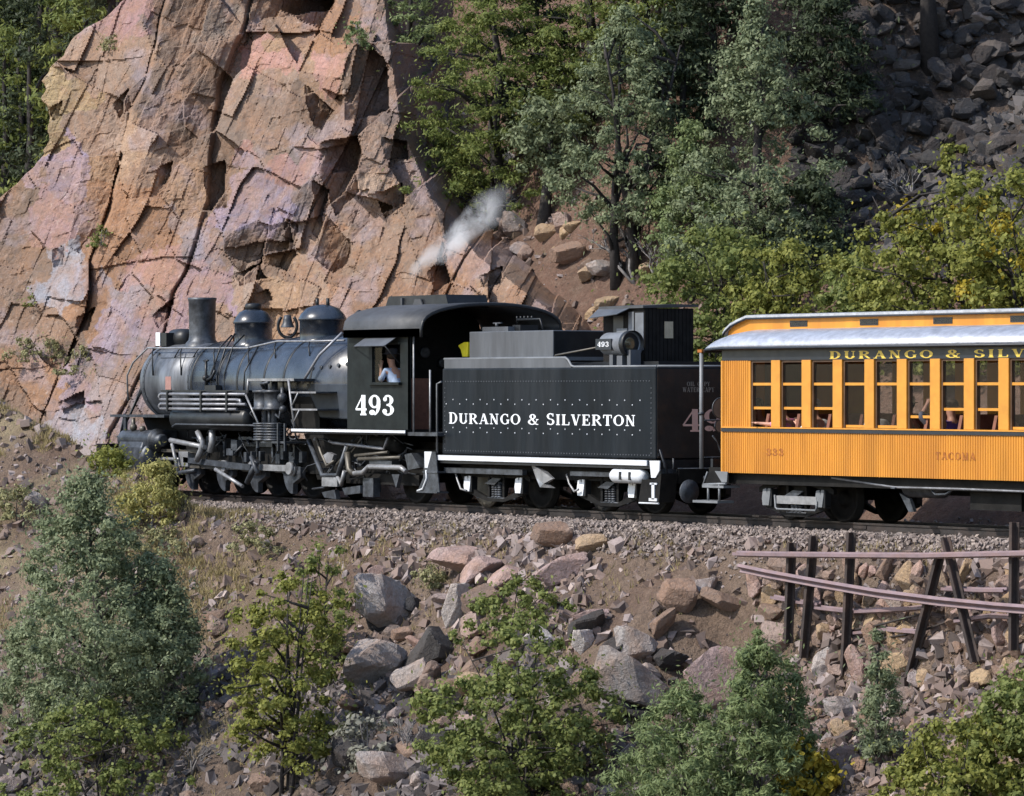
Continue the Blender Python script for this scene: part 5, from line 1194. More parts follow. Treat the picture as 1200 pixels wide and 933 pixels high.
    while sx < x1-1.0:
        for yq in (-.78, .78):
            s = MB().box(sx-.26, sx+.26, yq-.43, yq+.43, zb+.32, zb+.45).box(sx-.22, sx+.22, yq-.40, yq+.40, zb+.12, zb+.32).build('seat', 'seat_fabric', K)
            MB().add([(sx+.20, yq-.43, zb+.43), (sx+.27, yq-.43, zb+.43), (sx+.43, yq-.43, zb+.98), (sx+.36, yq-.43, zb+.98), (sx+.20, yq+.43, zb+.43), (sx+.27, yq+.43, zb+.43), (sx+.43, yq+.43, zb+.98), (sx+.36, yq+.43, zb+.98)], [(0,1,2,3),(7,6,5,4),(0,4,5,1),(1,5,6,2),(2,6,7,3),(3,7,4,0)]).build('seat_back', 'seat_fabric', s)
        sx += .81; k += 1
    # platform
    MB().box(xe+.10, x0, -1.25, 1.25, zb-.05, zb+.08).build('platform', 'dark_frame', K)
    MB().box(xe+.08, xe+.14, -1.2, 1.2, zb+.08, zb+.22).build('end_sill', 'coach_black', K)
    px_ = ax(822, -1.28)
    pst = MB().cyl((px_, -1.28, zb+.05), (px_, -1.28, zev-.02), .035, 10).build('platform_post', 'tank_edge', K)
    MB().lathe([(.05, 0), (.06, .02), (.05, .04)], (px_, -1.28, zb+.95), 'z', 10).build('post_collar', 'coach_black', pst)
    MB().box(px_-.06, px_+.06, -1.32, -1.24, zev-.07, zev-.02).build('post_bracket', 'brown_paint', pst)
    MB().cyl((px_, 1.28, zb+.05), (px_, 1.28, zev-.02), .035, 10).build('platform_post', 'tank_edge', K)
    # scrolled end railing with round ornaments
    rl = MB(); zr0 = zb+.24
    yn, yf = -1.22, -.52
    rl.tube([(px_, yn, zr0), (px_, yf, zr0)], .012, 6).tube([(px_, yn, zr0+.62), (px_, yf, zr0+.62)], .014, 6)
    for (cy, cz, r_) in ((-.88, .82, .17), (-.90, .52, .10), (-.72, .50, .10)):
        rl.tube([(px_, cy+r_*math.cos(2*math.pi*i/16), zr0+cz+r_*math.sin(2*math.pi*i/16)) for i in range(17)], .014, 6)
    rl.tube([(px_, -1.05, zr0+.36), (px_, -.95, zr0+.26), (px_, -.86, zr0+.05), (px_, -.86, zr0)], .014, 6).tube([(px_, -.66, zr0+.36), (px_, -.76, zr0+.26), (px_, -.84, zr0+.05)], .014, 6)
    rl.build('platform_railing', 'iron_grey', K)
    MB().lathe([(.165, 0), (.165, .008)], (px_+.004, -.88, zr0+.82), 'x', 20).lathe([(.095, 0), (.095, .008)], (px_+.004, -.90, zr0+.52), 'x', 16).build('brake_wheel', 'grey_lettering', K)
    # steps
    s0, s1 = ax(814, -1.3), ax(850, -1.3)
    stp = MB(); stp.prism([at(829, 553, -1.3), at(843, 553, -1.3), at(847, 560, -1.3), at(849, 570, -1.3), at(824, 568, -1.3)], -1.30, -1.28)
    so = stp.build('platform_steps', 'dark_frame', K)
    mb = MB(); mb.tube([(at(824, 568, -1.31)[0], -1.31, at(824, 568, -1.31)[1]), (at(851, 567, -1.31)[0], -1.31, at(851, 567, -1.31)[1])], .022, 6)
    mb.tube([(at(824, 568, -1.31)[0], -1.31, at(824, 568, -1.31)[1]), (at(829, 553, -1.31)[0], -1.31, at(829, 553, -1.31)[1])], .014, 6)
    for q in (830, 843): mb.tube([(at(q, 568, -1.31)[0], -1.31, at(q, 568, -1.31)[1]), (at(q, 587, -1.31)[0], -1.31, at(q, 587, -1.31)[1])], .02, 6)
    mb.prism([at(838, 552, -1.31), at(853, 553, -1.31), at(852, 565, -1.31), at(846, 565, -1.31)], -1.318, -1.302)
    mb.build('step_iron', 'tank_edge', so)
    for (pxa, pxb, py_) in ((814, 843, 588), (825, 850, 570)):
        z = az(830, py_, -1.3); MB().box(ax(pxa, -1.3), ax(pxb, -1.3), -1.34, -1.0, z-.02, z+.02).build('step_tread', 'tank_edge', so)
    MB().lathe([(.02, 0), (.20, .01), (.20, .03), (.02, .035)], (ax(807, -1.05), -1.05, az(807, 576, -1.05)), 'x', 24).build('buffer_plate', 'iron_grey', K)
    MB().tube([(ax(792, -1.05)+.2, -.6, .62), (ax(820, -1.1), -1.0, .68), (ax(828, -1.1), -1.1, .55), (ax(832, -1.1), -1.1, .62)], .022, 6).build('air_hose', 'iron_grey', K)
    MB().box(.75, 1.5, -.14, .14, .62, .88).box(.60, .80, -.18, .18, .58, .92).build('coupler', 'dark_frame', K)
    # underframe
    for yq in (-1.1, -.4, .4, 1.1): MB().box(x0, x1, yq-.06, yq+.06, zb-.18, zb-.002).build('floor_beam', 'dark_frame', K)
    t1 = truck(K, (2.74, 4.15), .38, 'front_truck', .97, 'tank_edge', 'dark_frame')
    truck(K, (11.6, 13.0), .38, 'rear_truck', .97, 'tank_edge', 'dark_frame')
    mb = MB(); z = az(930, 588, -1.05); xa, xb = ax(908, -1.05), ax(957, -1.05)
    mb.tube([(xa, -1.05, z+.10), (xa+.02, -1.05, z-.10), (xa+.06, -1.05, z-.13), (xb-.03, -1.05, z-.13), (xb, -1.05, z-.08), (xb, -1.05, z+.02)], .018, 6)
    mb.build('truck_loop', 'tank_edge', t1)
    MB().box(xa+.03, xb-.02, -1.04, -.98, z-.04, z+.09).build('spring_plank', 'steel', t1)
    P = [(975, 560), (1049, 571), (1125, 573), (1200, 576), (1260, 577)]
    for yq in (-1.15, -.4, .4, 1.15):
        pts = [(at(a, b, -1.15)[0], yq, at(a, b, -1.15)[1]) for a, b in P]; pts += [(10.2, yq, pts[-1][2]), (11.6, yq, .74)]
        MB().tube(pts, .02, 6).build('truss_rod', 'pipe_silver', K)
        for xq in (pts[1][0], 10.0): MB().box(xq-.05, xq+.05, yq-.05, yq+.05, pts[1][2], zb-.18).build('queen_post', 'iron_grey', K)
    MB().box(ax(1140, -.9), ax(1200, -.9), -.95, -.2, .30, zb-.2).build('battery_box', 'dark_frame', K)
    MB().lathe([(.03, 0), (.14, .05), (.17, .1), (.17, .9), (.12, .98), (.03, 1.0)], (ax(1062, -.8), -.8, .62), 'x', 18).build('brake_cylinder', 'iron_grey', K)
    MB().tube([(ax(1090, -1.1), -1.1, .62), (ax(1096, -1.1), -1.1, .52), (ax(1108, -1.1), -1.1, .53), (ax(1118, -1.1), -1.1, .62)], .02, 6).build('hanging_hose', 'iron_grey', K)
    MB().prism([at(1054, 578, -1.0), at(1066, 585, -1.0), at(1071, 600, -1.0), at(1065, 600, -1.0)], -1.0, -.94).build('brake_lever', 'iron_grey', K)
    MB().box(ax(1083, -.3), ax(1148, -.3), -.3, .3, .48, .60).build('equipment_tray', 'dark_frame', K)
build_coach()
# ================================================================== ROCKS
def ico(sub):
    bm = bmesh.new(); bmesh.ops.create_icosphere(bm, subdivisions=sub, radius=1.0)
    V = np.array([v.co[:] for v in bm.verts]); F = np.array([[v.index for v in f.verts] for f in bm.faces]); bm.free(); return V, F
def rock_mesh(name, sub, nplanes, mat, seed, rough=.03, cut=(.36, .64)):
    r = np.random.default_rng(seed); V, F = ico(sub)
    N = r.normal(size=(nplanes, 3)); N /= np.linalg.norm(N, axis=1, keepdims=True); D = r.uniform(*cut, nplanes)
    dt = V@N.T; t = np.where(dt > 1e-3, D[None]/np.maximum(dt, 1e-3), 9).min(1); t = np.minimum(t, 1.0)
    P = V*t[:, None]
    nn = (fbm(P[:, 0]*2.5+seed, P[:, 1]*2.5+P[:, 2]*1.7, seed, 3)-.5)
    P = P*(1+nn[:, None]*rough*4)
    P[:, :2] *= .5/np.abs(P[:, :2]).max(0); P[:, 2] *= .5/np.abs(P[:, 2]).max()
    return fastmesh(name, P, F, mat)
BIG = {}
for mi, mname in enumerate(('rock_grey', 'rock_pink', 'rock_tan', 'rock_white', 'rock_brown', 'rock_mixed', 'rock_dark')):
    BIG[mname] = [rock_mesh('boulder', 4, 15, mname, 300+mi*10+k, .035) for k in range(3)]
SMALL = {m_: [rock_mesh('rock', 3, 13, m_, 500+mi*20+k, .02) for k in range(6)] for mi, m_ in enumerate(('rock_mixed', 'rock_dark', 'rock_brown', 'rock_tan'))}
CAMROT = math.atan2(RT[1], RT[0])
def boulder(px, py, wpx, hpx, mat, label, group=None, name='boulder', tilt=(0, 0), spin=0, depth=.85, k=None, sink=.30, big=True, Y=None):
    """px,py = centre in the photograph; rests on the slope found there"""
    (x, y, z), s = ground(px, py+hpx*.35)
    W, H = wpx/s, hpx/s
    lib = BIG if big else SMALL
    me = lib[mat][(k if k is not None else random.randrange(99)) % len(lib[mat])]
    o = link(name, me); o.scale = (W*1.12, W*depth, H*1.22)
    o.rotation_euler = (R(tilt[0]), R(tilt[1]), CAMROT+R(spin))
    # the centre stands above the slope by part of its height
    dz = (hpx*.35)/s
    o.location = (x-FW[0]*W*.05, y-FW[1]*W*.05, z+dz*.9+H*(.06 if big else .0))
    tag(o, label, 'boulder' if name == 'boulder' else 'rock', group)
    return o
BL = [
 (450, 712, 88, 62, 'rock_grey', 'large pale grey boulder on the slope beside the sparse green shrub', (0, 8)),
 (532, 712, 26, 52, 'rock_white', 'whitish upright slab wedged beside the large grey boulder', (0, 22)),
 (563, 708, 48, 40, 'rock_brown', 'shadowed brown block right of the whitish slab', (10, -10)),
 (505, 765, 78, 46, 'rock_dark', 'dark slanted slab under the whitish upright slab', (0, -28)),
 (440, 778, 80, 50, 'rock_grey', 'grey half buried slab below the large grey boulder', (0, -15)),
 (470, 745, 26, 18, 'rock_brown', 'small brown block under the large grey boulder', (0, 0)),
 (490, 755, 30, 14, 'rock_pink', 'small pinkish block on the dark slanted slab', (0, 10)),
 (645, 629, 48, 32, 'rock_brown', 'reddish brown faceted boulder just below the ballast', (0, 10)),
 (694, 636, 38, 22, 'rock_tan', 'tan pointed boulder just below the ballast', (0, -8)),
 (540, 656, 70, 32, 'rock_pink', 'pale pink outcrop slab farthest uphill of three', (12, -14)),
 (560, 668, 62, 34, 'rock_pink', 'pale pink outcrop slab in the middle of three', (12, -18)),
 (592, 678, 62, 32, 'rock_pink', 'pale pink outcrop slab lowest of three', (10, -12)),
 (655, 668, 66, 36, 'rock_pink', 'mauve outcrop slab below the reddish brown boulder', (10, -16)),
 (440, 670, 22, 18, 'rock_pink', 'small salmon pink stone above the large grey boulder', (0, 0)),
 (746, 757, 46, 44, 'rock_grey', 'grey brown rounded boulder on the bare dirt slope', (0, -10)),
 (742, 805, 100, 66, 'rock_grey', 'broad grey boulder behind the round oak shrub', (8, 16)),
 (836, 795, 80, 86, 'rock_pink', 'tall pinkish tan boulder behind the young fir', (0, -6)),
 (792, 700, 44, 42, 'rock_brown', 'brown block in the dirt above the tall pinkish boulder', (0, 20)),
 (772, 735, 26, 46, 'rock_brown', 'tilted brown flake next to the grey brown boulder', (0, 26)),
 (848, 706, 52, 26, 'rock_brown', 'low brown boulder near the end of the rail crib', (0, 6)),
 (825, 690, 30, 22, 'rock_mixed', 'small weathered boulder above the low brown boulder', (0, 0)),
 (683, 754, 28, 28, 'rock_white', 'white block on the dirt beside the oak shrub', (0, 12)),
 (632, 755, 34, 34, 'rock_white', 'white block sticking out behind the oak shrub top', (0, -30)),
 (690, 722, 44, 18, 'rock_pink', 'flat reddish stone on the bare dirt slope', (0, -6)),
 (885, 690, 32, 26, 'rock_pink', 'pink wedge of rock under the curved crib rail', (0, 30)),
 (965, 775, 22, 34, 'rock_white', 'white block at the foot of the rail crib', (0, 14)),
 (1006, 785, 34, 46, 'rock_pink', 'pink boulder behind the small fir sapling', (0, 6)),
 (1046, 785, 42, 42, 'rock_tan', 'tan boulder at the foot of the leaning crib post', (0, -20)),
 (985, 832, 46, 28, 'rock_grey', 'flat grey slab left of the fir sapling', (0, -8)),
 (985, 856, 34, 24, 'rock_tan', 'tan block under the flat grey slab', (0, -10)),
 (984, 886, 40, 28, 'rock_pink', 'pinkish block beside the yellow leaved bush', (0, -8)),
 (42, 590, 30, 22, 'rock_grey', 'grey rock in the grass above the big juniper', (0, 5)),
 (232, 636, 16, 14, 'rock_grey', 'small bluish grey rock in the grass near the rails', (0, 0)),
 (455, 905, 90, 40, 'rock_grey', 'pale grey slab at the foot of the oak shrub', (0, 4)),
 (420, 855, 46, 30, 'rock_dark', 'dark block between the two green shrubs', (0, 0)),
 (555, 800, 40, 26, 'rock_tan', 'tan rock behind the left edge of the oak shrub', (0, 0)),
 # uphill of the train
 (604, 266, 30, 30, 'rock_grey', 'grey rounded rock on the hillside under the green conifer', (0, 0)),
 (664, 300, 44, 26, 'rock_brown', 'dark brown rock on the hillside left of the dead juniper stems', (0, -6)),
 (704, 316, 36, 20, 'rock_grey', 'flat grey rock at the foot of the dead juniper stems', (0, -18)),
 (592, 190, 34, 24, 'rock_white', 'whitish rock under the conifer branches on the hillside', (0, 0)),
 (640, 272, 26, 20, 'rock_tan', 'tan stone on the hillside among dark rocks', (0, 0)),
 (575, 285, 34, 24, 'rock_brown', 'brown rock beside the wisp of steam', (0, 0)),
 (540, 330, 40, 30, 'rock_brown', 'brown block above the cab roof on the hillside', (0, 10)),
 (600, 345, 46, 22, 'rock_tan', 'flat tan rock above the oil bunker on the hillside', (0, 6)),
 (660, 362, 12, 16, 'rock_white', 'small pale stone on bare dirt above the tender', (0, 0)),
 (1120, 14, 26, 18, 'rock_pink', 'single pale pink rock at the top of the dark talus', (0, 20)),
 (1150, 22, 30, 16, 'rock_grey', 'single pale grey slab at the top of the dark talus', (0, 4)),
]
for (px, py, w_, h_, m_, lab, tl) in BL: boulder(px, py, w_, h_, m_, lab, None, 'boulder', (tl[0], tl[1]))
ADJ = {'rock_mixed': 'mottled', 'rock_tan': 'tan', 'rock_brown': 'brown', 'rock_dark': 'dark grey', 'rock_pink': 'pinkish'}
def looks(m_, w_, q=(18, 26)): return ('small ' if w_ < q[0] else 'large ' if w_ > q[1] else 'middle-sized ')+ADJ[m_]
# stones packed behind the rail crib
rr = random.Random(11)
for k in range(72):
    px = rr.uniform(900, 1205); py = rr.uniform(664, 752)
    w_ = rr.uniform(16, 34); m_ = rr.choice(['rock_tan', 'rock_tan', 'rock_brown', 'rock_pink', 'rock_mixed', 'rock_mixed'])
    boulder(px, py, w_, w_*rr.uniform(.7, 1.3), m_, looks(m_, w_, (21, 28))+(' stone packed behind the rail crib, under its curved rail' if py > 690+(px-960)*.09 else ' stone packed in the rail crib between its two long rails'), 'stones packed behind the rail crib', 'rock', (rr.uniform(-25, 25), rr.uniform(-25, 25)), rr.uniform(0, 180), .8)
boulder(1062, 678, 28, 42, 'rock_tan', 'ochre standing stone held behind the curved crib rail', None, 'boulder', (0, 4))
boulder(1036, 672, 26, 38, 'rock_brown', 'dark standing stone next to the ochre one in the crib', None, 'boulder', (0, -4))
# rubble on the lower right slope
for k in range(130):
    px = rr.uniform(930, 1210); py = rr.uniform(748, 930)
    if py < 748+(1100-px)*.25: continue
    w_ = rr.uniform(12, 30)
    boulder(px, py, w_, w_*rr.uniform(.45, .85), (m_ := rr.choice(['rock_mixed', 'rock_mixed', 'rock_tan', 'rock_brown'])), looks(m_, w_)+' loose stone of the rubble below the rail crib'+(', left of the fir sapling' if px < 1010 else ', right of the fir sapling' if px > 1048 else ', beside the fir sapling'), 'rubble stones below the rail crib', 'rock', (rr.uniform(-20, 20), rr.uniform(-25, 25)), rr.uniform(0, 180), .8, big=False)
for k in range(95):
    px = rr.uniform(-5, 790); py = rr.uniform(700, 935)
    if px < 250 and py < 850: continue
    if 640 < px and py < 760: continue
    w_ = rr.uniform(14, 40)
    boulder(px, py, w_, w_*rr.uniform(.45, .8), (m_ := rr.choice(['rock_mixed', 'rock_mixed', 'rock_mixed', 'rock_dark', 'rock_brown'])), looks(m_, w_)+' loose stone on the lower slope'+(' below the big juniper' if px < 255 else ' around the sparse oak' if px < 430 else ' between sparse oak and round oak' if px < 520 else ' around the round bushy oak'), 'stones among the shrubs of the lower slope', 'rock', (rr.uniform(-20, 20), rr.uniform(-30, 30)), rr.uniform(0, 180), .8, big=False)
for k in range(34):
    px = rr.uniform(385, 560) if k % 2 else rr.uniform(640, 800); py = rr.uniform(735, 905)
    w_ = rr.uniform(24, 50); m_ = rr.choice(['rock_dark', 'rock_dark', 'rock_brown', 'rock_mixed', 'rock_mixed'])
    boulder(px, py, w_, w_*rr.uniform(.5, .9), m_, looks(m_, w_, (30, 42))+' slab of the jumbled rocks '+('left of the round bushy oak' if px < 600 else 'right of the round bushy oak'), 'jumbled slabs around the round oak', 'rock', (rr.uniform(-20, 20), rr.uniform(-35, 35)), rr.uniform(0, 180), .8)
for k in range(50):
    px = rr.uniform(455, 760); py = rr.uniform(245, 385)
    w_ = rr.uniform(8, 30)
    boulder(px, py, w_, w_*rr.uniform(.45, .8), (m_ := rr.choice(['rock_brown', 'rock_mixed', 'rock_tan'])), looks(m_, w_, (14, 22))+' loose stone on the hillside '+('above the cab' if px < 560 else 'above the tender'), 'stones on the hillside behind the train', 'rock', (rr.uniform(-20, 20), rr.uniform(-30, 30)), rr.uniform(0, 180), .8, big=False)
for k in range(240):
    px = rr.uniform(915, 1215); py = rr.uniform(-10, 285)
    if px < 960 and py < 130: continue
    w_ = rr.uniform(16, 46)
    boulder(px, py, w_, w_*rr.uniform(.45, .75), 'rock_dark', ('small' if w_ < 25 else 'large' if w_ > 36 else 'middle-sized')+' angular talus block with painted shade '+('beside the bare pine trunk' if abs(px-1088) < 45 and py < 110 else 'next to the conical juniper' if px < 1000 else 'just above the large rounded oak' if py > 175 else 'in the open talus field'), 'blocks of the dark talus field', 'talus_block', (rr.uniform(-25, 25), rr.uniform(-30, 30)), rr.uniform(0, 180), .9, big=False)

# ------------------------------------------------------------------ rail crib
def build_crib():
    Yp = -3.15
    def q(px, py, Y=Yp): x, z = at(px, py, Y); return Vector((x, Y, z))
    CR = empty('rail_crib', tuple(q(1010, 760)), 'retaining crib of old rusty rails holding stones beside the ballast', 'retaining wall')
    ip = [(-.06, -.062), (.06, -.062), (.06, -.048), (.012, -.036), (.012, .03), (.03, .036), (.03, .062), (-.03, .062), (-.03, .036), (-.012, .03), (-.012, -.036), (-.06, -.048)]
    def railpiece(name, pts, mat, side=Vector((0, -1, 0)), sc=1.0):
        mb = MB(); pts = [Vector(p) for p in pts]; k = len(ip)
        for i, p in enumerate(pts):
            t = (pts[min(i+1, len(pts)-1)]-pts[max(i-1, 0)]).normalized(); n_ = (side-t*side.dot(t)).normalized(); b_ = t.cross(n_)
            for a, c in ip: mb.v.append(tuple(p+b_*a*sc+n_*c*sc))
        for i in range(len(pts)-1):
            for j in range(k): mb.f.append((i*k+j, i*k+(j+1) % k, (i+1)*k+(j+1) % k, (i+1)*k+j)); mb.sm.append(False)
        mb.f.append(tuple(range(k))[::-1]); mb.f.append(tuple((len(pts)-1)*k+j for j in range(k))); mb.sm += [False]*2
        return mb.build(name, mat, CR)
    for (a, b) in (((927, 636), (923, 735)), ((953, 628), (941, 752)), ((997, 624), (988, 796)), ((1107, 630), (1142, 756)), ((1101, 650), (1060, 792)), ((1188, 612), (1187, 742))):
        p, r_ = q(*a), q(*b); railpiece('post', [p, r_-Vector((0, 0, .25))], 'crib_dark')
    yb = Yp-.14
    def qq(px, py): x, z = at(px, py, yb); return Vector((x, yb, z))
    railpiece('upper_rail', [qq(861, 649), qq(905, 650), qq(1000, 651), qq(1080, 651.5), qq(1150, 650), qq(1250, 648)], 'crib_purple', sc=.8)
    railpiece('curved_rail', [qq(867, 665), qq(900, 672), qq(960, 683), qq(1030, 695), qq(1100, 704), qq(1170, 711), qq(1250, 717)], 'crib_purple', Vector((0, -.75, .66)), .95)
    yb = Yp+.12
    for pts in (((905, 700), (938, 706), (960, 708)), ((1000, 742), (1040, 738), (1075, 741)), ((1120, 728), (1160, 722), (1195, 724)), ((955, 712), (1000, 717), (1062, 714), (1100, 710)), ((1105, 690), (1150, 692), (1178, 692))):
        railpiece('back_rail', [qq(*p) for p in pts], 'crib_purple', sc=.7)
    for pts in (((985, 741), (1020, 735), (1078, 720)), ((1010, 752), (1060, 744), (1080, 738)), ((1085, 738), (1122, 724))):
        MB().tube([qq(*p) for p in pts], .018, 6).build('tie_rod', 'rust_rail', CR)
build_crib()

# ================================================================== VEGETATION
def leafquads(P, A, L, W, rng, N):
    """diamond leaves at P along A, their faces turned towards N"""
    n_ = len(P); N = N/np.linalg.norm(N, axis=1, keepdims=True)
    A = A-N*(A*N).sum(1, keepdims=True); A = A/(np.linalg.norm(A, axis=1, keepdims=True)+1e-6); B = np.cross(N, A)
    L = L[:, None]; W = W[:, None]
    V = np.stack([P-A*L*.5, P+B*W*.5+A*L*.05, P+A*L*.5, P-B*W*.5+A*L*.05], 1).reshape(-1, 3)
    return V, np.arange(n_*4).reshape(n_, 4)
def crown_points(shape, H, Rw, nc, rng, h0=.12, lean=(0, 0)):
    """clump centres (local), with their size factor"""
    C = []; t = 0
    sd_ = rng.integers(1000)
    while len(C) < nc and t < nc*30:
        t += 1
        h = rng.random(); th = rng.random()*2*math.pi
        if shape == 'cone': r = (1-h)**.85*(.35+.65*min(1, h*6+.25))
        elif shape == 'juniper': r = (max(0, 1-h**1.7))**.75*(.55+.45*min(1, h*3+.15))
        elif shape == 'round': r = math.sqrt(max(0, 1-(2*h-.85)**2/1.35)) if abs(2*h-.85) < 1.16 else 0
        elif shape == 'dome': r = math.sqrt(max(0, 1-h*h))
        elif shape == 'layer': r = (1-h)**.6*(.6+.4*math.sin(h*26)**2)
        else: r = 1-h
        if rng.random() > r*1.0+.08: continue
        lump = .62+.75*float(vnoise(math.cos(th)*1.6+sd_, math.sin(th)*1.6+h*4.5, 7))
        rad = r*Rw*lump*rng.random()**.42
        z = H*(h0+(1-h0)*h)
        C.append((rad*math.cos(th)+lean[0]*h, rad*math.sin(th)+lean[1]*h, z, rad/max(.05, Rw*r*lump)))
    return np.array(C)
def make_plant(name, label, cat, base, H, Rw, shape, mat, nc, cr, nl, leaf, seed, group=None, trunk='bark', h0=.12, lean=(0, 0), stems=1, limbs=18, upbias=.5, flat=.75, tr=.028, extra=None, gap=0.0, leafw=.5, limbr=.0065):
    rng = np.random.default_rng(seed); nl *= .78; leaf *= 1.12
    root = empty(name, base, label, cat, group)
    C = crown_points(shape, H, Rw, nc, rng, h0, lean)
    if gap: C = C[vnoise(C[:, 0]*1.1/max(.3, Rw)*2+seed, C[:, 2]*2/max(.3, H)*2, seed) > gap]
    nc = len(C)
    if nc == 0: return root
    # leaves
    per = np.maximum(4, (nl/nc*rng.uniform(.5, 1.5, nc))).astype(int)
    idx = np.repeat(np.arange(nc), per); n_ = len(idx)
    d = rng.normal(size=(n_, 3)); d /= np.linalg.norm(d, axis=1, keepdims=True)
    rad = (cr*rng.uniform(.45, 1.45, nc))[idx]*np.minimum(1.7, np.abs(rng.normal(0, .42, n_))+.2)
    P = C[idx, :3]+d*rad[:, None]*np.array([1, 1, flat])
    stray = rng.random(n_) < .07; P = np.where(stray[:, None], P+rng.normal(0, 1, (n_, 3))*cr*1.3, P)
    P[:, 2] = np.maximum(P[:, 2], .03)
    out = C[idx, :3].copy(); out[:, 2] = 0; out /= (np.linalg.norm(out, axis=1, keepdims=True)+1e-6)
    A = d*.5+out*.3+np.array([0, 0, upbias])+rng.normal(size=(n_, 3))*.6
    N = d*.95+out*.3*C[idx, 3][:, None]+np.array([0, 0, .35])+rng.normal(size=(n_, 3))*.42
    L = leaf*rng.uniform(.6, 1.4, n_)
    V, F = leafquads(P, A, L, L*leafw, rng, N)
    co = link('crown' if cat == 'tree' else 'foliage', fastmesh('crown', V, F, mat), root)
    if extra:
        k = rng.random(nc) < extra[1]; 
        if k.any():
            sel = k[idx]; keepF = F[sel]; 
            me = fastmesh('autumn_foliage', V[keepF.ravel()], np.arange(keepF.size).reshape(-1, 4), extra[0]); link('autumn_foliage', me, root)
            F2 = F[~sel]; co.data = fastmesh('crown', V[F2.ravel()], np.arange(F2.size).reshape(-1, 4), mat)
    # trunk and limbs in one woody mesh
    mb = MB(); r0 = tr*H
    def wob(p, a): return (p[0]+rng.uniform(-a, a), p[1]+rng.uniform(-a, a), p[2])
    tops = []
    for s in range(stems):
        bx, by = (0, 0) if stems == 1 else (rng.uniform(-.12, .12)*Rw, rng.uniform(-.12, .12)*Rw)
        hx, hy = (lean[0]*.8, lean[1]*.8) if stems == 1 else (rng.uniform(-.5, .5)*Rw+lean[0]*.7, rng.uniform(-.5, .5)*Rw+lean[1]*.7)
        k = 6; pts = []; rs = []
        for i in range(k):
            f = i/(k-1); p = (bx+(hx-bx)*f**1.3, by+(hy-by)*f**1.3, -.25+(H*.86+.25)*f); pts.append(wob(p, .04*Rw if 0 < i else 0)); rs.append(max(.008, r0*(1-.85*f)/math.sqrt(stems)*(1.35 if i == 0 else 1)))
        mb.tube(pts, rs, 7); tops.append(pts)
    for j in range(min(limbs, nc)):
        c = C[rng.integers(nc)]; pts = tops[rng.integers(len(tops))]
        zt_ = c[2]-rng.uniform(.1, .35)*H*.5; zt_ = max(.05*H, min(zt_, .8*H)); f = (zt_+.25)/(H*.86+.25)*(len(pts)-1); i = int(min(max(f, 0), len(pts)-2)); f -= i
        p0 = Vector(pts[i]).lerp(Vector(pts[i+1]), f); p2 = Vector(c[:3]); pm = p0.lerp(p2, .5)+Vector((rng.uniform(-.1, .1)*Rw, rng.uniform(-.1, .1)*Rw, rng.uniform(-.02, .06)*H))
        lr = limbr*H*rng.uniform(.6, 1.2); mb.tube([p0, pm, p2], [lr*1.3, lr*.8, lr*.25], 5)
    link('trunk' if cat == 'tree' else 'stem', mb.build('x', trunk).data, root)
    bpy.data.objects.remove(bpy.data.objects['x'])
    return root
_n = [1000]
def plant(name, label, cat, bpx, bpy_, wpx, hpx, shape, mat, nl, **kw):
    p, s = ground(bpx, bpy_); H = hpx/s; Rw = wpx/2/s; _n[0] += 1
    kw.setdefault('nc', 90); kw.setdefault('cr', .22*Rw); kw.setdefault('leaf', .075); kw.setdefault('seed', _n[0])
    if 'leanpx' in kw: lp = kw.pop('leanpx'); kw['lean'] = (RT[0]*lp/s, RT[1]*lp/s)
    return make_plant(name, label, cat, p, H, Rw, shape, mat, kw.pop('nc'), kw.pop('cr'), nl, kw.pop('leaf'), kw.pop('seed'), **kw)
# ---- below the track
plant('juniper_tree', 'large blue green juniper with a bare twisted stem at its foot', 'tree', 118, 880, 300, 322, 'juniper', 'leaf_juniper', 90000, nc=420, cr=.26, leaf=.065, h0=.05, limbs=26, trunk='bark', leanpx=-18, tr=.03, gap=.14)
plant('juniper_tree', 'smaller blue green juniper leaning against the large juniper', 'tree', 190, 855, 140, 200, 'juniper', 'leaf_juniper', 24000, nc=150, cr=0.2, leaf=.065, h0=.1, limbs=16, trunk='bark_grey', tr=.02)
plant('rabbitbrush', 'round pale yellow rabbitbrush beside the engine cylinder', 'bush', 178, 618, 84, 80, 'dome', 'leaf_rabbit', 12000, nc=90, cr=.17, leaf=.06, h0=.05, limbs=10, trunk='bark_grey', tr=.02)
plant('rabbitbrush', 'low yellow green bush in front of the engine pilot', 'bush', 128, 558, 62, 34, 'dome', 'leaf_oak', 4500, nc=40, cr=.15, leaf=.06, h0=.05, limbs=8, trunk='bark_grey', tr=.02)
plant('oak_shrub', 'sparse yellow green oak with bare dark stems beside the big juniper', 'tree', 340, 925, 165, 290, 'round', 'leaf_oak', 22000, nc=190, cr=.17, leaf=.062, h0=0.03, stems=5, limbs=30, trunk='bark_dark', gap=0.42, tr=.02, leafw=.7, upbias=.1)
plant('oak_shrub', 'thin leafy oak stems reaching up beside the rails', 'tree', 378, 800, 80, 165, 'round', 'leaf_oak_green', 4500, nc=46, cr=.17, leaf=.062, h0=0.08, stems=3, limbs=16, trunk='bark_dark', gap=0.42, tr=.02, leafw=.7, upbias=.1)
plant('oak_shrub', 'round bushy yellow green oak in front of the grey boulders', 'tree', 612, 940, 210, 215, 'round', 'leaf_oak_green', 44000, nc=330, cr=.17, leaf=.062, h0=0.0, stems=4, limbs=30, trunk='bark_dark', tr=.02, leafw=.7, upbias=.1, gap=0.22)
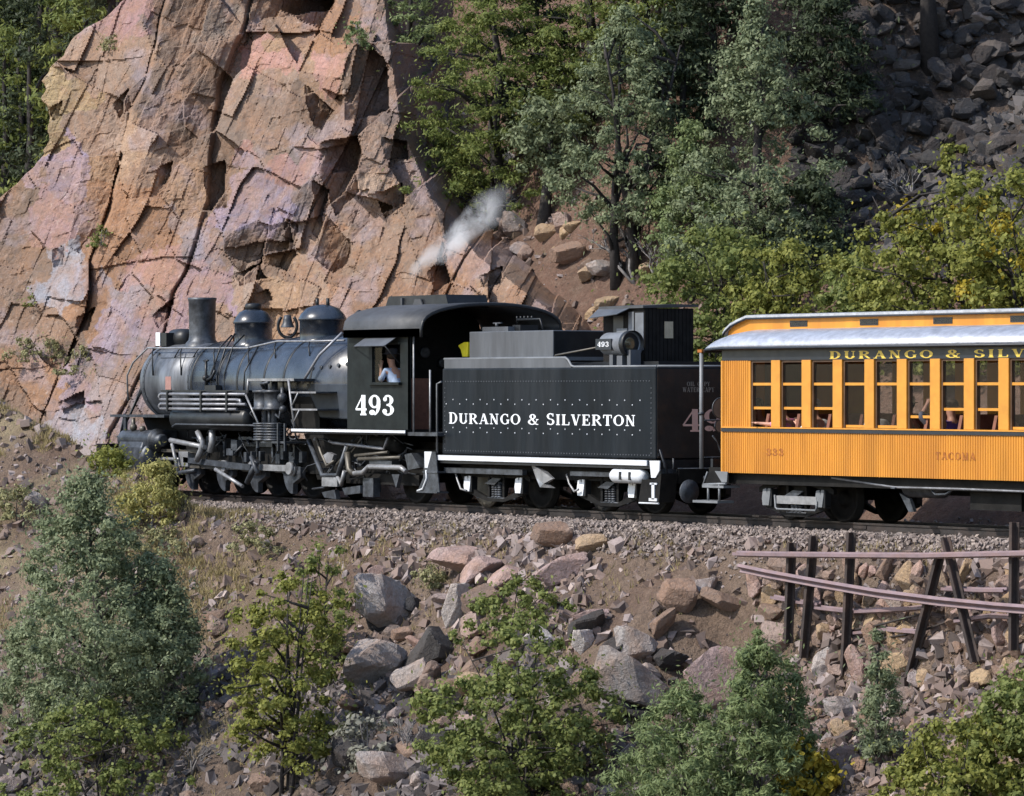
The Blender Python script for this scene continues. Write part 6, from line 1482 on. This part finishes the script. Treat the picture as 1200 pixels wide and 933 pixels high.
plant('oak_shrub', 'low oak sprouting under the pink outcrop slabs', 'bush', 600, 760, 150, 85, 'dome', 'leaf_oak_green', 8000, nc=80, cr=.13, leaf=.06, h0=.05, stems=3, limbs=10, trunk='bark_dark', gap=0.34, leafw=.7, upbias=.1)
plant('pine_bush', 'broad yellow green young pine beside the round oak', 'tree', 800, 1000, 200, 200, 'juniper', 'leaf_juniper_green', 36000, nc=240, cr=.2, leaf=.075, h0=.04, limbs=14, leafw=.28)
plant('young_fir', 'slender young green fir in front of the tall pinkish boulder', 'tree', 888, 975, 135, 240, 'juniper', 'leaf_juniper_green', 28000, nc=200, cr=.18, leaf=.075, h0=.06, limbs=14, leafw=.28, gap=.15)
plant('young_fir', 'second young fir close behind the slender one, without a free top', 'tree', 925, 945, 90, 170, 'juniper', 'leaf_juniper_green', 11000, nc=90, cr=.16, leaf=.075, h0=.06, limbs=10, leafw=.28)
plant('fir_sapling', 'small lone fir sapling on the rubble below the crib', 'tree', 1028, 893, 66, 160, 'cone', 'leaf_juniper', 7500, nc=80, cr=.14, leaf=.08, h0=.05, limbs=12, leafw=.26)
plant('yellow_bush', 'small bush with bright yellow autumn leaves next to the young firs', 'bush', 945, 950, 62, 85, 'round', 'leaf_yellow', 3600, nc=32, cr=.14, leaf=.08, h0=.05, stems=3, limbs=10, trunk='bark_dark', leafw=.7, upbias=.1)
plant('oak_shrub', 'yellow green oak in the rubble at the slope foot', 'tree', 1130, 1000, 190, 160, 'round', 'leaf_oak', 26000, nc=180, cr=.17, leaf=.062, h0=0.0, stems=4, limbs=20, trunk='bark_dark', gap=0.25, leafw=.7, upbias=.1)
plant('oak_shrub', 'darker green oak rising behind the rubble oak', 'tree', 1205, 965, 150, 180, 'round', 'leaf_oak_green', 20000, nc=150, cr=.17, leaf=.062, h0=0.0, stems=3, limbs=16, trunk='bark_dark', gap=0.25, leafw=.7, upbias=.1)
plant('oak_shrub', 'low yellow green oak below the large juniper', 'bush', 110, 975, 210, 150, 'round', 'leaf_oak_green', 22000, nc=160, cr=.17, leaf=.062, h0=0.0, stems=4, limbs=18, trunk='bark_dark', gap=0.25, leafw=.7, upbias=.1)
plant('oak_shrub', 'faint leafy sprout between the sparse oak and the dark slab', 'bush', 430, 905, 70, 70, 'round', 'leaf_grey', 1600, nc=26, cr=.2, leaf=.08, h0=.05, stems=4, limbs=18, trunk='bark_grey', gap=.25, leafw=.7)
plant('sage_bush', 'grey green brush on the grassy bank left of the engine', 'bush', 20, 610, 70, 40, 'dome', 'leaf_sage', 3000, nc=26, cr=.15, leaf=.06, h0=.05, limbs=6)
plant('sage_bush', 'pale brush under the yellow rabbitbrush', 'bush', 185, 650, 100, 36, 'dome', 'leaf_sage', 3000, nc=26, cr=.14, leaf=.06, h0=.05, limbs=6)
plant('sage_bush', 'olive brush in the grass below the engine drivers', 'bush', 300, 650, 90, 40, 'dome', 'leaf_sage', 2600, nc=24, cr=.14, leaf=.06, h0=.05, limbs=6)
plant('sage_bush', 'olive tuft beside the salmon pink stone', 'bush', 505, 690, 56, 30, 'dome', 'leaf_sage', 1500, nc=14, cr=.12, leaf=.06, h0=.05, limbs=6)
# ---- above the track
plant('conifer', 'big bushy green fir spreading over the hillside rocks', 'tree', 580, 262, 310, 350, 'layer', 'leaf_fir', 60000, nc=420, cr=.3, leaf=.085, h0=0.05, limbs=36, trunk='bark_dark', leafw=.35, flat=.5, upbias=.15, tr=.03, gap=.30)
plant('conifer', 'green fir rising behind the big bushy fir', 'tree', 690, 150, 240, 330, 'layer', 'leaf_fir', 32000, nc=260, cr=.3, leaf=.085, h0=0.0, limbs=20, trunk='bark_dark', leafw=.35, flat=.5, upbias=.15, gap=.28)
plant('conifer', 'narrow green fir by the dark cliff block', 'tree', 480, 175, 130, 260, 'layer', 'leaf_juniper_green', 15000, nc=130, cr=.27, leaf=.085, h0=0.0, limbs=16, trunk='bark_dark', leafw=.35, flat=.5, upbias=.15, gap=.22)
plant('oak_shrub', 'small oak with yellowing leaves leaning out over the rocks', 'tree', 530, 246, 150, 92, 'round', 'leaf_fir', 6500, nc=46, cr=.28, leaf=.10, h0=.3, stems=3, limbs=18, trunk='bark_dark', leafw=.6, leanpx=-22, extra=('leaf_oak', .4), upbias=.1)
plant('juniper_tree', 'grey green juniper with dark trunk beside the brown hillside', 'tree', 638, 260, 110, 150, 'round', 'leaf_juniper', 9000, nc=52, cr=.30, leaf=.09, h0=.36, limbs=18, trunk='bark_dark', tr=.06, leanpx=14)
plant('juniper_tree', 'open grey green juniper with many bare limbs', 'tree', 735, 325, 195, 315, 'juniper', 'leaf_juniper', 34000, nc=230, cr=.24, leaf=.075, h0=0.2, stems=3, limbs=46, trunk='bark_dark', gap=.36, tr=.035, leanpx=-6)
plant('juniper_tree', 'tall conical blue green juniper standing before the talus', 'tree', 885, 350, 230, 355, 'cone', 'leaf_juniper', 54000, nc=360, cr=.24, leaf=.075, h0=.06, limbs=24, trunk='bark_dark', tr=.03, gap=.18)
plant('juniper_tree', 'blue green juniper filling the gap left of the conical one', 'tree', 812, 350, 130, 210, 'juniper', 'leaf_juniper_green', 18000, nc=160, cr=.22, leaf=.075, h0=.1, limbs=18, trunk='bark_dark', gap=.25)
plant('juniper_tree', 'low dark juniper at the right foot of the conical juniper', 'tree', 950, 335, 110, 140, 'juniper', 'leaf_dark', 9000, nc=60, cr=.28, leaf=.09, h0=.06, limbs=14, trunk='bark_dark')
plant('oak_shrub', 'yellow green oak thicket behind the oil tender doghouse', 'tree', 835, 440, 210, 170, 'round', 'leaf_oak_green', 26000, nc=160, cr=.26, leaf=.08, h0=0.0, stems=4, limbs=20, trunk='bark_dark', leafw=.7, upbias=.1, gap=.18)
plant('oak_shrub', 'yellow green oak thicket behind the front of the coach roof', 'tree', 925, 435, 170, 150, 'round', 'leaf_oak', 18000, nc=110, cr=.22, leaf=.08, h0=0.0, stems=4, limbs=18, trunk='bark_dark', leafw=.7, upbias=.1, gap=.1)
plant('oak_shrub', 'large rounded yellow green oak above the coach roof', 'tree', 1110, 440, 255, 245, 'round', 'leaf_oak', 42000, nc=240, cr=.26, leaf=.08, h0=0.0, stems=5, limbs=26, trunk='bark_dark', leafw=.7, upbias=.1, extra=('leaf_yellow', .05), gap=.2)
plant('oak_shrub', 'yellow green oak overlapping the large oak above the coach', 'tree', 1205, 440, 170, 245, 'round', 'leaf_oak', 22000, nc=140, cr=.26, leaf=.08, h0=0.0, stems=4, limbs=18, trunk='bark_dark', leafw=.7, upbias=.1, extra=('leaf_yellow', .12), gap=.2)
plant('oak_shrub', 'low oak in the dip between the oak thicket and the large oak', 'tree', 1005, 430, 130, 125, 'round', 'leaf_oak_green', 12000, nc=90, cr=.22, leaf=.08, h0=0.0, stems=3, limbs=14, trunk='bark_dark', leafw=.7, upbias=.1)
plant('conifer', 'dark conifer at the upper edge of the talus', 'tree', 960, 165, 160, 280, 'layer', 'leaf_dark', 24000, nc=150, cr=.36, leaf=.11, h0=.08, limbs=18, trunk='bark_dark', leafw=.35, flat=.5, upbias=.15)
plant('conifer', 'dark conifer behind the conical juniper', 'tree', 835, 130, 180, 260, 'layer', 'leaf_dark', 24000, nc=150, cr=.36, leaf=.11, h0=.08, limbs=18, trunk='bark_dark', leafw=.35, flat=.5, upbias=.15)
plant('conifer', 'dark olive conifer behind the open juniper', 'tree', 755, 110, 200, 270, 'layer', 'leaf_fir', 24000, nc=150, cr=.36, leaf=.11, h0=.08, limbs=18, trunk='bark_dark', leafw=.35, flat=.5, upbias=.15)
plant('conifer', 'dark conifer wedged between the two green firs', 'tree', 630, 170, 150, 260, 'layer', 'leaf_dark', 18000, nc=120, cr=.36, leaf=.11, h0=.0, limbs=14, trunk='bark_dark', leafw=.35, flat=.5, upbias=.15)
plant('conifer', 'dark conifer between the open juniper and the conical juniper', 'tree', 800, 230, 140, 250, 'layer', 'leaf_dark', 16000, nc=120, cr=.34, leaf=.11, h0=.0, limbs=14, trunk='bark_dark', leafw=.35, flat=.5, upbias=.15)
plant('pine_tree', 'pine with a straight dark bare trunk standing in the talus', 'tree', 1090, 76, 330, 620, 'layer', 'leaf_fir', 16000, nc=130, cr=.5, leaf=.13, h0=.42, limbs=20, trunk='bark_dark', leafw=.35, flat=.5, tr=.016)
plant('brush', 'thin yellow green brush sprouting from the dark talus', 'bush', 1118, 205, 40, 34, 'round', 'leaf_oak', 700, nc=9, cr=.12, leaf=.09, h0=.1, stems=3, limbs=6, leafw=.7)
# cliff bushes sit on ledges
def ledge_bush(px, py, D, w_, h_, mat, label, nl, seed):
    p = atd(px, py, D); s = FPX/D
    make_plant('ledge_bush', label, 'bush', tuple(p), h_/s, w_/2/s, 'dome', mat, 22, .13, nl, .065, seed, None, 'bark_grey', .0, (0, 0), 3, 6)
LEDGE = [(30, 425, 46, 34, 'leaf_sage', 'olive grass bush on the cliff ledge above the bank', 1800), (92, 440, 56, 34, 'leaf_sage', 'olive bush clinging to the lower cliff beside the engine', 2000), (118, 290, 30, 24, 'leaf_oak_green', 'small green bush in a cleft of the big rust coloured face', 900), (60, 420, 34, 26, 'leaf_sage', 'yellowish tuft between two lower cliff blocks', 900), (45, 360, 30, 20, 'leaf_oak_green', 'small green tuft on the far left cliff blocks', 600), (130, 60, 26, 20, 'leaf_sage', 'grass tuft on the skyline edge of the cliff', 500), (420, 60, 40, 36, 'leaf_juniper_green', 'grey green brush on top of the dark cliff block', 1500)]
from mathutils.bvhtree import BVHTree
_cl = bpy.data.objects['cliff']; _bv = BVHTree.FromPolygons([v.co for v in _cl.data.vertices], [p.vertices for p in _cl.data.polygons])
for i, (px, py, w_, h_, mat, lab, nl) in enumerate(LEDGE):
    hit = _bv.ray_cast(Vector(CAM), Vector(ray(px, py)).normalized())
    D = (hit[0]-Vector(CAM)).dot(Vector(FW)) if hit[0] is not None else 90
    ledge_bush(px, py, D+.05, w_, h_, mat, lab, nl, 700+i)
# forest beyond the cliff
proto = []
rr = random.Random(5)
for v in range(3):
    proto.append(make_plant('forest_conifer', 'dark green conifer of the shaded wood beyond the cliff', 'tree', (-60-4*v, 60, 40), 6.0+v, 1.7+.2*v, 'layer' if v else 'cone', 'leaf_dark' if v != 1 else 'leaf_fir', 90, .42, 9000, .13, 800+v, 'conifers of the wood beyond the cliff', 'bark_dark', .06, (0, 0), 1, 8, .15, .5, .03, None, 0, .4))
spots = []
for r_ in range(6):
    for k in range(7):
        spots.append((-30+k*30+rr.uniform(-12, 12), 300-r_*48+rr.uniform(-14, 14)))
n_ = 0
for (px, py) in spots:
    p, s = ground(px, py)
    if p[0] > -27: continue
    src = proto[n_ % 3]
    if n_ < 3: o = src
    else:
        o = src.copy(); col.objects.link(o)
        for ch in src.children:
            c = ch.copy(); col.objects.link(c); c.parent = o
    o.location = p; o.rotation_euler = (0, 0, rr.uniform(0, 6.28)); q_ = rr.uniform(.75, 1.25)
    o['label'] = ('short ' if q_ < .92 else 'tall ' if q_ > 1.08 else 'medium-height ')+('narrow conical dark', 'broad olive green', 'broad dark green')[n_ % 3]+' conifer in the wood beyond the cliff'
    o.scale = (q_, q_, q_*rr.uniform(.9, 1.2)); n_ += 1
# ---- dead branches
def dead_shrub(label, bpx, bpy_, hpx, seed, spread=.7, n0=5, mat='bark_grey'):
    p, s = ground(bpx, bpy_); H = hpx/s; r_ = random.Random(seed)
    root = empty('dead_shrub', p, label, 'bush'); mb = MB()
    def grow(a, d, ln, rad_, lv):
        b = a+d*ln; m_ = a.lerp(b, .5)+Vector((r_.uniform(-.12, .12), r_.uniform(-.12, .12), r_.uniform(-.05, .1)))*ln
        mb.tube([a, m_, b], [rad_, rad_*.8, rad_*.55], 5)
        if lv < 3:
            for _ in range(r_.choice((2, 3))):
                q = (d+Vector((r_.uniform(-1, 1), r_.uniform(-1, 1), r_.uniform(-.4, .7)))*spread).normalized(); grow(a.lerp(b, r_.uniform(.55, 1)), q, ln*r_.uniform(.5, .75), rad_*.55, lv+1)
    for k in range(n0): grow(Vector(p)+Vector((0, 0, -.1)), Vector((r_.uniform(-.8, .8), r_.uniform(-.8, .8), 1)).normalized(), H*r_.uniform(.35, .55), .018*H+.008, 0)
    mb.build('branches', mat, root, fix=False)
dead_shrub('bare grey dead branches in front of the open juniper', 745, 330, 110, 1)
dead_shrub('bare grey twigs beside the flat grey rock uphill', 775, 335, 90, 2)
dead_shrub('bare dead twigs in the oak thicket above the coach front', 940, 300, 90, 3)
dead_shrub('bare grey twigs sticking out of the talus', 1065, 235, 60, 4)
dead_shrub('bare twisted grey branches at the foot of the large juniper', 175, 868, 95, 5, .8, 3)
dead_shrub('leafless grey shrub below the dark slanted slab', 470, 900, 80, 6)
dead_shrub('leafless twigs at the base of the round oak', 720, 905, 60, 7)
dead_shrub('dead twigs on the lower left rubble', 225, 905, 60, 8)
# ---- grass
def grass():
    rng = np.random.default_rng(77); n_ = 150000
    x = rng.uniform(-32, 11, n_); y = np.where(rng.random(n_) < .8, -2.1-rng.random(n_)**1.3*9, 2.6+rng.random(n_)*14)
    z = zg(x, y); px, py = project(x, y, z)
    f = fbm(x*.7, y*.7, 44, 3)
    dens = np.where(y < 0, sstep(.36, .58, f)*(.05+.70*sstep(480, 200, px)*sstep(800, 660, py)), .12*sstep(.5, .62, f)*(px < 800))
    k = (rng.random(n_) < dens) & (px > -60) & (px < 1250) & (py < 960); x, y, z = x[k], y[k], z[k]; n_ = len(x)
    m = 5
    P = np.repeat(np.stack([x, y, z], 1), m, 0)+rng.normal(0, .03, (n_*m, 3))*np.array([1, 1, 0])
    L = rng.uniform(.05, .20, n_*m); d = rng.normal(0, .4, (n_*m, 3)); d[:, 2] = 1; d /= np.linalg.norm(d, axis=1, keepdims=True)
    b_ = rng.normal(size=(n_*m, 3)); b_[:, 2] = 0; b_ /= np.linalg.norm(b_, axis=1, keepdims=True)
    V = np.stack([P-b_*.010, P+b_*.010, P+d*L[:, None]], 1).reshape(-1, 3)
    tag(link('dry_grass', fastmesh('dry_grass', V, np.arange(len(V)).reshape(-1, 3), 'dry_grass')), 'dry tan grass growing on the slopes', 'grass', kind='stuff')
grass()

# ================================================================== PEOPLE
def skin(name, J, E, mat, parent, loc, rot=0, sub=2, root=0):
    me = bpy.data.meshes.new(name); me.from_pydata([j[:3] for j in J], E, [])
    o = bpy.data.objects.new(name, me); col.objects.link(o)
    a = o.modifiers.new('skin', 'SKIN'); sv = me.skin_vertices[0]
    for i, j in enumerate(J): sv.data[i].radius = (j[3], j[3] if len(j) < 5 else j[4]); sv.data[i].use_root = (i == root)
    me.update(); a.use_smooth_shade = True; b_ = o.modifiers.new('sub', 'SUBSURF'); b_.levels = sub; b_.render_levels = sub
    dg = bpy.context.evaluated_depsgraph_get(); m2 = bpy.data.meshes.new_from_object(o.evaluated_get(dg)); bpy.data.objects.remove(o)
    m2.materials.clear(); m2.materials.append(MATS[mat]); m2.polygons.foreach_set('use_smooth', [True]*len(m2.polygons))
    o = bpy.data.objects.new(name, m2); col.objects.link(o); o.parent = parent; return o
def person(label, loc, rz, shirt, hair, arms, bend=0.0, hat=None, group=None):
    """seated figure facing local -X; arms: ((elbow),(hand)) for each side"""
    rt = empty('person', loc, label, 'person', group); rt.rotation_euler = (0, 0, rz)
    b = bend; ch = (-.30*b, 0, .36); nk = (-.45*b, 0, .53); hd = (-.52*b-.02, 0, .64)
    J = [(0, 0, .05, .13, .15), (ch[0]*.5, 0, .2, .11, .14), (*ch, .11, .15), (*nk, .052), (hd[0], 0, hd[2]-.04, .072), (hd[0]-.005, 0, hd[2]+.07, .095), (hd[0]+.0, 0, hd[2]+.15, .065), (hd[0]-.10, 0, hd[2]+.03, .016)]
    E = [(0, 1), (1, 2), (2, 3), (3, 4), (4, 5), (5, 6), (5, 7)]
    SJ = [(0, 0, .04, .145, .165), (ch[0]*.5, 0, .2, .125, .155), (*ch, .125, .165), (nk[0]*.95, 0, .48, .075)]; SE = [(0, 1), (1, 2), (2, 3)]
    for sg, (el, ha) in zip((-1, 1), arms):
        sh = (ch[0]-.02*b, sg*.19, .44); k = len(J)
        hv = Vector(ha)-Vector(el); hv.normalize(); q = Vector((hv.y, -hv.x, 0)) if abs(hv.z) < .9 else Vector((0, 1, 0)); q.normalize()
        J += [(*sh, .055), (*el, .042), (*ha, .028), tuple(Vector(ha)+hv*.07)+(.034, .020)]
        E += [(2, k), (k, k+1), (k+1, k+2), (k+2, k+3)]
        for i, ln in enumerate((.07, .08, .075, .06)):
            J.append(tuple(Vector(ha)+hv*(.09+ln*.9)+q*(i-1.5)*.02)+(.009,)); E.append((k+3, len(J)-1))
        J.append(tuple(Vector(ha)+hv*.07+q*-.06)+(.010,)); E.append((k+2, len(J)-1))
        s = len(SJ); m_ = Vector(el).lerp(Vector(ha), .35)
        SJ += [(*sh, .07), (*el, .055), tuple(m_)+(.048,)]; SE += [(2, s), (s, s+1), (s+1, s+2)]
    for sg in (-1, 1):
        k = len(J); J += [(-.02, sg*.1, .02, .085), (-.42, sg*.11, .03, .065), (-.44, sg*.11, -.36, .045), (-.56, sg*.11, -.42, .035)]; E += [(0, k), (k, k+1), (k+1, k+2), (k+2, k+3)]
        s = len(SJ)
    skin('body', J, E, 'skin', rt, loc, sub=1)
    skin('shirt', SJ, SE, shirt, rt, loc, sub=1)
    hm = MB(); hm.sphere((hd[0]+.015, 0, hd[2]+.105), .108, 14, 10, (1, .9, .85)); o = hm.build('hair', hair, None); o.parent = rt
    if hat:
        hm = MB(); hm.lathe([(.17, 0), (.17, .012), (.115, .02), (.115, .09), (.09, .12), (.01, .125)], (hd[0], 0, hd[2]+.12), 'z', 18); o = hm.build('cap', hat, None); o.parent = rt
    for sg in (-1, 1):
        o = MB().sphere((hd[0]-.088, sg*.035, hd[2]+.06), .012, 8, 6).build('eye', 'hair_brown', None); o.parent = rt
rest = ((-.22, -.24, .18), (-.42, -.15, .12)), ((-.22, .24, .18), (-.42, .15, .12))
# engineer at the cab window, elbow on the sill, hand to his face
xe, ze = ax(461, -1.2), az(455, 449, -1.3)
person('engine driver in a light blue shirt leaning at the cab window, hand raised to face', (xe, -1.12, ze-.22), 0, 'shirt_blue', 'hair_brown', (((-.16, -.26, .26), (-.30, -.16, .52)), ((-.22, .2, .2), (-.42, .12, .25))), .35, 'shirt_dark')
Yp = -.95; zs = .775+.40
def pax(px, label, shirt, hair, arms=rest, bend=.1, rz=0, hat=None, Y=Yp, dz=0):
    person(label, (ax(px, Y), Y, zs+dz), rz, shirt, hair, arms, bend, hat)
pax(926, 'passenger resting a bare forearm on the coach window sill', 'shirt_pink', 'hair_brown', (((-.12, -.25, .40), (-.30, -.37, .42)), ((-.22, .24, .18), (-.42, .15, .12))), .35)
pax(962, 'passenger in a white top reaching forward inside the coach', 'shirt_white', 'hair_grey', (((-.25, -.24, .26), (-.42, -.15, .42)), ((-.22, .24, .18), (-.42, .15, .12))), .3)
pax(1035, 'passenger in a white top bent forward behind the lowered sash', 'shirt_white', 'hair_grey', bend=.5)
pax(1070, 'passenger in tan with a wide brimmed hat looking out', 'cloth_tan', 'hair_brown', bend=.15, rz=.35, hat='cloth_tan', Y=-.85)
pax(1101, 'passenger with arched arms and dark jacket by the half open window', 'shirt_dark', 'hair_grey', (((-.1, -.3, .55), (-.15, -.1, .78)), ((-.1, .3, .55), (-.15, .1, .78))), .1)
pax(1116, 'passenger in purple and pink at the window post', 'shirt_purple', 'hair_brown', bend=.0, rz=.25, Y=-.82)
pax(1190, 'passenger in a purple shirt low behind the sash next to the lettering end', 'shirt_purple', 'hair_brown', bend=.25, rz=.25, Y=-.85)
pax(893, 'passenger in dark clothes in the first coach window', 'shirt_dark', 'hair_brown', bend=.2, Y=-.6)

# ================================================================== STEAM
def steam():
    Y = 2.0
    a = at(464, 334, Y); b_ = at(600, 226, Y); A = Vector((a[0], Y, a[1])); B = Vector((b_[0], Y, b_[1])); Ln = (B-A).length
    m = bpy.data.materials.new('steam'); m.use_nodes = True; n = m.node_tree.nodes; l = m.node_tree.links
    n.remove(n['Principled BSDF']); v = n.new('ShaderNodeVolumePrincipled'); v.inputs['Color'].default_value = (.98, .985, 1, 1); v.inputs['Anisotropy'].default_value = .0
    tc = n.new('ShaderNodeTexCoord'); sp = n.new('ShaderNodeSeparateXYZ')
    t = noise(n, l, tc.outputs['Object'], 2.2, 5, .68, .5)
    # wander the axis with low noise, then fall off with distance from it
    t0 = noise(n, l, tc.outputs['Object'], .9, 2, .5); va = n.new('ShaderNodeVectorMath'); va.operation = 'MULTIPLY_ADD'; va.inputs[1].default_value = (.0, .55, .55); l.new(t0.outputs['Color'], va.inputs[0]); l.new(tc.outputs['Object'], va.inputs[2])
    vb = n.new('ShaderNodeVectorMath'); vb.operation = 'SUBTRACT'; vb.inputs[1].default_value = (0, .275, .275); l.new(va.outputs[0], vb.inputs[0]); l.new(vb.outputs[0], sp.inputs[0])
    def mth(op, a_, b_=None, c_=None):
        q = n.new('ShaderNodeMath'); q.operation = op
        for s_, x_ in zip(q.inputs, (a_, b_, c_)):
            if x_ is None: continue
            if isinstance(x_, (int, float)): s_.default_value = x_
            else: l.new(x_, s_)
        return q.outputs[0]
    rad2 = mth('ADD', mth('MULTIPLY', sp.outputs[1], sp.outputs[1]), mth('MULTIPLY', sp.outputs[2], sp.outputs[2]))
    rr_ = mth('SQRT', rad2)
    Rx = mth('ADD', mth('MULTIPLY', sp.outputs[0], .34/Ln), .10)
    fall = mth('MAXIMUM', mth('SUBTRACT', 1.0, mth('DIVIDE', rr_, Rx)), 0.0)
    e0 = n.new('ShaderNodeMapRange'); e0.interpolation_type = 'SMOOTHSTEP'; e0.inputs[1].default_value = 0; e0.inputs[2].default_value = Ln*.25; l.new(sp.outputs[0], e0.inputs[0])
    e1 = n.new('ShaderNodeMapRange'); e1.interpolation_type = 'SMOOTHSTEP'; e1.inputs[1].default_value = Ln*1.0; e1.inputs[2].default_value = Ln*.62; l.new(sp.outputs[0], e1.inputs[0])
    nz = n.new('ShaderNodeMapRange'); nz.inputs[1].default_value = .43; nz.inputs[2].default_value = .66; nz.inputs[3].default_value = 0; nz.inputs[4].default_value = 7.5; l.new(t.outputs[0], nz.inputs[0])
    dens = mth('MULTIPLY', mth('MULTIPLY', fall, nz.outputs[0]), mth('MULTIPLY', e0.outputs[0], e1.outputs[0]))
    l.new(dens, v.inputs['Density']); l.new(v.outputs[0], n['Material Output'].inputs['Volume']); MATS['steam'] = m
    mb = MB(); mb.lathe([(.30, -.1), (.45, .3), (.62, Ln*.5), (.75, Ln*.9), (.6, Ln+.1)], (0, 0, 0), 'x', 14)
    o = mb.build('steam_wisp', 'steam', None); o.location = A; o.rotation_euler = (B-A).to_track_quat('X', 'Z').to_euler()
    tag(o, 'thin white wisp of steam drifting up behind the cab', 'steam', kind='stuff')
steam()
